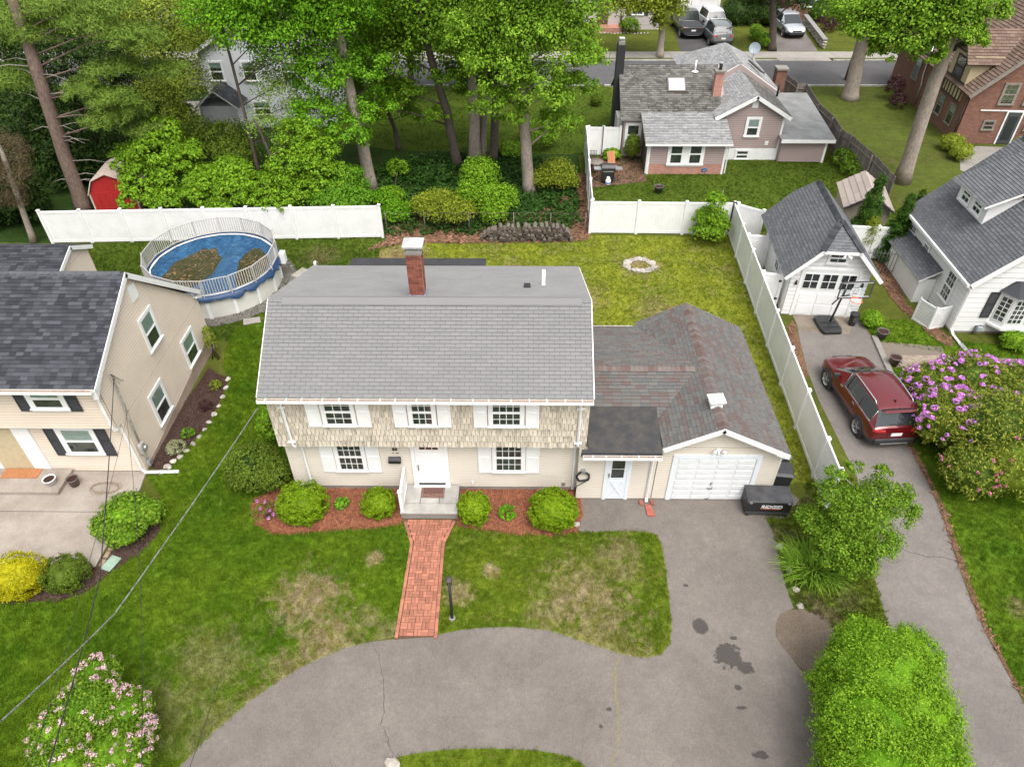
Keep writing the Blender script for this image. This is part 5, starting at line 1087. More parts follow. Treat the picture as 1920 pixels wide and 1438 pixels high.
# ================================================================ tan resin shed
Ts = thing('shed', 'tan plastic garden shed with round gable vent beside the white garage', 'shed', (17.5, 32.8, 0), radians(-12))
ext(Ts, 'wall', [(-1.05, 0, 0), (1.05, 0, 0), (1.05, 0, 1.75), (0, 0, 2.35), (-1.05, 0, 1.75)][::-1], (0, 2.6, 0), plain('tan_resin', (.42, .35, .29), .7, dirt=.05, scale=2))
for k in range(7): MB().box((-1.05+.3*k+.01, -.012, .02), (-1.05+.3*k+.29, -.001, 1.72)).build('wall_panel', MC['tan_resin'], Ts)
roof(Ts, [(-1.2, 2.75, 1.66), (-1.2, -.2, 1.66), (0, -.2, 2.45), (0, 2.75, 2.45)], .30, 2.0, S_tan, MC['tan_resin'], 0, .015, .06)
roof(Ts, [(1.2, -.2, 1.66), (1.2, 2.75, 1.66), (0, 2.75, 2.45), (0, -.2, 2.45)], .30, 2.0, S_tan, MC['tan_resin'], 0, .015, .06)
vv = MB(); vv.tube([(0, -.05, 2.02), (0, -.008, 2.02)], .17, 14); vv.build('round_vent', M_black, Ts)
rake(Ts, (0, -.2, 2.43), (-1.2, -.2, 1.64), (0, -1, 0), .07, mat=M_steel); rake(Ts, (0, -.2, 2.43), (1.2, -.2, 1.64), (0, -1, 0), .07, mat=M_steel)

# ================================================================ white house with dormer at the right edge
Wh = thing('house', 'white clapboard house with slate grey roof, dormer and bow window at the right edge', 'house', (18.45, 24.6, 0), radians(-1.5))
hw_, hd, he, hp_ = 7.0, 6.1, 2.75, 6.0      # local x to the right, y away
ext(Wh, 'wall', [(0, 0, 0), (hw_, 0, 0), (hw_, 0, he), (hw_/2, 0, hp_-.15), (0, 0, he)][::-1], (0, hd, 0), M_seamshade)
wall(Wh, [(0, hd, .1), (0, 0, .1), (0, 0, he), (0, hd, he)], .24, M_sidewhite, .03, .003)
wall(Wh, [(0, 0, .1), (hw_, 0, .1), (hw_, 0, he), (0, 0, he)], .24, M_sidewhite, .03, .003); wall(Wh, [(0, 0, he), (hw_, 0, he), (hw_/2, 0, hp_-.15)], .24, M_sidewhite, .03, .003)
o_ = .30; s2 = (hp_-he)/(hw_/2); ze = he-o_*s2+.1; zr = ze+(hw_/2+o_)*s2
roof(Wh, [(-o_, hd+.3, ze), (-o_, -.28, ze), (hw_/2, -.28, zr), (hw_/2, hd+.3, zr)], .14, .30, S_slate, M_wpaint, 300, .012, .12)
roof(Wh, [(hw_+o_, -.28, ze), (hw_+o_, hd+.3, ze), (hw_/2, hd+.3, zr), (hw_/2, -.28, zr)], .14, .30, S_slate, M_wpaint, 0, .012, .12)
caps(Wh, (hw_/2, -.28, zr), (hw_/2, hd+.3, zr), S_slated, .14, .16, drop=.85)
rake(Wh, (-o_, -.28, ze-.01), (hw_/2, -.28, zr-.01), (0, -1, 0), .2)
MB().obox((-o_, -.28, ze), Yv, Zv, -Xv, (0, hd+.58), (-.13, -.01), (.001, .10)).build('gutter', M_wpaint, Wh)
# shed dormer
def rzz(x): return ze+(x+o_)*s2
dx0, dy0, dy1 = .95, 2.6, 5.0; dzt = rzz(dx0)+.95
dmb = MB(); dmb.prism([(dx0, dy0, rzz(dx0)-.05), (dx0, dy0, dzt), (3.4, dy0, dzt+.45), (3.4, dy0, rzz(3.3)-.2)], (0, dy1-dy0, 0)); dor = dmb.build('dormer', M_sidewhite, Wh)
slab(Wh, 'dormer_roof', [(dx0-.35, dy1+.25, dzt-.05), (dx0-.35, dy0-.25, dzt-.05), (3.45, dy0-.25, rzz(3.3)+.12), (3.45, dy1+.25, rzz(3.3)+.12)], .10, M_wpaint)
courses(Wh, 'dormer_shingle', [(dx0-.35, dy1+.25, dzt-.045), (dx0-.35, dy0-.25, dzt-.045), (3.45, dy0-.25, rzz(3.3)+.125), (3.45, dy1+.25, rzz(3.3)+.125)], .14, .30, .02, S_slate, 60, edge=M_cut)
for yy in (dy0+.68, dy1-.68): window(Wh, (dx0-.001, yy, rzz(dx0)+.22), (0, -1, 0), .62, .52, 2, 1, .08, .3, blindmat=M_blindw)
for (yy, zz_, w, h, c) in ((5.55, 1.45, .5, .62, 3), (4.0, 1.35, .5, .62, 3), (1.35, .85, .66, 1.25, 3)): window(Wh, (-.02, yy, zz_), (0, -1, 0), w, h, c, 2, .09, 0)
# lean-to bay on the side
ext(Wh, 'side_bay', [(-.04, 2.3, .0), (-.04, 5.6, 0), (-.75, 5.6, 0), (-.75, 2.3, 0)], (0, 0, 1.2), M_sidewhite)
sb = [(-.9, 5.75, 1.2), (-.9, 2.15, 1.2), (-.03, 2.15, 1.75), (-.03, 5.75, 1.75)]; roof(Wh, sb, .14, .30, S_slate, M_wpaint, 40, .012, .08)
# bow window with dark hood
bw0 = MB(); bpts = [(1.35, 0), (1.70, -.45), (3.1, -.50), (3.45, 0)]
bw0.prism([(x, y-.0, .62) for x, y in bpts], (0, 0, 1.55)); bwo = bw0.build('bow_window', M_sidewhite, Wh)
hd_ = MB(); q1 = [(1.15, -.03, 2.17), (1.60, -.68, 2.17), (3.2, -.72, 2.17), (3.65, -.03, 2.17)]; q2 = [(1.6, -.03, 2.62), (1.8, -.05, 2.62), (3.0, -.05, 2.62), (3.2, -.03, 2.62)]
hd_.add(q1+q2, [(0, 1, 5, 4), (1, 2, 6, 5), (2, 3, 7, 6), (3, 2, 1, 0), (4, 5, 6, 7), (0, 4, 7, 3)]); hd_.build('bow_hood', S_slated, Wh)
slm = MB(); slm.prism([(x*1.0+(x-2.4)*.08, y*1.15-.03, .52) for x, y in bpts], (0, 0, .10)); slm.build('bow_sill', M_sidewhite, Wh)
def lites(P0, P1, n, nz, z0, z1, root):
    P0, P1 = Vector((*P0, 0)), Vector((*P1, 0)); U = (P1-P0).normalized(); L = (P1-P0).length; N_ = U.cross(Zv); nn = n
    MB().obox(P0, U, Zv, N_, (.08, L-.08), (z0, z1), (.002, .006)).build('interior', M_inter, root); MB().obox(P0, U, Zv, N_, (.08, L-.08), (z0, z1), (.012, .015)).build('pane', M_glass, root)
    m = MB()
    for i in range(nn+1): u = .08+(L-.16)*i/nn; m.obox(P0, U, Zv, N_, (u-.015, u+.015), (z0, z1), (.016, .028))
    for j in range(nz+1): z = z0+(z1-z0)*j/nz; m.obox(P0, U, Zv, N_, (.07, L-.07), (z-.013, z+.013), (.016, .0285))
    m.build('muntins', M_white, root)
lites(bpts[0], bpts[1], 2, 5, .85, 1.95, bwo); lites((1.70, -.45), (2.40, -.475), 3, 5, .85, 1.95, bwo); lites((2.40, -.475), (3.1, -.50), 3, 5, .85, 1.95, bwo); lites(bpts[2], bpts[3], 2, 5, .85, 1.95, bwo)
shutter(Wh, (1.05, -.025, .85), (1, 0, 0), .38, 1.25, M_blackshut, True)
ds2 = downspout(Wh, [(-o_-.02, -.22, ze-.1), (-.08, -.1, ze-.4), (-.08, -.08, .3), (-.02, -.3, .12), (.05, -.85, .07)], w=.09)
MB().obox((.05, -.85, .03), Vector((.1, -1, 0)).normalized(), Vector((1, .1, 0)).normalized(), Zv, (0, .5), (-.1, .1), (0, .05)).build('splash_block', plain('grey_block', (.25, .25, .25), .8), Wh)
gm = MB(); gm.tube([(.85, -.12, .0), (.85, -.12, .45), (1.05, -.14, .5), (1.2, -.12, .45), (1.2, -.06, .2)], .02, 6); gm.build('gas_pipe', M_steel, Wh); MB().box((.93, -.22, .22), (1.15, -.05, .46)).build('gas_meter', plain('meter_grey', (.35, .40, .42), .5), Wh, bevel=.03)
MB().box((2.6, -.9, 0), (4.6, -.03, .25)).build('bay_base', M_sidewhite, Wh)

# ================================================================ brick tudor house, upper right
Bh = thing('house', 'red brick tudor house with brown roof and half timbering, upper right corner', 'house', (28.1, 45.3, 0), radians(-3))
bwid, bdep, beh = 8.5, 12.0, 4.3
ext(Bh, 'wall', [(0, 0, 0), (bwid, 0, 0), (bwid, 0, beh-.9), (bwid*.53, 0, beh+3.0), (0, 0, beh-.9)][::-1], (0, bdep, 0), B_red)
zrb = beh+3.3; mxb = bwid*.53; eb0 = beh-1.2
roof(Bh, [(-.35, bdep+.3, eb0), (-.35, -.35, eb0), (mxb, -.35, zrb), (mxb, bdep+.3, zrb)], .2, .33, S_brown, plain('brown_trim', (.14, .10, .08), .8, dirt=.1), 0, .02, .15)
roof(Bh, [(bwid+.35, -.35, eb0), (bwid+.35, bdep+.3, eb0), (mxb, bdep+.3, zrb), (mxb, -.35, zrb)], .2, .33, S_brown, MC['brown_trim'], 0, .02, .15)
rake(Bh, (-.35, -.35, eb0-.01), (mxb, -.35, zrb-.01), (0, -1, 0), .22, mat=plain('grey_trim', (.27, .23, .20), .9, dirt=.15, scale=6))
M_yellow = plain('cream_trim', (.52, .44, .27), .7); M_green = plain('tan_blind', (.26, .26, .16), .8)
for x in (2.2, 3.7):
    window(Bh, (x, -.01, 2.55), (1, 0, 0), .75, 1.15, 3, 2, .12, .9, blindmat=M_green, frame=MC['grey_trim'], sash=MC['grey_trim'], muntin=M_cedar)
for x in (1.75, 4.35): window(Bh, (x, -.01, .95), (1, 0, 0), .6, .5, 2, 1, .09, 0, frame=MC['grey_trim'], sash=M_cedar)
dd = MB().box((2.65, -.05, .05), (3.5, -.005, 2.05)).build('door', plain('storm_door', (.07, .075, .08), .3), Bh)
for (a, b2, c, e) in ((2.55, 2.645, .03, 2.15), (3.505, 3.60, .03, 2.15), (2.646, 3.504, 2.055, 2.15)): MB().box((a, -.07, c), (b2, 0, e)).build('door_trim', M_white, Bh)
MB().box((2.8, -.058, .3), (3.35, -.051, 1.8)).build('pane', plain('dark_pane', (.035, .04, .045), .1), dd)
gs = [(mxb-1.75, -.02, 4.45), (mxb+1.75, -.02, 4.45), (mxb, -.02, zrb-.6)]; courses(Bh, 'gable_shake', gs, .22, .22, .03, plain('grey_shake', (.21, .17, .145), .95, var=.3, dirt=.15), 0, gap=.01, ragged=.03)
window(Bh, (mxb+.0, -.07, 4.85), (1, 0, 0), .42, .7, 2, 2, .10, 0, frame=M_yellow, sash=M_yellow)
MB().box((.9, -.05, 2.10), (5.6, -.002, 2.17)).build('string_course', M_wpaint, Bh)
# side wall, windows, half-timbered wall dormer
for (yy, z, w, h) in ((1.5, .75, .7, 1.15), (3.3, .75, .7, 1.15), (8.2, 1.5, .8, 1.4)): window(Bh, (-.01, yy, z), (0, -1, 0), w, h, 1, 1, .1, .4, frame=MC['grey_trim'], sash=M_cedar)
dmr = MB(); dmr.box((-.16, 1.0, 2.3), (2.6, 3.6, 5.0)); dmo = dmr.build('wall_dormer', plain('stucco', (.46, .38, .24), .9, dirt=.08), Bh)
M_tim = plain('dark_timber', (.05, .035, .028), .85)
for yy in (1.0, 1.45, 1.9, 2.35, 2.75, 3.15, 3.5): MB().box((-.20, yy, 2.3), (-.162, yy+.1, 3.35)).build('timber', M_tim, dmo)
for z in (2.25, 3.3, 4.9): MB().box((-.205, .98, z), (-.1625, 3.62, z+.1)).build('timber', M_tim, dmo)
window(Bh, (-.17, 2.3, 3.5), (0, -1, 0), 1.1, 1.15, 1, 1, .08, .0, frame=M_tim, sash=M_tim)
roof(Bh, [(-.6, .7, 4.6), (3.0, .7, 4.6), (3.0, 2.3, 6.3), (-.6, 2.3, 6.3)], .2, .33, S_brown, MC['brown_trim'], 0, .02, .1); roof(Bh, [(3.0, 3.9, 4.6), (-.6, 3.9, 4.6), (-.6, 2.3, 6.3), (3.0, 2.3, 6.3)], .2, .33, S_brown, MC['brown_trim'], 0, .02, .1)
MB().tube([(-.08, 6.9, 4.0), (-.08, 6.9, 2.2), (-.12, 6.6, 1.6), (-.1, 6.6, .2)], .05, 8).build('conduit', M_metal, Bh)
MB().tube([(-.1, .1, 3.0), (-.1, .1, .1)], .05, 8).build('downspout', M_tim, Bh)
bch = MB().box((4.0, 6, 6.5), (5.6, 7.5, 9.2)).build('chimney', B_red, Bh)
sheet('flagstone_path', GP((1800, 290), (1830, 275), (1885, 277), (1880, 300), (1830, 330), (1800, 320)), .02, M_conc)

# ================================================================ pale house behind the trees (upper left), far houses over the street
Ph = thing('house', 'pale grey sided house half hidden by trees behind the pool fence', 'house', (-20.7, 47.9, 0))
PW, PHt = 8.0, 4.9
ext(Ph, 'wall', [(0, 0, 0), (PW, 0, 0), (PW, 0, PHt), (PW/2, 0, PHt+2.2), (0, 0, PHt)][::-1], (0, 9, 0), M_sidegrey)
wall(Ph, [(0, 0, .1), (PW, 0, .1), (PW, 0, PHt), (0, 0, PHt)], .16, M_sidegrey); wall(Ph, [(0, 0, PHt), (PW, 0, PHt), (PW/2, 0, PHt+2.15)], .16, M_sidegrey)
roof(Ph, [(-.3, 9.3, PHt-.1), (-.3, -.3, PHt-.1), (PW/2, -.3, PHt+2.3), (PW/2, 9.3, PHt+2.3)], .2, .3, S_pale, M_wpaint, 0, .013, .15); roof(Ph, [(PW+.3, -.3, PHt-.1), (PW+.3, 9.3, PHt-.1), (PW/2, 9.3, PHt+2.3), (PW/2, -.3, PHt+2.3)], .2, .3, S_pale, M_wpaint, 0, .013, .15)
for (x, z, w, h) in ((.95, 3.1, .8, 1.1), (3.1, 3.1, .8, 1.1), (3.4, .9, 1.1, .8), (5.6, 3.1, .8, 1.1), (5.8, .9, .8, 1.1)): window(Ph, (x, -.02, z), (1, 0, 0), w, h, 1, 1, .1, .3)
ext(Ph, 'entry_porch', [(-.1, -1.7, 0), (2.3, -1.7, 0), (2.3, -.02, 0), (-.1, -.02, 0)], (0, 0, 2.0), M_sidegrey)
wall(Ph, [(-.1, -1.7, .1), (2.3, -1.7, .1), (2.3, -1.7, 2.0), (-.1, -1.7, 2.0)], .16, M_sidegrey); wall(Ph, [(2.3, -1.7, .1), (2.3, -.05, .1), (2.3, -.05, 2.0), (2.3, -1.7, 2.0)], .16, M_sidegrey)
roof(Ph, [(2.55, -1.95, 1.95), (2.55, -.03, 1.95), (1.1, -.03, 3.1), (1.1, -1.95, 3.1)], .2, .3, S_slated, M_wpaint, 0, .013, .1); roof(Ph, [(-.35, -.03, 1.95), (-.35, -1.95, 1.95), (1.1, -1.95, 3.1), (1.1, -.03, 3.1)], .2, .3, S_slated, M_wpaint, 0, .013, .1)
sheet('gravel_court', [(-25, 46), (-20.5, 46), (-20, 53), (-26, 53)], .02, M_walk)
Fh = thing('house', 'far pinkish white house with brown door and brick steps across the street', 'house', (6, 72.6, 0))
box_house(Fh, -4.5, 7.3, 0, 8, 3.4, plain('pinkish_siding', (.52, .47, .46), .7, dirt=.05, scale=1.5))
wall(Fh, [(-4.5, 0, .4), (7.3, 0, .4), (7.3, 0, 3.3), (-4.5, 0, 3.3)], .2, MC['pinkish_siding'], .025, .003)
roof(Fh, [(-5, -.5, 3.3), (7.8, -.5, 3.3), (7.8, 4, 5.3), (-5, 4, 5.3)], .2, .3, S_slated, M_wpaint, 0, .02, .15); roof(Fh, [(7.8, 8.5, 3.3), (-5, 8.5, 3.3), (-5, 4, 5.3), (7.8, 4, 5.3)], .3, .3, S_slated, M_wpaint, 0, .02, .15)
ext(Fh, 'porch_steps', [(.3, -1.3, 0), (3.4, -1.3, 0), (3.4, -.03, 0), (.3, -.03, 0)], (0, 0, .45), B_salmon); MB().box((1.2, -.06, .45), (2.2, -.01, 2.5)).build('door', plain('brown_door', (.10, .055, .04), .6), Fh)
for x in (4.9, -1.2): window(Fh, (x, -.02, 1.3), (1, 0, 0), 1.0, 1.1, 2, 2, .1, 0); [shutter(Fh, (x+s_*.85, -.02, 1.2), (1, 0, 0), .35, 1.3, M_blackshut) for s_ in (-1, 1)]
for k in range(5): MB().tube([(3.35, -1.25+.3*k, .45), (3.35, -1.25+.3*k, 1.35)], .02, 5).build('railing_post', M_black, Fh)
MB().tube([(3.35, -1.27, 1.37), (3.35, 0, 1.37)], .025, 5).build('railing', M_black, Fh)
Fg = thing('garage', 'far white garage with wide door at the top edge across the street', 'garage', (18.0, 78.6, 0))
ext(Fg, 'wall', [(-2, 0, 0), (2, 0, 0), (2, 0, 2.6), (0, 0, 3.9), (-2, 0, 2.6)][::-1], (0, 6, 0), M_wpaint)
gdd = MB().box((-1.5, -.04, .05), (1.5, -.005, 2.2)).build('garage_door', M_white, Fg)
for k in range(4): MB().box((-1.45, -.055, .1+.53*k), (1.45, -.041, .58+.53*k)).build('door_panel', M_white, gdd)
roof(Fg, [(-2.3, 6.3, 2.4), (-2.3, -.3, 2.4), (0, -.3, 4), (0, 6.3, 4)], .2, .3, S_slate, M_wpaint, 0, .02, .12); roof(Fg, [(2.3, -.3, 2.4), (2.3, 6.3, 2.4), (0, 6.3, 4), (0, -.3, 4)], .2, .3, S_slate, M_wpaint, 0, .02, .12)
for (i, (x, y, lab, mt)) in enumerate([(-14, 72, 'far beige house beyond the tall trees across the street', plain('beige_siding', (.45, .40, .32), .7)), (-32, 74, 'far grey house behind the pine at the upper left across the street', M_sidegrey), (31, 76, 'far dark brick house behind the upper right tree crown', B_red)]):
    fh = thing('house', lab, 'house', (x, y, 0)); box_house(fh, -5, 5, 0, 8, 4.2, mt)
    roof(fh, [(-5.5, -.5, 4.1), (5.5, -.5, 4.1), (5.5, 4, 6.6), (-5.5, 4, 6.6)], .25, .4, S_slated, M_wpaint, 0, .02, .15); roof(fh, [(5.5, 8.5, 4.1), (-5.5, 8.5, 4.1), (-5.5, 4, 6.6), (5.5, 4, 6.6)], .4, .6, S_slated, M_wpaint, 0, .02, .15)
    for xx in (-3, 0, 3): window(fh, (xx, -.02, 1.2), (1, 0, 0), .9, 1.3, 2, 2, .1, .2)
# red barn-style shed beyond the pool fence
Rs = thing('shed', 'bright red barn shaped shed half hidden by bushes behind the left fence', 'shed', (-22.0, 35.4, 0), radians(6))
ext(Rs, 'wall', [(-1.15, 0, 0), (1.15, 0, 0), (1.15, 0, 1.15), (.75, 0, 1.85), (0, 0, 2.15), (-.75, 0, 1.85), (-1.15, 0, 1.15)][::-1], (0, 2.4, 0), plain('barn_red', (.42, .02, .02), .6, dirt=.06))
for k in range(6): MB().box((-1.1+.37*k, -.02, .03), (-1.1+.37*k+.35, -.002, 1.2)).build('wall_panel', MC['barn_red'], Rs)
pp = [(-1.2, 0, 1.10), (-.8, 0, 1.88), (0, 0, 2.22), (.8, 0, 1.88), (1.2, 0, 1.10)]
for a, b2 in zip(pp, pp[1:]): slab(Rs, 'roof', [(a[0], 2.5, a[2]), (a[0], -.12, a[2]), (b2[0], -.12, b2[2]), (b2[0], 2.5, b2[2])], .05, [plain('shed_trim', (.62, .50, .42), .7)], .05)
for s_ in (-1, 1): MB().box((s_*1.16-.04, -.04, 0), (s_*1.16+.04, .0, 1.15)).build('corner_board', MC['shed_trim'], Rs)
# ================================================================ fences
def vinyl_fence(name, label, posts, h=1.80, boards=True, gates=()):
    root = thing(name, label, 'fence', (posts[0][0], posts[0][1], 0), world=True)
    for i, (x, y) in enumerate(posts):
        MB().box((x-.063, y-.063, 0), (x+.063, y+.063, h+.05)).build('post', M_white, root)
        c = MB(); c.box((x-.078, y-.078, h+.051), (x+.078, y+.078, h+.075)); c.add([(x-.07, y-.07, h+.076), (x+.07, y-.07, h+.076), (x+.07, y+.07, h+.076), (x-.07, y+.07, h+.076), (x, y, h+.12)], [(0, 1, 4), (1, 2, 4), (2, 3, 4), (3, 0, 4)]); c.build('post_cap', M_white, root)
    for a, b2 in zip(posts, posts[1:]):
        a = Vector((*a, 0)); b2 = Vector((*b2, 0)); U = (b2-a).normalized(); L = (b2-a).length; N_ = U.cross(Zv)
        for z0, z1 in ((.06, .20), (h-.13, h)): MB().obox(a, U, Zv, N_, (.065, L-.065), (z0, z1), (-.026, .026)).build('rail', M_white, root)
        k = int((L-.13)/.17)
        if k < 1: continue
        w = (L-.13)/k; pl_ = None
        for j in range(k):
            if pl_ is None:
                m = MB(); m.obox((0, 0, 0), U, Zv, N_, (.002, w-.002), (0, h-.335), (-.011, .011)); pl_ = m.mesh('board', M_white)
            inst('board', pl_, root, a+U*(.065+w*j)+Zv*.2025)
    return root
lp = [(-23.95, 31.9)]+[(x, 31.97+.03*i+.02) for i, x in enumerate((-21.95, -19.93, -17.92, -15.85, -13.72, -11.50, -9.36, -7.08))]
lp = [(x, 32.0+(x+23.95)*.041) for x, _ in lp]
vinyl_fence('vinyl_fence', 'white vinyl privacy fence behind the round pool', lp)
vinyl_fence('vinyl_fence', 'white vinyl privacy fence behind the small yard tree and right of the log pile', [(3.66, 33.2), (6.06, 33.16), (8.46, 33.12), (10.86, 33.1)])
rf = [(10.86, 33.1), (10.74, 30.8), (10.62, 28.4), (10.50, 25.97), (10.38, 23.55), (10.26, 21.1), (10.14, 18.68), (10.03, 16.3), (9.98, 14.95)]
vinyl_fence('vinyl_fence', 'long white vinyl fence running along the worn driveway of the red car', rf[:])
vinyl_fence('vinyl_fence', 'short white vinyl fence left of the gas grill beside the mauve house', [(3.72, 33.35), (3.80, 35.8), (3.90, 38.2), (4.0, 40.7), (4.1, 43.2)])
vinyl_fence('vinyl_fence_gate', 'white vinyl gate with black latch bar at the left corner of the mauve house', [(4.25, 43.25), (5.15, 43.24), (6.2, 43.2)])
MB().box((5.12, 43.12, .1), (5.16, 43.17, 2.0)).build('gate_latch', M_black, bpy.data.objects['vinyl_fence_gate'])
vinyl_fence('vinyl_fence', 'white vinyl fence panel joining the fence corner to the white garage', [(11.02, 33.0), (12.1, 32.2)])
vinyl_fence('vinyl_fence_gate', 'white vinyl gate with black hinges between the long fence and the white garage', [(10.62, 26.6), (11.42, 26.4)], 1.75)
for z in (.5, 1.4): MB().box((11.30, 26.33, z), (11.42, 26.36, z+.1)).build('hinge', M_black, bpy.data.objects['vinyl_fence_gate.001'])
vinyl_fence('vinyl_fence', 'white vinyl fence cross panel behind the gate beside the white garage', [(10.78, 29.9), (11.75, 29.8)], 1.75)
vinyl_fence('vinyl_fence', 'white vinyl fence panels behind the dark green arborvitae', [(15.5, 30.9), (17.2, 30.7), (18.9, 30.6)], 1.75)
# weathered stockade fence along the mauve house
sf = thing('stockade_fence', 'weathered grey stockade fence winding down beside the flat roofed mauve wing', 'fence', (21, 44, 0), world=True)
SP = [G(*q, 1.75)[:2] for q in [(1474, 139), (1497, 156), (1513, 157), (1538, 195), (1566, 220), (1580, 243), (1600, 256), (1640, 290), (1680, 332)]]
plm = None; cnt = 0; stm = MB()
for a, b2 in zip(SP, SP[1:]):
    a = Vector((*a, 0)); b2 = Vector((*b2, 0)); U = (b2-a).normalized(); L = (b2-a).length; N_ = U.cross(Zv); k = max(1, int(L/.14)); w = L/k
    MB().obox(a, U, Zv, N_, (0, L), (.4, .48), (.02, .06)).build('rail', M_cedar, sf); MB().obox(a, U, Zv, N_, (0, L), (1.35, 1.43), (.02, .06)).build('rail', M_cedar, sf)
    MB().obox(a, U, Zv, N_, (-.05, .05), (0, 1.7), (.062, .15)).build('post', M_cedar, sf)
    for j in range(k):
        m = MB(); h = 1.75+RND.uniform(-.03, .03); m.obox(a+U*(w*j), U, Zv, N_, (.005, w-.005), (.02, h), (0, .019)); m.build('picket', M_cedar, sf)
# wire fence between the two white ones
wf = thing('wire_fence', 'rusty wire fence with thin posts behind the log pile', 'fence', (-2, 33.0, 0), world=True)
for x in (-6.9, -4.9, -2.6, -.3, 1.6, 3.4): MB().tube([(x, 33.05, 0), (x, 33.05, 1.25)], .020, 6).build('post', M_cedar, wf)
wm = MB(); wm.tube([(-6.9, 33.05, 1.22), (3.4, 33.05, 1.22)], .009, 5)
for i in range(7): wm.tube([(-6.9, 33.05, .1+.17*i), (3.4, 33.05, .1+.17*i)], .002, 3)
for i in range(35): x = -6.9+.294*i; wm.tube([(x, 33.05, .05), (x, 33.05, 1.2)], .002, 3)
wm.build('wire_mesh', plain('rusty_wire', (.14, .10, .08), .8, dirt=.2, scale=20), wf)
# small dark iron fence between arborvitae and white house
iff = thing('iron_fence', 'dark iron picket fence by the arborvitae next to the white house', 'fence', (17, 29.2, 0), world=True)
for i in range(11): MB().tube([(16.5+.16*i, 29.4-.02*i, 0), (16.5+.16*i, 29.4-.02*i, 1.25)], .014, 5).build('picket', M_steel, iff)
for z in (.2, 1.1): MB().tube([(16.45, 29.4, z), (18.2, 29.2, z)], .016, 5).build('rail', M_steel, iff)

# ================================================================ pool
P = thing('swimming_pool', 'round above ground pool with white walls, white picket rail and blue cover', 'pool', (-14.1, 28.2, 0), world=True)
pc = Vector((-14.1, 28.2, 0)); PRD = 2.85; NS = 16; M_prail = plain('pool_rail', (.50, .48, .465), .5, dirt=.05)
def pp_(a, r, z): return (pc.x+r*cos(a), pc.y+r*sin(a), z)
pw = MB(); pw.lathe([(PRD, .0), (PRD, 1.10)], pc, 64, smooth=True); pw.lathe([(PRD-.05, 1.1), (PRD-.05, .0)], pc, 64); pw.build('pool_wall', plain('pool_wall_white', (.66, .65, .60), .5, dirt=.06, scale=1.5), P)
A0 = radians(11.25)
for i in range(NS):
    a = A0+2*pi*i/NS; c, s_ = cos(a), sin(a); U = Vector((-s_, c, 0)); N_ = Vector((c, s_, 0))
    MB().obox(pc+N_*PRD, U, Zv, N_, (-.07, .07), (0, 1.12), (.0, .05)).build('upright', M_white, P)
    m = MB(); a2 = A0+2*pi*(i+1)/NS
    q = [pp_(a, PRD-.09, 1.121), pp_(a, PRD+.08, 1.121), pp_(a2, PRD+.08, 1.121), pp_(a2, PRD-.09, 1.121)]
    m.prism(q, (0, 0, .03)); m.build('top_rail', M_white, P)
    # rail section: frame and pickets
    p0 = Vector(pp_(a, PRD+.05, 0)); p1 = Vector(pp_(a2, PRD+.05, 0)); UU = (p1-p0).normalized(); L = (p1-p0).length; NN = UU.cross(Zv)
    z0, z1 = 1.24, 1.98
    fp = MB()
    fp.obox(p0, UU, Zv, NN, (0, L), (z0, z0+.035), (-.012, .012)); fp.obox(p0, UU, Zv, NN, (0, L), (z1-.035, z1), (-.014, .014)); fp.obox(p0, UU, Zv, NN, (-.018, .018), (1.10, z1+.02), (.0141, .045))
    fo = fp.build('rail_section', M_prail, P); npk = 10
    pk = MB(); pk.obox((0, 0, 0), UU, Zv, NN, (-.016, .016), (0, z1-z0-.07), (-.010, .010)); pk = pk.mesh('picket', M_prail)
    for j in range(npk): inst('picket', pk, fo, p0+UU*(L*(j+.5)/npk)+Zv*(z0+.035))
# cover: blue tarpaulin sagging into two puddles, ragged skirt outside
b = NB('pool_cover'); w1 = b.noise(1.1, 5, .65, None, 1.4); v = b.mapv((1, 1, 1)); col = b.mix(b.ramp(w1, (.35, 0.), (.7, 1.)), (.018, .085, .20), (.045, .16, .31)); col = b.mix(b.ramp(b.noise(4, 4, .7), (.56, 0.), (.72, .6)), col, (.13, .27, .42))
M_cover = b.bsdf(col, .32, 0, b.bump(b.noise(2.6, 5, .65, None, 3.0), 1., .28), spec=.5)
def puddle(x, y):     # two lobes of standing water either side of a blue ridge
    u, v_ = x+1.22, y+.35; d1 = sqrt(((u-.19*v_)/1.10)**2+(v_/2.3)**2)
    u2, v2 = x-1.62, y-.25; d2 = sqrt(((u2+.10*v2)/.72)**2+(v2/1.75)**2)
    return min(d1, d2)
cv = MB(); NR_, NA = 26, 72
for i in range(NR_+1):
    r = (PRD-.06)*i/NR_
    for j in range(NA):
        a = 2*pi*j/NA; x, y = r*cos(a), r*sin(a); d = puddle(x, y); z = .79 + .14*min(1.6, max(0, d-1))**.8*1.6 + .05*sin(a*17)*(r/PRD)**3 + .025*sin(x*5+y*3)
        if i >= NR_-1: z = 1.08
        if d < 1: z = .74
        cv.v.append((pc.x+x, pc.y+y, min(z, 1.10)))
for i in range(NR_):
    for j in range(NA): q = (j+1) % NA; cv.f.append((i*NA+j, (i+1)*NA+j, (i+1)*NA+q, i*NA+q)); cv.m.append(0); cv.sm.append(True)
cv.build('cover', M_cover, P)
skr = MB(); 
for j in range(97):
    a = 2*pi*j/96; drop = .12+.16*abs(sin(j*.9)+.6*sin(j*.37)) if -pi*.75 < ((a+pi) % (2*pi)-pi) < .2 else .08
    skr.v += [pp_(a, PRD-.05, 1.155), pp_(a, PRD+.095, 1.16), pp_(a, PRD+.10+.05*abs(sin(j*2.1)), 1.155-drop)]
for j in range(96):
    for k in range(2): skr.f.append((3*j+k, 3*j+k+1, 3*j+4+k, 3*j+3+k)); skr.m.append(0); skr.sm.append(True)
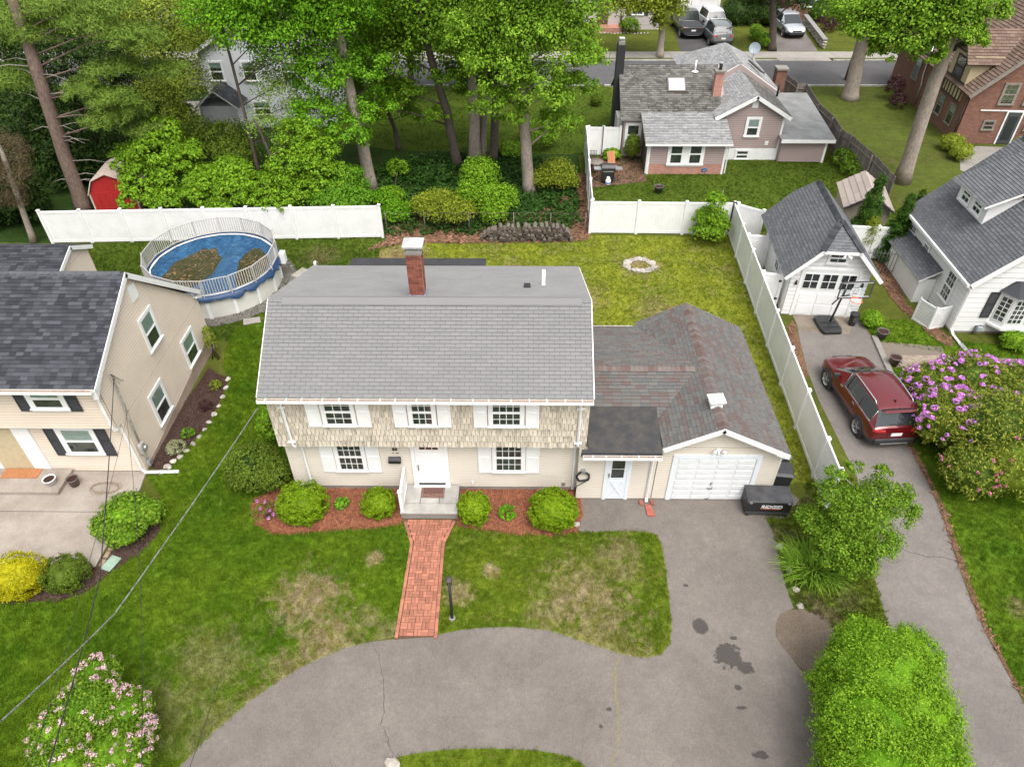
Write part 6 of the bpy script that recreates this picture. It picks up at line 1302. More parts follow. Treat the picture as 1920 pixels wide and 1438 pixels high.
skr.build('cover_skirt', plain('cover_skirt_blue', (.012, .045, .12), .5, dirt=.1, scale=9, bump=.6, bscale=12), P)
b = NB('stagnant_water'); col = b.ramp(b.noise(5.5, 6, .8), (.38, (.016, .022, .008)), (.54, (.045, .042, .016)), (.70, (.12, .075, .032))); col = b.mix(b.ramp(b.noise(19, 3, .8), (.60, 0.), (.66, .9)), col, (.26, .19, .09))
M_pud = b.bsdf(col, .12, 0, b.bump(b.noise(2, 2), .08, .02))
LEAFCHIP = chip_mesh(plain('soaked_leaf', (.14, .085, .04), .8, var=.6), 5, .05, .03, 6)
for (cx_, cy_, rx_, ry_, sh) in ((-1.22, -.35, 1.10, 2.3, .55), (1.62, .25, .72, 1.75, -.22)):
    m = MB(); q = []
    for j in range(48):
        a = 2*pi*j/48; rr_ = 1+.07*sin(3*a+1)+.05*sin(5*a)+.035*sin(9*a+2)+.03*sin(14*a); x = cx_+rx_*rr_*cos(a)+sh*sin(a)*.8; y = cy_+ry_*rr_*sin(a)
        k = sqrt(x*x+y*y); 
        if k > PRD-.38: x *= (PRD-.38)/k; y *= (PRD-.38)/k
        q.append((pc.x+x, pc.y+y, .80))
    m.add(q, [tuple(range(48))]); wo_ = m.build('puddle', M_pud, P); scatter(wo_, LEAFCHIP, 9, .5, 1.2, 4, .3)
tag(MB().box((-10.0, 27.4, 0), (-9.95, 27.9, .5)).build('tmp', M_white), '')
bpy.data.objects.remove(bpy.data.objects['tmp'])
sw = thing('pool_pump', 'small white pool pump box on a brown post beside the pool', 'pump', (-9.55, 29.0, 0), world=True)
MB().box((-9.60, 28.95, 0), (-9.52, 29.03, .75)).build('post', M_cedar, sw); MB().box((-9.72, 28.9, .55), (-9.61, 29.05, .78)).build('pump_box', M_white, sw, bevel=.01)
tag(sheet('paving_slab', [(-10.95, 28.9), (-10.2, 28.55), (-9.85, 29.2), (-10.55, 29.65)], .06, M_walk, kind=None, thick=.06), 'pale square concrete slab lying in the grass right of the pool', 'paving slab')
tag(sheet('stepping_stone', [(-12.0, 24.9), (-11.3, 25.1), (-11.45, 25.5), (-12.15, 25.35)], .06, M_walk, kind=None, thick=.05), 'grey stepping stone on the gravel in front of the pool', 'stone')
sk2 = thing('pool_skimmer', 'white skimmer box on the right side of the pool wall', 'skimmer', (-11.1, 28.9, .9), world=True); MB().box((-11.25, 28.8, .75), (-11.0, 29.15, 1.3)).build('skimmer_box', M_white, sk2, bevel=.02)

# ================================================================ things in the yards
def rockmesh(r, seed, mat=None, sq=(1, 1, .7)):
    rr_ = random.Random(seed); import bmesh as bm_
    b_ = bm_.new(); bm_.ops.create_icosphere(b_, subdivisions=2, radius=r)
    ph = [rr_.uniform(0, 6) for _ in range(6)]
    for v in b_.verts:
        n_ = v.co.normalized(); k = 1+.18*sin(3*n_.x+ph[0])+.15*sin(4*n_.y+ph[1])+.12*sin(5*n_.z+ph[2])+.1*sin(7*n_.x*n_.y+ph[3]); v.co = Vector((v.co.x*k*sq[0], v.co.y*k*sq[1], v.co.z*k*sq[2]))
    me = bpy.data.meshes.new('rock'); b_.to_mesh(me); b_.free(); me.materials.append(mat or M_rock); return me
RM = [rockmesh(.15, i) for i in range(4)]
def rock(x, y, s, label, group=None, name='rock', z=None, cat='rock'):
    o = bpy.data.objects.new(name, RM[RND.randrange(4)]); COL.objects.link(o); o.location = (x, y, .05*s if z is None else z); o.scale = (s, s*RND.uniform(.7, 1.1), s*RND.uniform(.7, 1)); o.rotation_euler = (0, 0, RND.uniform(0, 6)); tag(o, label, cat, group); return o
for i in range(17):
    a = 2*pi*i/17; rock(5.9+.66*cos(a)+RND.uniform(-.05, .05), 29.95+.55*sin(a)+RND.uniform(-.05, .05), RND.uniform(.85, 1.35), 'pale stone in the ring of the backyard fire pit', 'stones of the fire pit ring')
for i, q in enumerate([(428, 712), (424, 728), (418, 745), (411, 762), (402, 778), (393, 793), (384, 806), (374, 820), (363, 833), (350, 846), (338, 857), (326, 866), (315, 876), (303, 886)]):
    x, y, _ = G(*q); rock(x, y, RND.uniform(.6, 1.0), 'pale edging stone of the curved bed along the tan house', 'edging stones of the curved bed')
for q, lab in (((1461, 1026), 'white rock at the driveway edge left of the daylilies'), ((1479, 1070), 'small white rock below the daylilies at the driveway edge'), ((1492, 1106), 'small pale rock halfway between daylilies and bare soil patch'), ((1500, 1137), 'white rock just above the bare soil patch'), ((1080, 985), 'white rock right of the largest round bush by the driveway'), ((1196, 1258), None), ((737, 1432), 'flat pale rock at the left tip of the grass island')):
    if lab: x, y, _ = G(*q); rock(x, y, 1.1 if 'flat' in lab else .75, lab)
rock(-.78, 12.45, .01, 'x').hide_render = True; bpy.data.objects.remove(bpy.data.objects[[o.name for o in bpy.data.objects if o.get('label') == 'x'][0]])
# log pile
for r_, (n_, z, y0) in enumerate([(21, .12, 32.25), (20, .31, 32.30), (19, .50, 32.36), (14, .69, 32.42)]):
    for i in range(n_):
        rad = RND.uniform(.085, .125); L_ = RND.uniform(.40, .6); xx = -2.0+(4.75-.0)*(i+.5)/n_*(1-.05*r_)+.12*r_+RND.uniform(-.05, .05)
        if r_ == 3 and i < 2: continue
        m = MB(); seg = 9; yj = y0+RND.uniform(-.12, .10); tilt = RND.uniform(-.06, .06)
        m.tube([(0, 0, 0), (tilt, L_, RND.uniform(-.04, .04))], [rad, rad*.95], seg, 0, cap=False); m.v = m.v
        m.add([(rad*cos(2*pi*j/seg), 0, rad*sin(2*pi*j/seg)) for j in range(seg)], [tuple(range(seg))], 1)
        o = m.build('log', [M_logbark, M_log_end], None, label='short grey log stacked in the log pile by the wire fence', cat='log', group='logs of the log pile'); o.location = (xx, yj, z+RND.uniform(-.04, .04))
# lamp post
lpst = thing('lamp_post', 'black lamp post with a lantern right of the brick walk', 'lamp post', (-1.86, 10.87, 0), world=True)
MB().tube([(-1.86, 10.87, 0), (-1.84, 10.87, 1.62)], [.045, .038], 10).build('pole', M_black, lpst)
MB().lathe([(.10, 0), (.09, .05), (.05, .06)], (-1.86, 10.87, 0), 12).build('base', M_conc, lpst)
ln = MB(); ln.lathe([(.04, 1.60), (.07, 1.64), (.07, 1.66), (.055, 1.67)], (-1.84, 10.87, 0), 6, smooth=False); ln.build('collar', M_black, lpst)
MB().lathe([(.055, 1.671), (.09, 1.90)], (-1.84, 10.87, 0), 6, smooth=False).build('lantern_glass', plain('smoked_glass', (.10, .09, .085), .2), lpst)
ln = MB(); ln.lathe([(.0, 1.985), (.05, 1.97), (.115, 1.91), (.115, 1.895), (.0, 1.895)], (-1.84, 10.87, 0), 6, smooth=False); ln.lathe([(.018, 1.985), (.018, 2.03), (0, 2.04)], (-1.84, 10.87, 0), 8); ln.build('lantern_roof', plain('lantern_bronze', (.06, .045, .045), .5), lpst)
for k in range(6): a = 2*pi*k/6; MB().tube([(-1.84+.056*cos(a), 10.87+.056*sin(a), 1.67), (-1.84+.092*cos(a), 10.87+.092*sin(a), 1.90)], .007, 4).build('lantern_bar', M_black, lpst)
# jobsite tool chest
jb = thing('tool_chest', 'black steel jobsite chest with white RIDGID lettering beside the garage door', 'tool chest', (7.98, 14.6, 0), radians(-2))
bx = MB(); bx.prism([(-.70, -.0, .12), (-.70, .60, .12), (-.70, .60, .74), (-.70, .50, .76), (-.70, .02, .70), (-.70, 0, .66)][::-1], (1.40, 0, 0)); bx.build('chest', M_black, jb, bevel=.012)
ld = MB(); ld.prism([(-.71, -.02, .62), (-.71, -.02, .70), (-.71, .50, .79), (-.71, .62, .79), (-.71, .62, .745), (-.71, .50, .762), (-.71, .02, .702), (-.71, .0, .62)][::-1], (1.42, 0, 0)); ld.build('lid', plain('worn_black', (.035, .035, .038), .3, dirt=.12, scale=3, c2=(.07, .07, .075)), jb, bevel=.008)
for x in (-.66, .56): MB().box((x, -.0, 0), (x+.10, .60, .115)).build('skid', M_black, jb)
for x in (-.60, .60): MB().box((x-.04, -.045, .62), (x+.04, -.021, .68)).build('latch', M_metal, jb)
MB().box((-.695, -.012, .115), (.695, -.001, .20)).build('skirt', M_steel, jb)
M_or = plain('orange_print', (.70, .10, .02), .5)
text('lettering', 'RIDGID', .20, M_white, jb, (.08, -.012, .46), (1, 0, 0), (0, 0, 1), .003, .18, .006); MB().box((-.24, -.011, .355), (.40, -.002, .372)).build('underline', M_or, jb)
# bins
def wheelie(name, label, x, y, rot, mat, s=1., group=None):
    t = thing(name, label, 'trash bin', (x, y, 0), rot, group)
    m = MB(); a, b_, h = .24*s, .29*s, .98*s; q0 = [(-a, -a, .04), (a, -a, .04), (a, a, .04), (-a, a, .04)]; q1 = [(-b_, -b_, h), (b_, -b_, h), (b_, b_, h), (-b_, b_, h)]
    m.add(q0+q1, [(3, 2, 1, 0), (0, 1, 5, 4), (1, 2, 6, 5), (2, 3, 7, 6), (3, 0, 4, 7), (4, 5, 6, 7)]); m.build('body', mat, t, bevel=.02)
    l = MB(); c = .32*s; l.add([(-c, -c-.03, h+.005), (c, -c-.03, h+.005), (c, c, h+.005), (-c, c, h+.005), (-c*.8, -c*.8, h+.08), (c*.8, -c*.8, h+.08), (c*.8, c*.85, h+.09), (-c*.8, c*.85, h+.09)], [(3, 2, 1, 0), (0, 1, 5, 4), (1, 2, 6, 5), (2, 3, 7, 6), (3, 0, 4, 7), (4, 5, 6, 7)]); l.build('lid', mat, t, bevel=.015)
    MB().tube([(-b_, b_+.06, h-.03), (b_, b_+.06, h-.03)], .018, 6).build('handle', mat, t)
    for sx in (-1, 1): MB().tube([(sx*(a+.0), a+.02, .11), (sx*(a+.05), a+.02, .11)], .10, 12).build('wheel', M_steel, t)
    return t
wheelie('trash_bin', 'black wheeled bin behind the jobsite chest, nearest the garage corner', 8.62, 15.72, radians(-8), plain('bin_black', (.035, .036, .038), .5, dirt=.1, scale=5), 1.0)
wheelie('trash_bin', 'charcoal wheeled bin standing behind the nearer black bin at the garage side', 8.72, 16.5, radians(5), plain('bin_grey', (.075, .08, .09), .5, dirt=.1, scale=5), 1.02)
wheelie('trash_bin', 'dark wheeled bin behind the white gate next to the white garage', 11.05, 27.3, radians(3), MC['bin_grey'], .9)
tb = thing('trash_can', 'small black trash can beside the basketball hoop net', 'trash can', (14.45, 25.15, 0))
m = MB(); m.lathe([(.0, .0), (.15, .0), (.19, .55), (.21, .56), (.19, .60), (.0, .66)], (0, 0, 0), 8, smooth=False); m.build('body', M_black, tb); MB().box((-.1, -.21, .25), (.1, -.19, .5)).build('panel', M_steel, tb)
# pots
def pot(name, label, x, y, z, r, h, mat, group=None, soil=True):
    t = thing(name, label, 'plant pot', (x, y, z), 0, group)
    m = MB(); m.lathe([(0, .0), (r*.66, .0), (r*.92, h*.9), (r, h*.9), (r, h), (r*.86, h), (r*.84, h*.86)], (0, 0, 0), 22); m.build('pot', mat, t)
    if soil: s_ = MB(); s_.add([(r*.85*cos(2*pi*i/16), r*.85*sin(2*pi*i/16), h*.86) for i in range(16)], [tuple(range(16))]); s_.build('soil', G_mulchd, t)
    return t
M_potw = plain('white_pot', (.72, .73, .75), .4, dirt=.05); M_potb = plain('brown_pot', (.13, .10, .095), .5, dirt=.1); M_potg = plain('grey_pot', (.10, .095, .10), .6, dirt=.1)
pot('plant_pot', 'white glazed bowl pot on the tan concrete step at the left edge', -15.62, 15.72-.1, .20, .21, .26, M_potw)
pot('plant_pot', 'brown plastic pot holding a hose on the concrete patio', -14.92, 15.70, .05, .20, .34, M_potb)
pot('plant_pot', 'grey pot of soil on the low wall corner nearest the white garage', G(1651, 634)[0], G(1651, 634)[1], .0, .25, .38, M_potg)
pot('plant_pot', 'dark pot of soil on the paver walk above the red car', G(1674, 684)[0], G(1674, 684)[1], .0, .24, .42, M_potb)
pot('plant_pot', 'grey plastic pot on a stone in the lawn behind the mauve house', 7.95, 38.0, .0, .28, .4, M_potg)
gh_ = thing('garden_hose', 'tan garden hose coiled on the concrete patio', 'hose', (-14.0, 15.5, .06), world=True)
hm = MB(); hp3 = []
for i in range(90): a = i*.28; r_ = .42+.05*sin(i*.5)-.001*i; hp3.append((-13.85+r_*1.25*cos(a), 15.55+r_*.62*sin(a), .062+.0006*i))
hm.tube(hp3, .008, 4); hm.build('hose', plain('tan_hose', (.30, .23, .15), .6), gh_)
hr = thing('garden_hose', 'black garden hose coiled on a wall hook at the right end of the house front', 'hose', (1.95, 15.5, 1.1), world=True)
hm = MB(); hp3 = []
for i in range(150): a = i*.25; r_ = .20+.02*sin(i*.9); hp3.append((2.06+r_*cos(a), 15.24-.06*(i/150), 1.15+r_*sin(a)+.01*sin(i)))
hp3 += [(1.88, 15.2, .7), (1.84, 15.2, .2), (1.9, 15.15, .05)]; hm.tube(hp3, .014, 5); hm.build('hose', M_black, hr); MB().box((2.0, 15.16, 1.32), (2.12, 15.29, 1.46)).build('hook', M_metal, hr)
vb = thing('valve_box', 'green plastic utility box lid in the dark mulch below the leafy patio shrub', 'utility box', (-12.35, 12.6, .02), radians(-18)); MB().box((-.18, -.26, 0), (.18, .26, .05)).build('lid', plain('faded_green', (.26, .36, .28), .6, dirt=.1), vb, bevel=.03)
sb_ = thing('downspout_splash', 'red brown splash trough under the downspout left of the garage door', 'splash block', (4.22, 14.95, .01), world=True)
MB().prism([(4.14, 15.0, .02), (4.32, 15.0, .02), (4.42, 14.55, .02), (4.16, 14.55, .02)], (0, 0, .04)).build('trough', M_terra, sb_)
for x in (4.02, 4.38): MB().box((x-.05, 15.0, .01), (x+.06, 15.18, .08)).build('brick', M_terra, sb_)
# basketball hoop
bh_ = thing('basketball_hoop', 'portable basketball hoop with clear backboard and black base before the white garage', 'basketball hoop', (13.35, 25.0, 0), radians(3))
m = MB(); m.prism([(-.38, -.62, .01), (.38, -.62, .01), (.46, -.35, .01), (.44, .5, .01), (.30, .62, .01), (-.30, .62, .01), (-.44, .5, .01), (-.46, -.35, .01)], (0, 0, .17)); m.build('base', M_black, bh_, bevel=.04)
for y in (-.3, .05): MB().box((-.34, y, .181), (.34, y+.05, .21)).build('base_rib', M_black, bh_, bevel=.01)
m = MB(); m.tube([(.15, .15, .15), (.05, -.18, 1.3), (-.13, -.62, 2.3)], .045, 8); m.build('pole', M_steel, bh_)
m = MB(); m.tube([(.15, -.45, 2.3), (.28, -1.25, 3.0)], .02, 6); m.tube([(.02, -.45, 2.3), (.02, -1.25, 3.0)], .02, 6); m.tube([(.28, -.6, 2.8), (.28, -1.25, 3.3)], .02, 6); m.tube([(.02, -.6, 2.8), (.02, -1.25, 3.3)], .02, 6); m.tube([(.15, -.05, 1.7), (.15, -.5, 2.4)], .03, 6); m.build('lift_arms', M_steel, bh_)
BY = -1.32; m = MB(); x0, x1, z0, z1 = -.50, .82, 2.85, 3.62
for (a, b_, c, d_) in ((x0, x1, z0, z0+.05), (x0, x1, z1-.04, z1), (x0, x0+.04, z0+.051, z1-.041), (x1-.04, x1, z0+.051, z1-.041)): m.box((a, BY-.02, c), (b_, BY+.02, d_))
m.build('backboard_frame', M_steel, bh_); M_clear = glass_mat('clear_board', (.9, .92, .93), .03)
MB().box((x0+.045, BY-.006, z0+.055), (x1-.045, BY+.006, z1-.045)).build('backboard', M_clear, bh_)
m = MB()
for (a, b_, c, d_) in ((-.02, .34, 3.0, 3.025), (-.02, .34, 3.3, 3.325), (-.02, .005, 3.026, 3.299), (.315, .34, 3.026, 3.299), (x0+.05, x1-.05, z0+.06, z0+.085), (x0+.05, x1-.05, z1-.075, z1-.05)): m.box((a, BY-.010, c), (b_, BY-.007, d_))
m.build('board_lines', M_white, bh_)
m = MB(); rc_ = Vector((.16, BY-.28, 2.92)); m.tube([rc_+Vector((.225*cos(i*2*pi/24), .225*sin(i*2*pi/24), 0)) for i in range(25)], .014, 6); m.box((.1, BY-.08, 2.9), (.22, BY-.021, 2.94)); m.build('rim', plain('orange_rim', (.75, .16, .05), .5), bh_)
m = MB()
for i in range(12):
    a = 2*pi*i/12; a2 = a+2*pi/12; a3 = a-2*pi/12
    m.tube([rc_+Vector((.22*cos(a), .22*sin(a), 0)), rc_+Vector((.17*cos(a2), .17*sin(a2), -.18)), rc_+Vector((.12*cos(a), .12*sin(a), -.36))], .006, 3); m.tube([rc_+Vector((.22*cos(a), .22*sin(a), 0)), rc_+Vector((.17*cos(a3), .17*sin(a3), -.18)), rc_+Vector((.12*cos(a), .12*sin(a), -.36))], .006, 3)
m.build('net', M_white, bh_)
for c_ in bh_.children:
    if c_.name.split('.')[0] in ('backboard_frame', 'backboard', 'board_lines', 'rim', 'net', 'lift_arms'): c_.location = (-.3, 0, -.5)
# gas grill, patio table, chair, lounge
pt2 = sheet('brick_patio', [(4.15, 38.6), (7.5, 39.4), (7.5, 42.9), (4.2, 42.9)], .022, plain('red_earth_brick', (.16, .08, .056), .9, dirt=.2, scale=3, fine=.15))
gr = thing('gas_grill', 'black gas grill with side shelves beside the short white fence', 'grill', (5.15, 39.4, .02))
MB().box((-.36, -.26, .12), (.36, .26, .78)).build('cabinet', M_black, gr, bevel=.02); m = MB(); m.prism([(-.4, -.28, .79), (-.4, .28, .79), (-.4, .28, .95), (-.4, .12, 1.08), (-.4, -.12, 1.08), (-.4, -.28, .92)][::-1], (.8, 0, 0)); m.build('hood', M_black, gr, bevel=.02)
for s_ in (-1, 1): MB().box((s_*.41, -.22, .80), (s_*.82, .22, .84)).build('side_shelf', M_metal, gr)
MB().box((-.30, -.275, .70), (.30, -.265, .77)).build('control_panel', M_metal, gr)
tk = thing('gas_cylinder', 'white propane cylinder standing in front of the gas grill cabinet', 'gas cylinder', (5.15, 38.95, .02)); m = MB(); m.lathe([(0, .0), (.13, .03), (.155, .08), (.155, .30), (.10, .38), (.03, .40)], (0, 0, 0), 16); m.build('cylinder', M_white, tk); m = MB(); m.lathe([(.10, .38), (.10, .48)], (0, 0, 0), 12); m.build('collar', M_white, tk); m = MB(); m.lathe([(.157, .12), (.157, .2)], (0, 0, 0), 16); m.build('label_band', plain('blue_band', (.05, .15, .5), .5), tk)
pt3 = thing('patio_table', 'round metal patio table left of the gas grill', 'table', (4.55, 40.6, .02)); m = MB(); m.lathe([(0, .68), (.45, .68), (.45, .72), (0, .73)], (0, 0, 0), 20); m.build('table_top', plain('tarnished_metal', (.20, .17, .14), .6, dirt=.15), pt3)
for k in range(4): a = pi/4+pi/2*k; MB().tube([(.35*cos(a), .35*sin(a), .68), (.40*cos(a), .40*sin(a), 0)], .02, 5).build('leg', M_black, pt3)
chx = thing('patio_chair', 'black metal patio chair with lattice back behind the patio table', 'chair', (4.45, 41.5, .02))
MB().box((-.22, -.22, .42), (.22, .22, .45)).build('seat', M_black, chx); m = MB()
for k in range(5): m.box((-.21+.1*k, .20, .46), (-.19+.1*k, .22, .95)); m.box((-.22, .222, .5+.1*k), (.22, .235, .52+.1*k))
m.build('backrest', M_black, chx)
for sx in (-1, 1):
    for sy in (-1, 1): MB().tube([(sx*.2, sy*.2, .42), (sx*.22, sy*.22, 0)], .015, 5).build('leg', M_black, chx)
wc = thing('lounge_chair', 'orange wooden lounge chair next to the gas grill', 'chair', (5.45, 41.3, .02), radians(20))
M_teak = plain('orange_wood', (.50, .22, .10), .7, var=.15)
for k in range(7): MB().obox((-.25, -.3, .32), Xv, Vector((0, .35, .94)).normalized(), Vector((0, -.94, .35)).normalized(), (.07*k, .07*k+.06), (0, .8), (0, .02)).build('backrest_slat', M_teak, wc)
for k in range(6): MB().box((-.25, -.35-.09*k, .30-.01*k), (.25, -.28-.09*k, .32-.01*k)).build('seat_slat', M_teak, wc)
for sx in (-.26, .24):
    for sy in (-.75, -.3): MB().box((sx, sy, 0), (sx+.04, sy+.05, .30)).build('leg', M_teak, wc)
# lattice screen by the white house
lt = thing('lattice_screen', 'white lattice corner screen against the side of the white house', 'screen', (17.3, 24.9, 0), world=True)
M_lat = M_white
for (p, q_) in (((17.25, 25.6), (17.62, 24.8)), ((17.62, 24.8), (18.35, 25.0))):
    p, q_ = Vector((*p, 0)), Vector((*q_, 0)); U = (q_-p).normalized(); L = (q_-p).length; N_ = U.cross(Zv)
    f = MB(); f.obox(p, U, Zv, N_, (0, .06), (0, 1.15), (-.02, .02)); f.obox(p, U, Zv, N_, (L-.06, L), (0, 1.15), (-.02, .02)); f.obox(p, U, Zv, N_, (.061, L-.061), (.02, .09), (-.02, .02)); f.obox(p, U, Zv, N_, (.061, L-.061), (1.02, 1.09), (-.02, .02)); f.build('frame', M_lat, lt)
    m = MB(); n_ = int((L+1.0)/.085)
    for sgn in (1, -1):
        D_ = (U*sgn+Zv).normalized()
        for k in range(n_):
            u0 = -1.0+.085*k if sgn > 0 else .085*k; z0 = .09; z1 = 1.02; ua, ub = u0, u0+sgn*(z1-z0)
            lo, hi = .06, L-.06; t0, t1 = 0., 1.
            for e in (0,):
                if ub != ua:
                    ta, tb2 = (lo-ua)/(ub-ua), (hi-ua)/(ub-ua); t0 = max(0, min(ta, tb2)); t1 = min(1, max(ta, tb2))
            if t1 <= t0: continue
            A_ = p+U*(ua+(ub-ua)*t0)+Zv*(z0+(z1-z0)*t0); B_ = p+U*(ua+(ub-ua)*t1)+Zv*(z0+(z1-z0)*t1); m.obox(A_+N_*(.006*sgn), (B_-A_).normalized(), (B_-A_).normalized().cross(N_), N_, (0, (B_-A_).length), (-.014, .014), (-.004, .004))
    m.build('lattice', M_lat, lt, kind='stuff')
# paver walk to the white house
pwk = sheet('paver_walk', GP((1640, 640), (1765, 651), (1772, 668), (1920, 674))+[(26, 21.6), (26, 20.9)]+GP((1920, 692), (1772, 690), (1700, 690), (1668, 688)), .02, plain('paver_sand', (.17, .14, .11), 1.))
mp = MB().box((0, 0, 0), (.285, .135, .035)).mesh('paver', plain('tan_paver', (.28, .225, .175), .9, var=.15, dirt=.1, scale=5))
a0 = G(1655, 645); 
for r_ in range(12):
    for c in range(9):
        x = a0[0]+.1+.29*c+(.145 if r_ % 2 else 0)+.02*r_*0; y = 23.1-.14*r_
        if x > G(1668, 688)[0]+.1-(23.1-y)*.0 and x < 17.9 and y < 23.3-.06*(x-15): o = bpy.data.objects.new('paver', mp); COL.objects.link(o); o.parent = pwk; o.location = (x, y-.3, .022+RND.uniform(0, .006)); o.rotation_euler = (0, 0, RND.uniform(-.02, .02))
for k in range(8):
    x0 = 17.95+k*1.0; MB().box((x0, 21.62-.015*k, .021), (x0+.97, 22.35-.015*k, .06)).build('slab', M_walk, pwk)
cw = thing('low_wall', 'low concrete kerb wall at the corner of the worn driveway under the dark pot', 'wall', (14.2, 22.5, 0), world=True)
ka, kb_ = Vector(G(1633, 632)), Vector(G(1668, 712)); kU = (kb_-ka).normalized(); MB().obox(ka, kU, Vector((-kU.y, kU.x, 0)), Zv, (0, (kb_-ka).length), (0, .24), (0, .10)).build('kerb', M_conc, cw, bevel=.02)

# ================================================================ wires
def cable(name, label, pts, r, sag, mat=None):
    P_ = [Vector(p) for p in pts]; out = []
    for a, b_ in zip(P_, P_[1:]):
        for i in range(24): t = i/24; p = a.lerp(b_, t); p.z -= sag*4*t*(1-t); out.append(p)
    out.append(P_[-1]); o = MB().tube(out, r, 6).build(name, mat or M_black, None); tag(o, label, 'cable'); return o
def along(px, py, dist): d = ray(px, py); d = d/np.linalg.norm(d); return tuple(np.array([0, 0, CH])+d*dist)
M_cab = plain('twisted_cable', (.06, .06, .06), .5, dirt=.3, scale=30, c2=(.42, .42, .42))
cable('power_cable', 'thick twisted service cable from the main house eave to the lower left', [(-7.5, 15.0, 4.35), along(215, 1150, 15.8), along(-60, 1405, 12.5)], .013, .05, M_cab)
pA = along(120, 1250, 15.5)
cable('power_cable', 'dark service cable dropping from the tan house mast across its front corner', [(LX+.25, 16.6, 4.0), along(187, 1085, 17.0), along(90, 1438, 12.5)], .012, .05, M_black)
cable('telephone_cable', 'thin cable from the tan gable wall passing over the patio shrub', [(LX+.15, 16.7, 2.9), along(262, 1060, 17.5), along(265, 1438, 13.5)], .006, .1, M_black)
cable('telephone_cable', 'thin cable from the tan gable wall down left over the yellow shrub side', [(LX+.15, 16.7, 2.6), along(150, 1110, 18.5), along(60, 1420, 14.5)], .006, .1, M_black)
cable('telephone_cable', 'thin dark cable crossing the lawn left of the driveway loop', [along(440, 1170, 17.5), along(400, 1310, 15), along(340, 1480, 12.5)], .005, .02, M_black)
cable('power_cable', 'black cable stretched across the far street in front of the far driveways', [(-30, 62, 7.2), (5, 62.2, 6.9), (26.6, 62.2, 7.0), (60, 62.5, 7.4)], .03, .35, M_black)
cable('power_cable', 'thin cable above the far street near the top edge', [(5, 70, 7.9), (26.6, 63, 8.4), (60, 64, 8.4)], .02, .3, M_black)
up = thing('utility_pole', 'brown wooden utility pole by the street beside a thick grey trunk', 'utility pole', (25.6, 57.9, 0), world=True)
MB().tube([(25.6, 57.9, 0), (26.0, 57.9, 9.5)], [.16, .12], 12).build('pole', plain('creosote_pole', (.14, .08, .055), .9, dirt=.2, scale=6), up); MB().box((25.5, 57.7, 1.6), (25.56, 57.76, 1.8)).build('reflector', M_white, up)
# stone retaining wall beside the far right driveway
sw_ = thing('stone_wall', 'fieldstone retaining wall beside the far silver car driveway', 'wall', (27, 68, 0), world=True)
for i in range(34):
    t = i/34; y = 66.3+t*8.5; x = 26.5+.9*t; h_ = .65
    for k in range(3): o = rock(x+RND.uniform(-.05, .05), y, 1.05, None, None, 'stone', z=.12+.22*k); o.parent = sw_; o.location -= WORLD[sw_]; [o.pop(k2) for k2 in ('category', 'label') if k2 in o.keys()]
MB().obox((26.5, 66.3, .72), Vector((.9, 8.5, 0)).normalized(), Vector((8.5, -.9, 0)).normalized(), Zv, (0, 8.5), (-.22, .22), (0, .08)).build('capstone', plain('grey_cap', (.24, .23, .22), .9), sw_)
for i in range(16):
    rock(7.2+.5*i*.62, 71.15+.1*sin(i), .7, 'pale stone edging the far front bed of the pinkish house', 'stones edging the far bed')

# ================================================================ vehicles
M_tyre = plain('tyre', (.02, .02, .02), .85); M_carglass = plain('car_glass', (.02, .025, .028), .06, dirt=.05, spec=.8); M_clad = plain('car_cladding', (.028, .028, .032), .6)
M_rim = plain('alloy_rim', (.45, .45, .46), .3, metal=.8); M_tail = plain('tail_light', (.45, .02, .02), .15, coat=.6); M_head = plain('lamp_glass', (.65, .67, .7), .1, coat=.5)
def paint(name, c, metal=.35): 
    b = NB(name); n_ = b.noise(.8, 2); MC[name] = b.bsdf(b.val(c, n_, .9, 1.1), .28, metal, None, 1.0); return MC[name]
def wheel(root, x, y, r, side, w=.22):
    m = MB(); pr = [(r-.09, -w/2+.02), (r-.02, -w/2), (r, -w/2+.04), (r, w/2-.04), (r-.02, w/2), (r-.09, w/2-.02)]
    m.lathe(pr, (0, 0, 0), 26); o = m.build('wheel', M_tyre, root); o.location = (x, y, r); o.rotation_euler = (0, side*pi/2, 0)
    rm = MB(); rm.lathe([(r-.09, w/2-.025), (r-.115, w/2-.045), (r-.13, w/2-.08)], (0, 0, 0), 26); rm.lathe([(0, w/2-.035), (.055, w/2-.035), (.06, w/2-.07)], (0, 0, 0), 12)
    for k in range(5):
        a = 2*pi*k/5; U = Vector((cos(a), sin(a), 0)); V = Vector((-sin(a), cos(a), 0)); rm.obox((0, 0, w/2-.075), U, V, Zv, (.03, r-.10), (-.035, .035), (0, .035))
    rm.build('rim', M_rim, o); MB().lathe([(0, w/2-.10), (r-.10, w/2-.10)], (0, 0, 0), 20).build('brake_disc', M_clad, o); return o
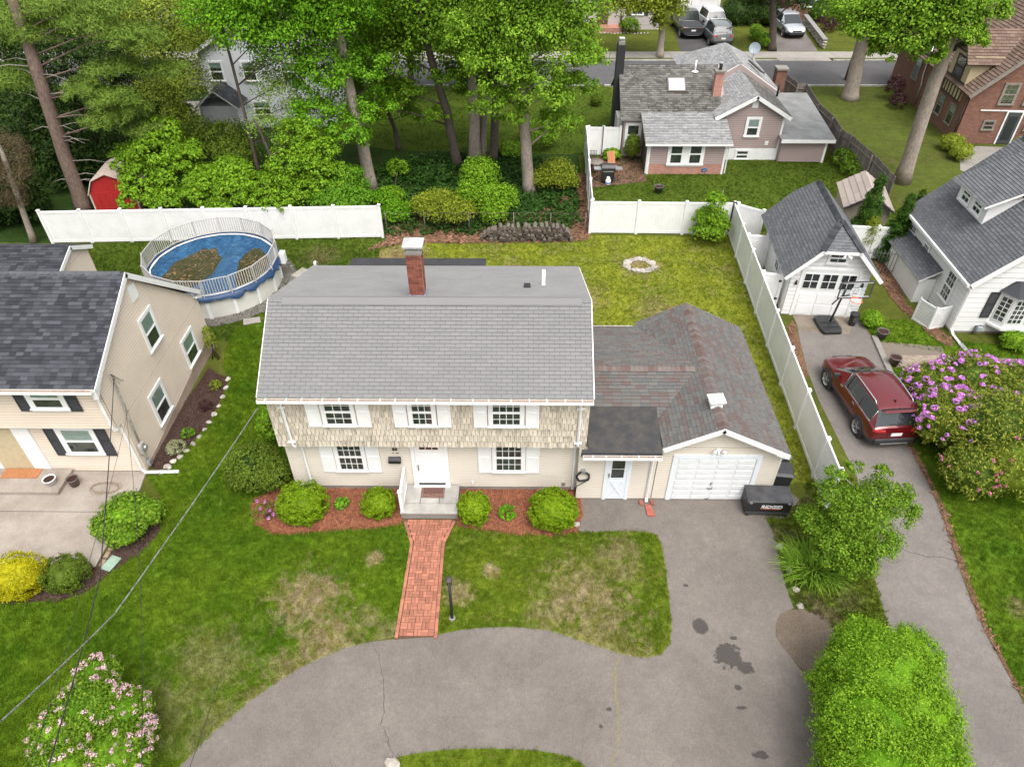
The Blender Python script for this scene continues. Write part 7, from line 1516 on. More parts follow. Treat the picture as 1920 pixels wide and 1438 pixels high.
def car(name, label, loc, rot, pm_, L=4.6, Wd=1.86, Hh=1.68, cat='car', plate=None, pickup=False, rails=True, badge=None, detail=True, cladc=None):
    """local frame: +y is the nose; lofted body with separate glass"""
    t = thing(name, label, cat, loc, rot); h = L/2; w = Wd/2; cl = cladc or M_clad
    #  y, half width, zbottom, zbelt, greenhouse half width, roof z
    if not pickup:
        ST = [(-h, .86, .45, .80, .80, .84), (-h+.06, .95, .34, .98, .82, 1.03), (-h+.13, .985, .30, 1.02, .82, 1.07), (-h+.46, 1., .28, 1.05, .71, 1.60), (-h+.62, 1., .27, 1.04, .70, 1.655), (-h+1.3, 1., .26, 1.02, .735, Hh), (-h+2.2, 1., .26, 1.0, .74, Hh-.01), (h-2.20, 1., .26, .98, .72, Hh-.05), (h-2.05, 1., .26, .975, .71, Hh-.09), (h-1.12, 1., .26, .95, .80, 1.03), (h-1.0, .995, .27, .95, .80, 1.01), (h-.55, .97, .29, .90, .78, .96), (h-.28, .92, .31, .84, .72, .89), (h-.10, .83, .35, .74, .64, .78), (h, .70, .42, .60, .52, .64)]
        cabin = (3, 8)
    else:
        ST = [(-h, .93, .50, .98, .86, 1.02), (-h+.05, .97, .45, 1.03, .88, 1.06), (-h+.5, .99, .42, 1.05, .88, 1.07), (-h+1.95, 1., .42, 1.05, .88, 1.07), (-h+1.98, 1., .42, 1.05, .86, 1.10), (-h+2.25, 1., .40, 1.05, .73, Hh-.04), (-h+2.9, 1., .40, 1.03, .76, Hh), (h-2.3, 1., .40, 1.02, .75, Hh-.02), (h-2.1, 1., .40, 1.02, .74, Hh-.07), (h-1.45, 1., .40, 1.02, .84, 1.12), (h-1.2, 1., .40, 1.01, .84, 1.08), (h-.4, .98, .42, .98, .82, 1.04), (h-.08, .93, .45, .88, .76, .92), (h, .88, .5, .75, .7, .8)]
        cabin = (5, 8)
    def sec(s):
        y, kw, zb, zs, wr, zr = s; W_ = w*kw; wr = min(wr*w/.93, W_*.97)
        return [(0, zb), (W_*.8, zb), (W_*.985, zb+.08), (W_*1.0, zb+.22), (W_*1.0, (zb+zs)/2+.08), (W_*.975, zs-.03), (W_*.93, zs), (wr, zr-.045), (wr*.86, zr-.005), (wr*.45, zr+.015), (0, zr+.02)]
    K = 11; rings = [[(p[0], s[0], p[1]) for p in sec(s)] for s in ST]; nS = len(ST)
    V_ = [p for r in rings for p in r]; V_ += [(-p[0], p[1], p[2]) for r in rings for p in r]; off_ = nS*K
    body = MB(); body.v = V_; body.f = []; glassL = {'side_window': [], 'windscreen': [], 'rear_window': []}; cladf = []
    def addf(f, kind):
        g_ = [tuple(i+off_ for i in f)][0][::-1]
        (body.f.append(f), body.f.append(g_)) if kind is None else kind.extend([f, g_])
    for i in range(nS-1):
        for k in range(K-1):
            f = (i*K+k, i*K+k+1, (i+1)*K+k+1, (i+1)*K+k); kd = None
            if k in (1, 2): kd = cladf
            if cabin[0] <= i < cabin[1] and k == 6: kd = glassL['side_window']
            if i == cabin[1] and k >= 6: kd = glassL['windscreen'] if k > 6 else None
            if i == cabin[0]-1 and k >= 7: kd = glassL['rear_window']
            addf(f, kd)
    for i in (0, nS-1): body.f += [tuple(i*K+k for k in range(K)), tuple(off_+i*K+k for k in range(K))[::-1]]
    body.m = [0]*len(body.f); body.sm = [True]*len(body.f)
    bo = body.build('body', pm_, t)
    md = bo.modifiers.new('edge', 'EDGE_SPLIT'); md.split_angle = radians(38)
    def sub(nm, fs, mt, push=.0):
        m = MB(); idx = {}; 
        for f in fs:
            q = []
            for i in f:
                if i not in idx: idx[i] = len(m.v); p = Vector(V_[i]); m.v.append(tuple(p+Vector((p.x, 0, 0)).normalized()*push if p.x else p))
                q.append(idx[i])
            m.f.append(tuple(q)); m.m.append(0); m.sm.append(False)
        return m.build(nm, mt, t)
    for nm, fs in glassL.items(): sub(nm, fs, M_carglass)
    sub('cladding', cladf, cl)
    if detail:
        # bright window surround, pillars
        m = MB()
        for s_ in (-1, 1):
            low = [Vector((s_*(w*.93*ST[i][1]+.004), ST[i][0], ST[i][3]+.005)) for i in range(cabin[0], cabin[1]+1)]; hi = [Vector((s_*(min(ST[i][4]*w/.93, w*.97)+.006), ST[i][0], ST[i][5]-.05)) for i in range(cabin[0], cabin[1]+1)]
            m.tube(low, .012, 5); m.tube([low[0], hi[0]], .012, 5); m.tube([low[-1], hi[-1]], .010, 5)
        m.build('window_trim', M_chrome, t)
        m = MB()
        for s_ in (-1, 1):
            for yy in (-h+1.35, -h+2.35):
                wr = .735*w/.93; m.tube([(s_*(w*.93+.002), yy, 1.02), (s_*(wr+.004), yy+.02, Hh-.055)], .022, 4)
        m.build('pillar', M_clad, t)
        m = MB()
        for s_ in (-1, 1):
            for yy in (-h+1.38, -h+2.38, h-1.6): m.tube([(s_*(w*1.0+.001), yy, .55), (s_*(w*.985+.001), yy, .95)], .004, 4)
        m.build('door_gap', M_dark, t)
        for s_ in (-1, 1):
            for yy in (-h+1.5, -h+2.5): MB().box((s_*(w+.0), yy, .90), (s_*(w+.022), yy+.17, .93)).build('door_handle', M_chrome, t)
    for s_ in (-1, 1):
        mr = MB(); mr.box((s_*(w*.93), h-1.62, 1.02), (s_*(w+.17), h-1.50, 1.15)); mr.build('mirror', M_clad, t, bevel=.02)
        if rails and not pickup:
            wr = .70*w/.93; r_ = MB(); r_.tube([(s_*(wr-.02), -h+.72, Hh-.04), (s_*(wr-.02), -h+.85, Hh+.035), (s_*(wr+.0), -h+1.6, Hh+.045), (s_*(wr-.0), h-2.3, Hh+.02), (s_*(wr-.02), h-2.12, Hh-.05)], .022, 6); r_.build('roof_rail', M_chrome, t)
        tl = MB(); tl.obox((s_*w*.68, -h+.035, .88), Vector((s_*1, .22, 0)).normalized(), Zv, Vector((0, -1, 0)), (-.16, .24), (0, .12), (-.02, .035)); tl.build('tail_light', M_tail, t, bevel=.015)
        hl = MB(); hl.obox((s_*w*.60, h-.16, .60), Vector((s_*1, -.5, 0)).normalized(), Zv, Vector((0, 1, 0)), (-.12, .16), (0, .09), (-.02, .04)); hl.build('headlight', M_head, t, bevel=.015)
        for yy, nm in ((-h+.92, 0), (h-.95, 1)):
            rr_ = .36 if not pickup else .41; ar = MB(); ar.lathe([(rr_-.02, 0), (rr_+.085, 0), (rr_+.09, -.02)], (0, 0, 0), 26, smooth=False); ao = ar.build('wheel_arch', cl, t); ao.location = (s_*(w+.012), yy, rr_); ao.rotation_euler = (0, s_*pi/2, 0)
            wheel(t, s_*(w-.055), yy, rr_, s_)
    bp = MB(); bp.box((-w*.80, -h-.06, .36), (w*.80, -h+.1, .58)); bp.build('rear_bumper', cl, t, bevel=.05); MB().box((-w*.55, -h-.075, .36), (w*.55, -h-.061, .40)).build('skid_plate', M_chrome, t)
    MB().box((-.20, -h-.012, .70), (.20, -h+.02, .83)).build('licence_plate', M_white, t)
    fb = MB(); fb.box((-w*.70, h-.1, .34), (w*.70, h+.05, .58)); fb.build('front_bumper', cl, t, bevel=.05); MB().box((-w*.42, h-.03, .62), (w*.42, h+.012, .74)).build('grille', M_steel, t)
    if pickup:
        MB().box((-w*.84, -h+.08, 1.078), (w*.84, -h+1.93, 1.11)).build('bed_cover', M_clad, t); MB().box((-w*.8, -h-.01, .62), (w*.8, -h+.03, 1.0)).build('tailgate', pm_, t, bevel=.02)
    return t
Pr = paint('ruby_paint', (.125, .005, .009))
cr = car('parked_car', 'dark red sports utility vehicle parked on the worn driveway', (12.95, 19.83, .008), radians(4.5), Pr, 4.6, 1.86, 1.66)
cr.scale = (.97, .97, .97)
text('badge', 'Jeep', .13, M_chrome, cr, (0, -2.245, 1.0), (1, 0, 0), (0, .35, 1), .006, bold=.003)
wp = MB(); wp.tube([(.35, -2.235, 1.06), (-.05, -2.20, 1.10)], .010, 5); wp.build('rear_wiper', M_black, cr)
MB().obox((0, -1.95, 1.63), Xv, Vector((0, -1, -.18)).normalized(), Vector((0, -.18, 1)).normalized(), (-.60, .60), (0, .12), (0, .03)).build('rear_spoiler', Pr, cr, bevel=.01)
an = MB(); an.prism([(-.012, -1.55, 1.68), (-.012, -1.42, 1.68), (-.012, -1.60, 1.77)], (.024, 0, 0)); an.build('roof_antenna', M_black, cr)
car('parked_truck', 'dark grey pickup truck with covered bed in the far driveway', (15.5, 72.0, .012), radians(2), paint('grey_paint', (.05, .052, .058)), 5.8, 2.0, 1.9, 'pickup truck', pickup=True, detail=False)
car('parked_car', 'white sports utility vehicle parked behind the grey one in the far driveway', (18.0, 74.2, .012), radians(6), paint('white_car_paint', (.75, .75, .76), 0.), 4.7, 1.9, 1.7)
car('parked_car', 'grey sports utility vehicle with roof rails at the street end of the far driveway', (17.6, 69.0, .012), radians(3), paint('silver_grey_paint', (.22, .23, .23), .6), 4.9, 1.95, 1.75)
car('parked_car', 'silver sports utility vehicle facing the street beside the stone wall', (24.8, 71.5, .012), radians(184), paint('silver_paint', (.50, .52, .55), .5), 4.6, 1.86, 1.68)
# ================================================================ vegetation
def leaf_obj(name, pts, nrm, L, Wd, mat, parent, curl=.0, kind=None):
    n = len(pts); pts = np.asarray(pts); nrm = nrm/np.linalg.norm(nrm, axis=1, keepdims=True)
    r = NR.normal(size=(n, 3)); a = np.cross(nrm, r); a /= np.linalg.norm(a, axis=1, keepdims=True)+1e-9; b = np.cross(nrm, a)
    s = NR.uniform(.65, 1.3, size=(n, 1)); La = a*L*.5*s; Wb = b*Wd*.5*s
    V = np.empty((n, 4, 3)); V[:, 0] = pts-La-nrm*curl*L*s; V[:, 1] = pts+Wb; V[:, 2] = pts+La-nrm*curl*L*s; V[:, 3] = pts-Wb
    o3 = off(parent) if parent else Vector((0, 0, 0)); V = V.reshape(-1, 3)-np.array(o3)
    me = bpy.data.meshes.new(name); me.vertices.add(4*n); me.vertices.foreach_set('co', V.ravel())
    me.loops.add(4*n); me.loops.foreach_set('vertex_index', np.arange(4*n, dtype=np.int32)); me.polygons.add(n)
    me.polygons.foreach_set('loop_start', np.arange(0, 4*n, 4, dtype=np.int32)); me.polygons.foreach_set('loop_total', np.full(n, 4, dtype=np.int32))
    me.update(calc_edges=True); me.materials.append(mat)
    o = bpy.data.objects.new(name, me); COL.objects.link(o)
    if parent: o.parent = parent
    return o
def blob_points(blobs, n, clump=.2, per=36, shell=.55, flat=.6, floor=.06):
    vol = np.array([(b[3]*b[4]*b[5])**(2/3) for b in blobs]); vol /= vol.sum(); P = []; Nn = []
    for b, v in zip(blobs, vol):
        m = max(8, int(n*v)); nc = max(4, m//per); c = np.array(b[:3]); R = np.array(b[3:6])
        d = NR.normal(size=(nc, 3)); d /= np.linalg.norm(d, axis=1, keepdims=True); d[:, 2] = np.where(d[:, 2] < -.45, -d[:, 2]*.6, d[:, 2]); d /= np.linalg.norm(d, axis=1, keepdims=True)
        rr = NR.uniform(shell, 1.0, size=(nc, 1))**.7; cc = c+d*rr*R
        idx = NR.integers(0, nc, m); g = NR.normal(size=(m, 3))*np.array([1, 1, flat])*clump*R.mean()
        p = cc[idx]+g; dd = (p-c)/R; keep = (np.linalg.norm(dd, axis=1) < 1.22) & (p[:, 2] > floor)
        p = p[keep]; nn = (g[keep]*.9/(clump*R.mean())+dd[keep]*.5+np.array([0, 0, 1.1])+NR.normal(size=p.shape)*.55); P.append(p); Nn.append(nn)
    return np.vstack(P), np.vstack(Nn)
def blobz(px, py, z, r, rz=None): g_ = G(px, py, z); return (g_[0], g_[1], z, r, r, rz or r*.85)
def bloby(px, py, Y, r, rz=None): g_ = GY(px, py, Y); return (g_[0], Y, max(g_[2], .5), r, r, rz or r*.8)
def trunk_mesh(pts, r0, r1, root, mat, name='trunk', seg=10, wob=.03):
    P_ = [Vector(p) for p in pts]; out = []; n_ = 5
    for i in range(len(P_)-1):
        for j in range(n_): out.append(P_[i].lerp(P_[i+1], j/n_)+Vector((RND.gauss(0, wob*r0), RND.gauss(0, wob*r0), 0)))
    out.append(P_[-1]); N_ = len(out); rr = [r0+(r1-r0)*i/(N_-1) for i in range(N_)]; rr[0] *= 1.35; rr[1] *= 1.08
    return MB().tube(out, rr, seg).build(name, mat, root)
def tree(name, label, cat, base, tpts, r0, r1, blobs, n, L, Wd, mat, bark, limbs=7, per=40, clump=.2, flat=.6, shell=.5, limbr=None, group=None, curl=.12):
    root = thing(name, label, cat, tuple(base[:2])+(0,), group=group, world=True)
    trunk_mesh([base]+tpts, r0, r1, root, bark)
    T_ = [Vector(p) for p in [base]+tpts]; lm = MB()
    for b_ in blobs[:limbs]:
        c = Vector(b_[:3]); best = None
        for i in range(len(T_)-1):
            for t in (0, .25, .5, .75, 1):
                p = T_[i].lerp(T_[i+1], t)
                if p.z < c.z-.2 and (best is None or (p-c).length+abs((c.z-p.z)-(c-p).length*.6)*.3 < best[0]): best = ((p-c).length+abs((c.z-p.z)-(c-p).length*.6)*.3, p)
        if best is None: best = (0, T_[0].lerp(T_[-1], .4))
        p = best[1]; mid = p.lerp(c, .5)+Vector((RND.uniform(-.2, .2), RND.uniform(-.2, .2), .15*(c-p).length*.5)); rl_ = limbr or max(.02, r1*.4 if r1 > .05 else r0*.3)
        lm.tube([p, p.lerp(mid, .6), mid, mid.lerp(c, .6)+Vector((0, 0, .1)), c], [rl_, rl_*.8, rl_*.6, rl_*.45, rl_*.25], 6)
        for k in range(4):
            d = Vector((RND.gauss(0, 1), RND.gauss(0, 1), RND.gauss(.2, .6))).normalized()*b_[3]*.8; q0 = mid.lerp(c, .3+.2*k); lm.tube([q0, q0+d*.5+Vector((0, 0, .08)), q0+d], [rl_*.3, rl_*.2, rl_*.08], 5)
    if lm.v: lm.build('limbs', bark, root)
    P_, N_ = blob_points(blobs, n, clump, per, shell, flat)
    leaf_obj('crown', P_, N_, L, Wd, mat, root, curl)
    return root
def shrub(name, label, blobs, n, L, Wd, mat, core=True, clump=.14, per=14, flat=.8, shell=.8, group=None, cat='shrub', curl=.1, stem=True, floor=.04, corem=None):
    bx_ = np.mean([b_[0] for b_ in blobs]); by_ = np.mean([b_[1] for b_ in blobs]); root = thing(name, label, cat, (bx_, by_, 0), group=group, world=True)
    if stem:
        sm_ = MB()
        for k in range(5 if len(blobs) < 3 else 9):
            b_ = blobs[k % len(blobs)]; a = RND.uniform(0, 6.28); c = Vector(b_[:3]); sm_.tube([(bx_+.15*cos(a), by_+.15*sin(a), 0), (c.x*.6+bx_*.4, c.y*.6+by_*.4, c.z*.6), tuple(c+Vector((cos(a), sin(a), .5))*b_[3]*.5)], [.025, .018, .008], 5)
        sm_.build('stems', M_barkdark, root)
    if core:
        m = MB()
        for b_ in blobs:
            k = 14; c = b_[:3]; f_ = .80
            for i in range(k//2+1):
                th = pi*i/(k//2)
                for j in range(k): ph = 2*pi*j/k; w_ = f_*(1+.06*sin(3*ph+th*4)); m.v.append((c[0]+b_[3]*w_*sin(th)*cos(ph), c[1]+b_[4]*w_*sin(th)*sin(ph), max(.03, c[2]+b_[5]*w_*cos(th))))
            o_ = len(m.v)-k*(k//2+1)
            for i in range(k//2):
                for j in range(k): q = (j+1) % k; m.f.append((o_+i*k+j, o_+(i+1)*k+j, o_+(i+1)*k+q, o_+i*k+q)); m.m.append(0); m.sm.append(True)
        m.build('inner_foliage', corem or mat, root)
    P_, N_ = blob_points(blobs, n, clump, per, shell, flat, floor); leaf_obj('foliage', P_, N_*1., L, Wd, mat, root, curl)
    return root
def shell_shrub(name, label, c, R, n, L, Wd, mat, group=None, bump_=.05, cat='shrub'):
    """clipped dense bush: leaves over a rounded, slightly lumpy surface"""
    root = thing(name, label, cat, (c[0], c[1], 0), group=group, world=True); R = np.array(R, float); c = np.array(c, float)
    nc = max(20, n//22); d0 = NR.normal(size=(nc, 3)); d0 /= np.linalg.norm(d0, axis=1, keepdims=True); h0 = NR.uniform(-.055, .035, size=(nc, 1)); ix = NR.integers(0, nc, n); d = d0[ix]+NR.normal(size=(n, 3))*.062; d /= np.linalg.norm(d, axis=1, keepdims=True); p4 = np.sign(d)*np.abs(d)**.84
    lump = 1+h0[ix]+bump_*np.sin(d[:, :1]*9+c[0])*np.sin(d[:, 1:2]*8+1)+bump_*.8*np.sin(d[:, 2:3]*11+d[:, :1]*7)+NR.normal(size=(n, 1))*.035
    p = c+p4*R*lump*1.02; k = p[:, 2] > .04; p = p[k]; nn = d[k]+NR.normal(size=p.shape)*.75+np.array([0, 0, .3]); leaf_obj('foliage', p, nn, L, Wd, mat, root, .15)
    m = MB(); K = 20
    for i in range(K//2+1):
        th = pi*i/(K//2)
        for j in range(K): ph = 2*pi*j/K; m.v.append((c[0]+R[0]*.86*sin(th)*cos(ph), c[1]+R[1]*.86*sin(th)*sin(ph), max(.03, c[2]+R[2]*.86*cos(th))))
    for i in range(K//2):
        for j in range(K): q = (j+1) % K; m.f.append((i*K+j, (i+1)*K+j, (i+1)*K+q, i*K+q)); m.m.append(0); m.sm.append(True)
    m.build('inner_foliage', mat, root); return root
LF_bright = leaf_mat('bright_leaf', (0.0837, 0.184, 0.00883), (0.155, 0.299, 0.0147), (0.263, 0.414, 0.0258))
LF_lime = leaf_mat('lime_leaf', (0.123, 0.218, 0.00672), (0.185, 0.302, 0.0101), (0.264, 0.37, 0.0168))
LF_yell = leaf_mat('golden_leaf', (0.304, 0.32, 0.008), (0.448, 0.432, 0.012), (0.544, 0.48, 0.016))
LF_ygreen = leaf_mat('yellowgreen_leaf', (0.13, 0.182, 0.0144), (0.21, 0.269, 0.0216), (0.32, 0.355, 0.036))
LF_maple = leaf_mat('maple_leaf', (0.0668, 0.184, 0.00816), (0.125, 0.292, 0.0121), (0.21, 0.403, 0.0188), big=.5)
LF_oak = leaf_mat('oak_leaf', (0.0946, 0.208, 0.013), (0.181, 0.33, 0.0242), (0.304, 0.469, 0.0389), big=.5)
LF_far = leaf_mat('woodland_leaf', (0.075, 0.172, 0.00954), (0.128, 0.252, 0.0142), (0.214, 0.343, 0.0221), big=.35)
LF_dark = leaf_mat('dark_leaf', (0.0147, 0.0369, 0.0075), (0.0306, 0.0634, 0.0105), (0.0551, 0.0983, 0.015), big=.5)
LF_pine = leaf_mat('pine_needle', (0.0741, 0.14, 0.0183), (0.127, 0.209, 0.0285), (0.232, 0.32, 0.0459), big=.5, trans=.15)
LF_spr = leaf_mat('dead_needle', (0.096, 0.068, 0.04), (0.16, 0.112, 0.064), (0.08, 0.08, 0.032))
LF_olive = leaf_mat('olive_leaf', (0.136, 0.189, 0.0224), (0.227, 0.291, 0.0336), (0.333, 0.393, 0.056), big=.5)
LF_dull = leaf_mat('dull_green_leaf', (0.0546, 0.0983, 0.0112), (0.109, 0.164, 0.0164), (0.187, 0.254, 0.0262))
LF_lilac = leaf_mat('lilac_leaf', (0.0731, 0.158, 0.00992), (0.131, 0.242, 0.0165), (0.234, 0.353, 0.0297))
LF_rhod = leaf_mat('rhododendron_leaf', (0.0562, 0.107, 0.0133), (0.15, 0.199, 0.0222), (0.374, 0.374, 0.0517))
LF_arb = leaf_mat('arborvitae_leaf', (0.028, 0.08, 0.0096), (0.048, 0.12, 0.0128), (0.08, 0.168, 0.02))
LF_purp = leaf_mat('purple_leaf', (0.04, 0.016, 0.02), (0.072, 0.032, 0.036), (0.112, 0.048, 0.048))
LF_pet1 = leaf_mat('magenta_petal', (.52, .16, .56), (.66, .27, .70), (.78, .42, .78), trans=.3)
LF_pet2 = leaf_mat('pink_petal', (.66, .33, .43), (.78, .50, .57), (.85, .68, .70), trans=.3)

# --- foreground shrubs
for lab, (px, py, z, rx, ry, rz, n) in {
    'largest clipped lime green bush at the left end of the front mulch bed': (567, 943, .50, .72, .64, .52, 14000),
    'clipped lime green bush just left of the front stoop': (709, 943, .40, .51, .46, .40, 8000),
    'clipped lime green bush just right of the front stoop': (889, 954, .46, .46, .46, .48, 8000),
    'clipped lime green bush at the right end of the front mulch bed by the driveway': (1037, 955, .52, .70, .62, .54, 14000)}.items():
    g_ = G(px, py, z); shell_shrub('clipped_shrub', lab, g_, (rx, ry, rz), n, .055, .038, LF_lime, 'clipped lime green bushes along the house front', .10)
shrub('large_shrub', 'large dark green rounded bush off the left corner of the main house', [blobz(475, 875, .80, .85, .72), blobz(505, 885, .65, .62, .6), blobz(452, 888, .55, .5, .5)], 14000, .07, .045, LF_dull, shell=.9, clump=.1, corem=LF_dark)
shrub('side_plant', 'light green leafy plant against the left side wall of the main house', [blobz(505, 800, .8, .42, .6), blobz(502, 765, .5, .3, .4)], 1600, .13, .05, LF_bright, core=False)
shrub('leafy_plant', 'small dark green plant between the two left clipped bushes', [blobz(641, 943, .16, .22, .16)], 420, .09, .05, LF_maple, core=False, stem=False)
shrub('leafy_plant', 'small dark green plant between the two right clipped bushes', [blobz(951, 960, .18, .27, .17)], 520, .10, .055, LF_maple, core=False, stem=False)
az = shrub('azalea', 'small plant with violet flower heads at the left tip of the mulch bed', [blobz(500, 960, .3, .42, .25)], 500, .06, .03, LF_dull, core=False)
def truss(mat, n=26, r=.07, L=.055, seed=1):
    rg = np.random.default_rng(seed); d = rg.normal(size=(n, 3)); d[:, 2] = np.abs(d[:, 2])*.8; d /= np.linalg.norm(d, axis=1, keepdims=True); p = d*r*rg.uniform(.7, 1.05, size=(n, 1)); mb = MB()
    for q, nn in zip(p, d):
        nn = Vector(nn)+Vector(rg.normal(size=3))*.35; a = nn.cross(Vector((.3, .2, 1))).normalized(); b_ = nn.cross(a).normalized(); q = Vector(q); mb.add([q-a*L*.5, q+b_*L*.4, q+a*L*.5, q-b_*L*.4], [(0, 1, 2, 3)])
    return mb.mesh('blossom', mat)
TR1 = truss(LF_pet1); TR2 = truss(LF_pet2, 26, .085, .042, 2); TR3 = truss(leaf_mat('rose_petal', (.50, .10, .22), (.62, .20, .34)), 14, .05, .05, 4)
for q in [(496, 941), (487, 954), (505, 957), (517, 945), (512, 965), (503, 972), (482, 940), (519, 938)]: x, y, z = G(*q, .45); inst('blossom', TR1, az, (x, y, z), scale=(.9, .9, .9))
def blossoms(root, blobs, n, me, smin, smax, keep=lambda d, p: True, seed=5, lift=1.0):
    rg = random.Random(seed); k = 0; t = 0
    while k < n and t < n*60:
        t += 1; b_ = rg.choice(blobs); d = Vector((rg.gauss(0, 1), rg.gauss(-.25, 1), rg.gauss(.35, .8))).normalized()
        if d.z < -.15: continue
        p = Vector((b_[0]+d.x*b_[3]*lift, b_[1]+d.y*b_[4]*lift, b_[2]+d.z*b_[5]*lift))
        if any(((p.x-c[0])/c[3])**2+((p.y-c[1])/c[4])**2+((p.z-c[2])/c[5])**2 < .88 for c in blobs) or not keep(d, p): continue
        s = rg.uniform(smin, smax); inst('blossom', me, root, p, (rg.uniform(-.4, .4)+d.y*-.6, d.x*.6, rg.uniform(0, 6)), (s, s, s)); k += 1
RB = [blobz(1745, 725, 1.25, 1.0), blobz(1815, 712, 1.4, 1.15), blobz(1900, 735, 1.4, 1.2), blobz(1785, 785, 1.4, 1.2), blobz(1860, 800, 1.6, 1.45), blobz(1950, 815, 1.5, 1.5), blobz(1825, 880, 1.0, 1.0), blobz(1900, 870, 1.2, 1.25), blobz(1755, 800, .85, .8), blobz(2000, 740, 1.4, 1.6)]
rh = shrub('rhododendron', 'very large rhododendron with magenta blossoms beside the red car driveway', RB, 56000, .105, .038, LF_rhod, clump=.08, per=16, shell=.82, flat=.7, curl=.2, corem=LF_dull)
blossoms(rh, RB[:4]+[RB[8]], 235, TR1, .9, 1.7, lambda d, p: d.x < .75, lift=1.03); blossoms(rh, RB[2:3]+RB[5:6]+RB[9:], 50, TR1, .7, 1.2, lambda d, p: True, 9); blossoms(rh, RB[5:8], 34, TR3, .9, 1.6, lambda d, p: d.z > 0, 12, 1.04)
BR = [blobz(1655, 1275, 1.6, 1.35), blobz(1615, 1215, 1.35, .8), blobz(1700, 1230, 1.4, .8), blobz(1700, 1335, 1.6, 1.15), blobz(1630, 1375, 1.6, 1.2), blobz(1722, 1425, 1.5, 1.1), blobz(1660, 1480, 1.5, 1.4), blobz(1575, 1285, 1.0, .75), blobz(1600, 1420, 1.2, .9), blobz(1590, 1230, .9, .6)]
shrub('large_shrub', 'huge bright green bush at the bottom right between the two driveways', BR, 95000, .062, .034, LF_bright, clump=.10, per=70, shell=.70, flat=.8, corem=LF_maple)
LB = [blobz(1605, 960, 2.2, .95), blobz(1560, 925, 2.5, .6), blobz(1655, 930, 2.4, .75), blobz(1690, 960, 2.0, .6), blobz(1575, 1005, 1.6, .8), blobz(1640, 1015, 1.5, .85), blobz(1602, 878, 3.0, .32), blobz(1655, 885, 2.9, .3), blobz(1565, 890, 2.9, .38), blobz(1528, 975, 1.6, .65), blobz(1605, 1050, 1.0, .7), blobz(1695, 925, 2.4, .4), blobz(1550, 1040, .9, .5)]
LB = [(b_[0], b_[1], b_[2], b_[3]*.86, b_[4]*.86, b_[5]*.8) for b_ in LB]; gb = G(1605, 1060, 0); M_grey = bark_mat('grey_twig', (.20, .18, .16), (.42, .40, .37))
tree('lilac_tree', 'loose leafy small tree with grey twigs between the two driveways below the long white fence', 'tree', (gb[0], gb[1]+.5, 0), [(gb[0]+.05, gb[1]+.6, 1.0), (gb[0]-.1, gb[1]+.8, 2.2)], .07, .03, LB, 25000, .075, .044, LF_lilac, M_grey, limbs=13, per=44, clump=.19, shell=.35, curl=.2)
PB_ = [blobz(150, 1335, 1.2, .95), blobz(100, 1375, 1.15, .8), blobz(212, 1335, 1.05, .7), blobz(165, 1270, 1.0, .62), blobz(200, 1415, 1.0, .85), blobz(105, 1450, 1.0, .95), blobz(245, 1375, .8, .5)]
PB_ = [(b_[0]+.22, b_[1], b_[2], b_[3]*.86, b_[4]*.86, b_[5]*.9) for b_ in PB_]
pb = shrub('flowering_shrub', 'green shrub with pale pink flower clusters at the bottom left corner', PB_, 26000, .075, .034, LF_lilac, clump=.15, per=20, shell=.78, curl=.2, corem=LF_maple)
blossoms(pb, PB_, 210, TR2, .6, 1.15, lambda d, p: True, 21, 1.03)
shell_shrub('golden_shrub', 'bright golden yellow rounded shrub at the left edge', G(32, 1079, .5), (.74, .66, .52), 9000, .05, .034, LF_yell, None, .07)
shell_shrub('clipped_shrub', 'small clipped dark green shrub right of the golden one', G(123, 1074, .42), (.60, .56, .44), 6500, .05, .032, LF_dull, None, .06)
shrub('leafy_shrub', 'broad leafy green shrub on dark mulch by the patio corner', [blobz(238, 968, .6, .8, .55), blobz(205, 985, .5, .5, .45), blobz(275, 962, .55, .5, .45), blobz(235, 1000, .4, .5, .4)], 7000, .11, .06, LF_lilac, shell=.75, corem=LF_maple)
def straps(name, label, c, n, L, mat, w=.02, cat='plant', lean=.9, R=.5):
    root = thing(name, label, cat, (c[0], c[1], 0), world=True); mb = MB()
    for i in range(n):
        a = RND.uniform(0, 6.28); rr_ = R*sqrt(RND.random()); x, y = c[0]+rr_*cos(a)*1.3, c[1]+rr_*sin(a); d = Vector((cos(a)+RND.gauss(0, .4), sin(a)+RND.gauss(0, .4), 0)).normalized(); s = Vector((-d.y, d.x, 0))*w; l = L*RND.uniform(.6, 1.2); ln_ = lean*RND.uniform(.3, 1.1); prev = None
        for k in range(5):
            t = k/4; p = Vector((x, y, 0))+d*(l*ln_*t*t*.9+.05*t)+Vector((0, 0, l*(t-.55*t*t*ln_))); q = s*(1-t*.85); mb.v += [tuple(p-q), tuple(p+q)]
            if k: n0 = len(mb.v); mb.f.append((n0-4, n0-3, n0-1, n0-2)); mb.m.append(0); mb.sm.append(True)
    mb.build('leaves', mat, root); return root
gd2 = G(1530, 1065, 0); LF_strap = leaf_mat('strap_leaf', (0.128, 0.256, 0.024), (0.192, 0.336, 0.032), (0.256, 0.4, 0.048))
straps('daylily_clump', 'clump of long arching daylily leaves by the driveway edge under the small tree', (gd2[0]-.12, gd2[1]-.1), 620, .85, LF_strap, .02, R=.62)
for (px, py, lab) in ((352, 812, 'small green perennial at the middle of the tan house side bed'), (385, 760, 'reddish low perennial near the back of the tan house side bed'), (403, 722, 'pale flowering plant climbing at the back corner of the tan house')):
    shrub('garden_plant', lab, [blobz(px, py, .2, .22, .18)], 380, .09, .03, LF_ygreen if 'pale' in lab else (LF_purp if 'red' in lab else LF_maple), core=False, stem=False)
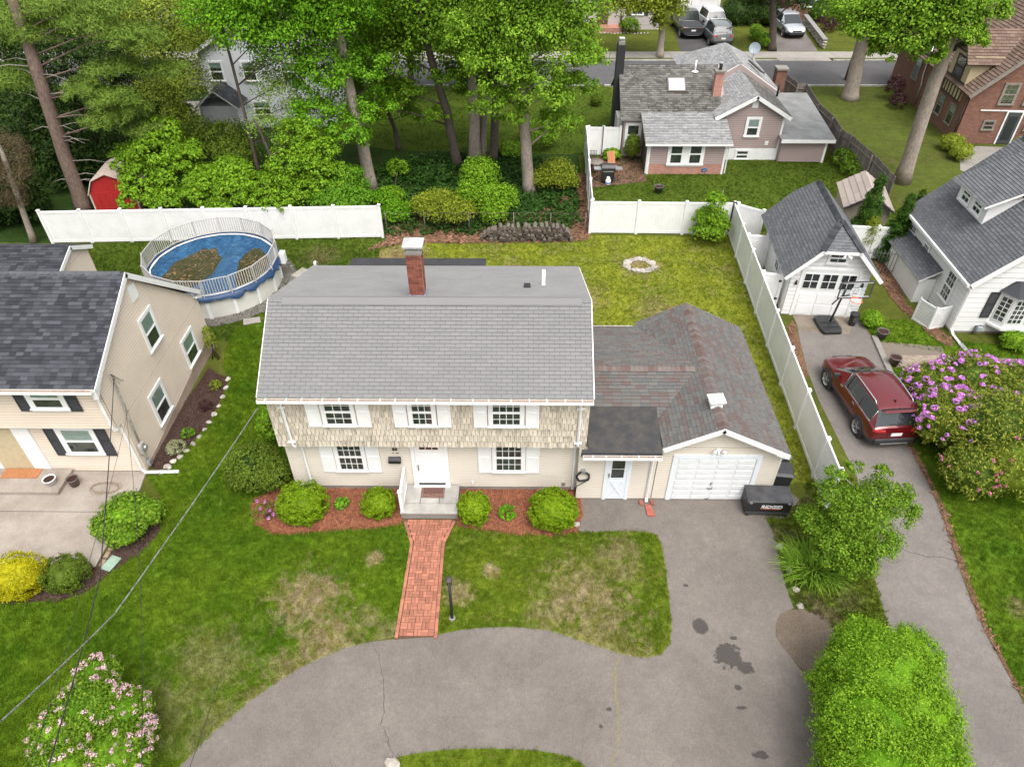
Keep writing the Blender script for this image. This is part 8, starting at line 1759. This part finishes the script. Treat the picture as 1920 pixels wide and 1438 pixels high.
shrub('variegated_shrub', 'small variegated shrub at the front of the tan house side bed', [blobz(330, 838, .25, .32, .22)], 900, .055, .035, leaf_mat('variegated_leaf', (0.16, 0.216, 0.08), (0.336, 0.352, 0.192), (0.44, 0.44, 0.288)), core=False)
shrub('climbing_plant', 'pale climbing plant up the foundation at the back of the tan house', [(-12.45, 22.6, .9, .18, .3, .7)], 900, .07, .05, LF_ygreen, core=False)
shrub('small_shrub', 'low green bush at the corner beside the white garage and dark pots', [blobz(1635, 598, .35, .42, .32)], 2200, .08, .05, LF_bright)
shrub('small_shrub', 'green bush in front of the white house at the right edge', [blobz(1905, 640, .35, .55, .35)], 2600, .08, .05, LF_bright)
# --- shrubs in the middle distance
shrub('woodland_shrub', 'yellow green feathery shrub left of the log pile', [blobz(825, 385, 1.1, 1.15, .75), blobz(860, 395, .9, .9, .6), blobz(795, 385, .9, .7, .6)], 9000, .11, .06, LF_ygreen, core=False, clump=.2, shell=.5)
shrub('woodland_shrub', 'bright green bushy sapling behind the middle of the log pile', [blobz(900, 330, 1.8, 1.0, 1.0), blobz(895, 365, 1.2, 1.1, .9), blobz(935, 375, 1.0, 1.0, .8), blobz(925, 400, .7, .7, .6)], 13000, .12, .08, LF_bright, core=False, clump=.2, shell=.5)
shrub('woodland_shrub', 'yellow green shrub under the trees near the white fence corner', [blobz(1045, 325, 1.0, 1.0, .8), blobz(1020, 335, .8, .7, .6), blobz(1065, 340, .7, .6, .5)], 6500, .11, .07, LF_ygreen, core=False, clump=.2, shell=.5)
shrub('woodland_shrub', 'small green sapling left of the tall trunks in the ivy', [blobz(745, 315, .7, .6, .5), blobz(730, 370, .5, .8, .5)], 3500, .12, .08, LF_bright, core=False)
shrub('woodland_shrub', 'dense green undergrowth at the right end of the pool fence', [blobz(745, 395, .5, .9, .5), blobz(720, 380, .7, .7, .6)], 5000, .12, .07, LF_maple, core=False)
shrub('woodland_shrub', 'loose green bush behind the bright sapling near the rightmost big trunk', [blobz(1010, 250, .8, 1.2, .7), blobz(960, 280, .5, .8, .4)], 5000, .13, .08, LF_oak, core=False)
ft_ = G(1335, 445, 0)
tree('yard_tree', 'small bright green tree in front of the white fence beside the fence corner', 'tree', (ft_[0], ft_[1]-.1, 0), [(ft_[0], ft_[1]-.05, 1.2), (ft_[0]+.1, ft_[1], 2.6)], .05, .02, [blobz(1335, 405, 1.4, .75, .4), blobz(1342, 375, 2.5, .5, .35), blobz(1328, 430, .8, .85, .4), blobz(1350, 420, 1.1, .5, .4), blobz(1312, 412, 1.3, .4, .3)], 7000, .12, .08, LF_bright, M_bark, limbs=5, clump=.22)
def cone(px0, py0, h, r, lab, mat, n=9000, y_=None):
    x, y, _ = G(px0, py0, 0); bl = [(x, y, h*(.12+.2*i), r*(1-.17*i), r*(1-.17*i), h*.17) for i in range(5)]
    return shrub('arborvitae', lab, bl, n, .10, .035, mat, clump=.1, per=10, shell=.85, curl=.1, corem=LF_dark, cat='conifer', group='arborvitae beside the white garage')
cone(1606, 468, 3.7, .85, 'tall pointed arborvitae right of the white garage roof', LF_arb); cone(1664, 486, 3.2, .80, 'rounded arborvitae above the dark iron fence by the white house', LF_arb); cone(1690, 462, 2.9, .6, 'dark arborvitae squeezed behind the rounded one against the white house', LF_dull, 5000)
shrub('small_shrub', 'loose shrub with white blooms between the two tall arborvitae', [blobz(1632, 440, 1.2, .4, .9)], 2600, .08, .04, LF_ygreen, core=False)
shrub('small_shrub', 'round clipped evergreen in the lawn left of the black chimney', [blobz(1118, 187, .45, .42, .42)], 2500, .08, .05, LF_dull)
shrub('small_shrub', 'oval evergreen bush beside the left window of the mauve house', [blobz(1186, 276, .9, .45, .8)], 2500, .09, .05, LF_dull)
shrub('small_shrub', 'broad leafed plants behind the gas grill', [blobz(1147, 290, .3, .55, .3)], 900, .2, .13, LF_bright, core=False)
shrub('small_shrub', 'leafy plants along the stockade fence nearest the flat roof', [blobz(1555, 255, .4, .6, .4), blobz(1560, 240, .4, .5, .4)], 1800, .18, .11, LF_bright, core=False)
shrub('small_shrub', 'green bush at the right corner of the mauve lawn below the stockade fence', [blobz(1585, 295, .5, .8, .5), blobz(1610, 300, .6, .7, .6), blobz(1600, 315, .4, .7, .4)], 3500, .12, .07, LF_lilac, core=False)
shrub('small_shrub', 'yellow green mounded shrub at the corner of the brick house', [blobz(1785, 268, .5, .7, .5), blobz(1803, 285, .5, .65, .5)], 4500, .1, .05, LF_ygreen, corem=LF_olive)
shrub('small_shrub', 'purple leafed shrub against the side of the brick house', [blobz(1678, 165, .9, .6, .9), blobz(1685, 190, .5, .6, .5)], 3000, .11, .06, LF_purp, core=False)
shrub('small_shrub', 'yellow green shrub right of the brick house door at the right edge', [blobz(1915, 275, .5, .6, .5)], 2500, .1, .05, LF_ygreen)
shrub('small_shrub', 'green shrub before the first window of the far pinkish house', [blobz(1180, 48, .6, .9, .6)], 1500, .16, .1, LF_lilac, core=False)
shrub('small_shrub', 'leafy weeds between the fence panels beside the white garage', [blobz(1415, 408, .6, .5, .6)], 1500, .1, .05, LF_lilac, core=False)
shrub('hedge', 'narrow green hedge left of the far silver car', [(21.6, 66.6, .6, .5, .9, .6), (21.3, 69, .6, .5, 1.5, .6)], 5000, .12, .07, LF_oak, cat='hedge')
shrub('dark_shrub', 'dark bushes up the slope left of the far silver car', [bloby(1385, 28, 75, 1.8), bloby(1420, 15, 78, 2.0), bloby(1440, 30, 74, 1.2)], 9000, .16, .09, LF_dark, corem=LF_dark)
shrub('dark_shrub', 'dark evergreen mass behind the far stone wall', [bloby(1540, 25, 77, 2.6), bloby(1575, 10, 80, 3), bloby(1500, 5, 82, 2.4)], 10000, .18, .1, LF_dark, corem=LF_dark)
shrub('purple_shrub', 'low purple shrubs behind the far stone wall', [bloby(1545, 52, 72, 1.0), bloby(1570, 48, 73, .9)], 3000, .13, .07, LF_purp, core=False)

# --- trees behind the pool fence
tree('maple_tree', 'bright green broad young tree beside the red shed behind the fence', 'tree', (-20.3, 34.6, 0), [(-20.1, 34.8, 1.6), (-19.8, 35, 3.6)], .10, .05,
     [bloby(290, 290, 35.5, 1.5, 1.1), bloby(330, 335, 35.0, 1.4, 1.0), bloby(265, 345, 34.6, 1.2, .9), bloby(300, 250, 36.2, 1.1, .8), bloby(250, 300, 35.6, 1.1, .9), bloby(310, 375, 34.0, 1.1, .7), bloby(345, 290, 36, 1.1, .8), bloby(250, 375, 33.6, .8, .5)], 24000, .14, .09, LF_bright, M_barkdark, limbs=8, clump=.13, per=60)
tree('maple_tree', 'bright green low tree leaning over the fence left of the pool rail', 'tree', (-16.2, 34.2, 0), [(-16.1, 34.3, 1.2), (-15.9, 34.3, 2.6)], .08, .04,
     [bloby(395, 345, 34.4, 1.3, .9), bloby(430, 325, 35.2, 1.2, .8), bloby(370, 365, 33.9, .9, .6), bloby(440, 365, 33.8, 1.2, .8), bloby(410, 385, 33.2, .7, .5), bloby(480, 350, 34.4, 1.1, .8)], 17000, .14, .09, LF_bright, M_barkdark, limbs=6, clump=.13, per=60)
tree('maple_tree', 'bright light green tree with drooping branches over the middle of the pool fence', 'tree', (-12.6, 34.6, 0), [(-12.4, 34.6, 1.6), (-12.6, 34.5, 3.5), (-12.9, 34.3, 5.5)], .11, .05,
     [bloby(545, 315, 34.8, 1.4, 1.0), bloby(590, 290, 35.4, 1.3, .9), bloby(520, 350, 34.2, 1.2, .8), bloby(570, 365, 33.9, 1.2, .8), bloby(560, 255, 36, 1.1, .9), bloby(500, 375, 33.2, .8, .5), bloby(530, 385, 32.9, .6, .45), bloby(610, 330, 34.8, 1.1, .9)], 22000, .13, .085, LF_bright, M_barkdark, limbs=8, clump=.13, per=60)
tree('understory_tree', 'layered bright green low tree at the foot of the leaning grey trunk', 'tree', (-10.3, 35.4, 0), [(-10.2, 35.4, 1.4), (-10.1, 35.3, 2.6)], .07, .03,
     [bloby(640, 340, 35.2, 1.4, .7), bloby(610, 370, 34.2, 1.2, .6), bloby(660, 365, 34.6, 1.2, .6), bloby(640, 385, 33.8, 1.0, .4)], 14000, .12, .08, leaf_mat('fresh_leaf', (0.0624, 0.17, 0.00864), (0.104, 0.24, 0.013), (0.156, 0.3, 0.0202)), M_barkdark, limbs=4, flat=.35)
tree('locust_tree', 'slender pale green tree in front of the pale grey sided house', 'tree', (-14.6, 37.5, 0), [(-14.6, 37.6, 3), (-14.7, 37.8, 7), (-14.9, 38, 11)], .12, .05,
     [bloby(520, 170, 38.2, 1.3), bloby(500, 230, 37.5, 1.1), bloby(540, 110, 38.6, 1.4), bloby(560, 200, 38, .9), bloby(490, 130, 39, 1.0), bloby(540, 260, 37.2, 1.0), bloby(500, 70, 39, 1.4), bloby(590, 240, 37.5, .8)], 10000, .12, .075, leaf_mat('pale_leaf', (0.115, 0.196, 0.0288), (0.185, 0.288, 0.048), (0.3, 0.415, 0.0864)), M_barkdark, limbs=8, clump=.26, shell=.3)
tree('dark_shrub_tree', 'dark olive broad shrub behind the bright trees at the left', 'tree', (-17.2, 40, 0), [(-17.2, 40, 1), (-17.2, 40, 2.5)], .1, .05,
     [bloby(395, 275, 39.5, 1.7, 1.1), bloby(440, 290, 38.8, 1.4, 1.0), bloby(370, 250, 40.5, 1.3, 1), bloby(430, 255, 40.5, 1.2, .9)], 13000, .13, .07, LF_dull, M_barkdark, limbs=3)
# --- tall trees of the wood behind the yard
def up_(px, py, Y): g_ = GY(px, py, Y); return (g_[0], Y, g_[2])
b1 = G(697, 358); 
tree('tall_tree', 'tall leaning grey trunk with a dense dark green crown behind the fence end', 'tree', b1, [up_(672, 230, 38), up_(655, 165, 38), up_(635, 60, 38.3), up_(620, -60, 38.6)], .36, .18,
     [bloby(450, 50, 38, 2.0), bloby(540, 60, 38.5, 2.4), bloby(610, 130, 38.2, 1.8), bloby(600, 220, 37.4, 1.6), bloby(650, 250, 37.2, 1.3), bloby(590, 150, 38.5, 1.2), bloby(420, 20, 39, 2.2), bloby(640, 30, 38.5, 2.3), bloby(700, 200, 38.4, 1.3), bloby(590, 40, 40, 2.6), bloby(500, -60, 39, 3.2), bloby(620, -80, 39, 3.2), bloby(690, 120, 38.4, 1.3)], 78000, .145, .09, LF_maple, M_bark, limbs=12, clump=.15, per=80)
b2_ = G(858, 312)
tree('tall_tree', 'tall dark leaning trunk with vine scar left of the twin trunks', 'tree', b2_, [up_(838, 210, 41.6), up_(822, 160, 41.6), up_(795, 60, 42), up_(775, -60, 42)], .28, .16,
     [bloby(800, 60, 42, 2.4), bloby(730, 110, 42.5, 2.0), bloby(760, 180, 42, 1.2), bloby(840, 150, 41.5, 1.1), bloby(700, 40, 42.5, 2.3), bloby(780, -40, 42.5, 3), bloby(700, 210, 42, 1.0), bloby(820, 215, 41.5, .7), bloby(730, 170, 42.3, 1.2)], 20000, .18, .12, LF_far, M_barkdark, limbs=8)
b3 = G(890, 303)
tree('tall_tree', 'left one of the twin pale grey trunks standing in the ivy', 'tree', b3, [up_(888, 180, 42.2), up_(880, 100, 42.3), up_(868, 40, 42.5), up_(850, -60, 42.8)], .35, .2,
     [bloby(880, 40, 42.5, 2.4), bloby(900, 110, 43, 1.6), bloby(840, 20, 43, 2.4), bloby(900, -50, 43, 3.0), bloby(860, 100, 43.5, 1.5)], 18000, .18, .12, LF_oak, M_bark, limbs=5)
b4 = G(905, 296)
tree('tall_tree', 'right one of the twin pale grey trunks standing in the ivy', 'tree', b4, [up_(906, 200, 43.2), up_(912, 110, 43.3), up_(905, 20, 43.5)], .25, .15, [bloby(930, 60, 44, 2.0), bloby(890, 150, 44, 1.4)], 9000, .18, .12, LF_far, M_bark, limbs=2)
b5 = G(925, 302)
tree('tall_tree', 'ivy wrapped dark trunk just right of the twin trunks', 'tree', b5, [up_(928, 220, 42.6), up_(930, 150, 43), up_(935, 60, 43.5), up_(940, -40, 43.5)], .26, .16, [bloby(945, 90, 43.5, 1.9), bloby(960, 140, 43.5, 1.1), bloby(930, 20, 44, 2.2)], 10000, .18, .12, LF_far, M_barkdark, limbs=3)
b6 = G(992, 362)
tree('tall_tree', 'rightmost tall straight grey trunk with a big light green crown', 'tree', b6, [up_(984, 250, 37.9), up_(978, 150, 37.9), up_(975, 50, 38), up_(972, -80, 38)], .34, .18,
     [bloby(1000, 60, 37.2, 2.1), bloby(935, 115, 37, 1.9), bloby(1060, 90, 37.6, 1.9), bloby(1015, 165, 37, 1.7), bloby(1075, 170, 38, 1.3), bloby(920, 190, 37, 1.2), bloby(1040, 235, 37.8, 1.1), bloby(960, 20, 38, 2.4), bloby(1055, 15, 38, 2.2), bloby(905, 60, 38, 1.9), bloby(1000, -60, 38, 3.4), bloby(1060, 230, 38.5, 1.0), bloby(960, 215, 37.2, .9), bloby(1100, 110, 38.5, 1.1)], 82000, .145, .08, LF_oak, M_bark, limbs=12, clump=.14, per=80)
b7 = G(748, 280)
tree('multi_stem_tree', 'small dark many stemmed tree on the shaded lawn', 'tree', b7, [up_(740, 240, 44.2), up_(715, 180, 44.2), up_(700, 110, 44)], .17, .06, [bloby(700, 140, 44, 1.5), bloby(740, 180, 44.5, 1.2), bloby(690, 215, 43.5, .9), bloby(770, 215, 43.5, .8), bloby(650, 170, 44, 1.3), bloby(720, 60, 44.5, 2.0)], 12000, .16, .1, LF_far, M_barkdark, limbs=6)
for i, (px, Y, r, lab, mt) in enumerate([(560, 52, 3.3, 'dense green tree behind the pale house roof', LF_maple), (660, 54, 3.2, 'green tree by the far street behind the tall leaning trunk', LF_far), (760, 53.5, 3.0, 'green tree by the far street left of the twin trunks', LF_far), (860, 55, 3.0, 'green tree by the far street behind the twin trunks', LF_maple), (960, 55, 2.6, 'green tree by the far street behind the light green crown', LF_far), (470, 55, 3.4, 'green tree behind the pale grey house, left side', LF_maple)]):
    x = GY(px, 60, Y)[0]; z0 = GY(px, 60, Y)[2]
    tree('roadside_tree', lab, 'tree', (x, Y, 0), [(x+.2, Y, 4), (x, Y, 8)], .25, .12, [(x+dx*r, Y+dy*r, z0+dz*r, r*.6, r*.6, r*.5) for dx, dy, dz in ((0, 0, .2), (.7, .1, -.3), (-.7, .2, -.2), (.3, -.5, .5), (-.4, .4, .7), (.9, 0, .5), (-.9, -.1, .6), (.1, -.3, 1.1))], 12000, .2, .14, mt, M_barkdark, limbs=4)
# medium airy tree and pines at the left
tree('birch_tree', 'airy olive green tree between the pine and the pale house', 'tree', (-20.5, 42, 0), [(-20.3, 42, 3), (-20.1, 42, 6), (-20, 42, 9.5)], .2, .08,
     [bloby(310, 90, 42, 1.9), bloby(350, 150, 41.6, 1.7), bloby(290, 30, 42.5, 2.0), bloby(380, 60, 42.5, 1.8), bloby(300, 180, 41.8, 1.5), bloby(350, 10, 43, 2.0), bloby(340, 220, 41, 1.1), bloby(240, 20, 43, 1.8)], 34000, .12, .07, LF_olive, M_barkdark, limbs=10, clump=.25, shell=.3)
bp_ = G(160, 398)
ptree = tree('pine_tree', 'tall white pine with a bare leaning trunk at the left behind the fence', 'tree', bp_, [up_(120, 290, 35.6), up_(75, 150, 35.6), up_(45, 60, 35.8), up_(5, -50, 36)], .38, .22,
     [bloby(240, 65, 36, 1.5, .5), bloby(215, 185, 35, 1.3, .5), bloby(270, 75, 36.5, 1.2, .45), bloby(165, 40, 36, 1.5, .5), bloby(195, 225, 34.6, 1.2, .45), bloby(155, 165, 35.3, 1.2, .45), bloby(210, 130, 36, 1.5, .5), bloby(60, 60, 36.5, 1.6, .6), bloby(110, 10, 36.5, 1.8, .6), bloby(20, 150, 36.5, 1.5, .6), bloby(270, 240, 36, 1.2, .4), bloby(240, 200, 36.2, 1.3, .4), bloby(200, 5, 37, 1.7, .5), bloby(20, 30, 37, 1.8, .6), bloby(300, 130, 37, 1.4, .4)], 80000, .22, .022, LF_pine, M_barkred, limbs=15, limbr=.05, per=60, clump=.17, flat=.55, shell=.2, curl=.05)
bark_mat('dead_limb', (.16, .14, .12), (.36, .33, .30)); tp = [Vector(bp_), Vector(up_(120, 290, 35.6)), Vector(up_(75, 150, 35.6)), Vector(up_(45, 60, 35.8))]
for i in range(26):
    t = RND.uniform(.5, 3); k = min(2, int(t)); p = tp[k].lerp(tp[k+1], t-k); a = RND.uniform(-1.1, .9) if i % 3 else RND.uniform(2.4, 3.8); d = Vector((cos(a), sin(a)*.6, RND.uniform(-.05, .25))); l = RND.uniform(1, 2.6)
    MB().tube([p, p+d*l*.5+Vector((0, 0, .1)), p+d*l+Vector((0, 0, -.1))], [.032, .02, .008], 5).build('bare_limb', MC['dead_limb'], ptree)

bs = G(68, 452)
tree('dying_spruce', 'thin brown needled spruce at the left edge in front of the fence end', 'tree', (bs[0], bs[1]-.2, 0), [up_(30, 360, 32), up_(5, 290, 32), up_(-40, 200, 32)], .15, .08, [bloby(20, 330, 32.2, 1.0, .9), bloby(5, 290, 32.6, 1.2, 1.0), bloby(30, 370, 32.1, .7, .6), bloby(-30, 320, 32, 1.2, 1)], 14000, .16, .022, LF_spr, M_bark, limbs=4, per=60, flat=1.0)
for (px, py, Y, r, lab) in ((60, 250, 41, 2.6, 'dark evergreen behind the pine trunk'), (150, 300, 39.5, 2.2, 'dark evergreen between the pine trunk and the red shed'), (20, 380, 34.5, 1.7, 'dark leafy undergrowth at the left end of the fence'), (120, 120, 45, 3.4, 'dark evergreen deep behind the pine crown'), (20, 120, 44, 3.2, 'dark evergreen at the left edge behind the pine'), (250, 150, 46, 3.2, 'dark evergreen behind the airy olive tree'), (315, 250, 43, 1.6, 'dark evergreen left of the pale grey house'), (230, 20, 52, 4, 'dark evergreen at the top edge behind the pine tips'), (30, 20, 52, 4, 'dark evergreen in the upper left corner')):
    c = bloby(px, py, Y, r); tree('dark_evergreen', lab, 'tree', (c[0], Y+.3, 0), [(c[0], Y, c[2]*.6), (c[0], Y, c[2]+r*.6)], .22, .08, [(c[0]+dx*r, c[1]+dy*r, max(.6, c[2]+dz*r), r*.62, r*.62, r*.5) for dx, dy, dz in ((0, 0, 0), (.6, 0, -.4), (-.6, 0, -.3), (0, -.4, .4), (.5, .2, .6), (-.6, .2, .6), (0, 0, -.9), (.7, -.2, .1), (-.3, -.4, -.7))], 8000, .22, .11, LF_dark, M_barkdark, limbs=4)
# --- upper right trees
b8 = G(1690, 342)
tree('oak_tree', 'big leaning grey oak with bright crown in front of the brick house', 'tree', b8, [up_(1740, 190, 39.3), up_(1775, 90, 39.1), up_(1805, 10, 39), up_(1825, -60, 39)], .40, .23,
     [bloby(1650, 40, 39.6, 1.9), bloby(1710, 60, 38.6, 1.7), bloby(1770, 25, 38.4, 1.9), bloby(1600, 15, 40.5, 1.3), bloby(1690, 95, 38.6, 1.0), bloby(1822, 75, 38.8, .9), bloby(1625, 65, 39.6, 1.0), bloby(1850, 25, 38.6, 1.1), bloby(1740, 100, 38.2, .8), bloby(1700, 0, 39.5, 2.2), bloby(1780, -50, 39, 2.6), bloby(1800, 55, 38.4, 1.0), bloby(1655, 95, 39.3, .8)], 56000, .14, .09, LF_oak, M_bark, limbs=11, clump=.15, per=80)
b9 = G(1592, 186)
tree('oak_tree', 'thick pale grey trunk by the street left of the brick house', 'tree', b9, [up_(1605, 130, 53.7), up_(1622, 60, 53.7), up_(1640, -20, 53.7)], .55, .36, [bloby(1640, 20, 53, 2.2), bloby(1600, 0, 54, 2.4), bloby(1680, 10, 53, 2.2), bloby(1640, -60, 54, 3.4)], 14000, .2, .14, LF_oak, M_bark, limbs=4)
b10 = G(1237, 108)
tree('street_tree', 'street tree with pale leaves in the verge across the street', 'tree', b10, [up_(1241, 60, 64.3), up_(1240, 10, 64.3), up_(1238, -40, 64.3)], .30, .18, [bloby(1215, 12, 63.6, 1.9), bloby(1255, 15, 63.8, 1.6), bloby(1180, 8, 64, 1.7), bloby(1240, 42, 63.6, .9), bloby(1240, -30, 64, 2.6), bloby(1150, 0, 65, 1.4)], 15000, .2, .12, LF_ygreen, M_bark, limbs=5, clump=.24, shell=.3)
b11 = G(1447, 95)
tree('street_tree', 'dark street tree with ivy left of the far silver car', 'tree', b11, [up_(1450, 50, 66), up_(1448, 0, 66), up_(1446, -50, 66)], .34, .22, [bloby(1450, -30, 66, 2.2), bloby(1420, 0, 67, 1.4), bloby(1500, 5, 66, 1.1)], 7000, .18, .11, LF_dark, M_barkdark, limbs=3, shell=.3)
for i, (px, py, Y, r, lab) in enumerate(((1150, -20, 84, 3.5, 'green tree behind the far pinkish house'), (1420, -20, 86, 4, 'dark tree at the top edge above the far lawn'), (1560, -20, 84, 4, 'dark tree at the top edge above the stone wall'), (1880, -5, 62, 3, 'leafy tree above the brick house roof at the right edge'), (1000, -30, 80, 4, 'green tree across the street above the middle'), (820, -20, 78, 4, 'green tree across the street left of the middle'), (600, -20, 78, 4.5, 'green tree across the street above the pale house'), (350, -20, 76, 4.5, 'green tree across the street above the olive tree'), (100, -20, 76, 4.5, 'green tree across the street at the upper left'))):
    c = bloby(px, py, Y, r); tree('far_tree', lab, 'tree', (c[0], Y, 0), [(c[0], Y, 3), (c[0], Y, 6)], .25, .12, [(c[0]+dx*r, Y+dy*r, max(2, c[2]+dz*r), r*.6, r*.6, r*.5) for dx, dy, dz in ((0, 0, 0), (.7, 0, -.3), (-.7, 0, -.2), (0, -.3, .5), (.6, .2, .6), (-.6, .2, .7), (0, 0, 1.0))], 5500, .30, .2, LF_far if i % 2 else LF_maple, M_barkdark, limbs=3)
fw = MB(); P_, N_ = blob_points([(x, 96+6*sin(x), 3.5, 7, 5, 5) for x in range(-90, 100, 9)], 16000, .2, 40)
tag(leaf_obj('far_woodland', P_, N_, .5, .32, LF_far, None), 'far off woodland beyond the last houses', 'woodland', kind='stuff')
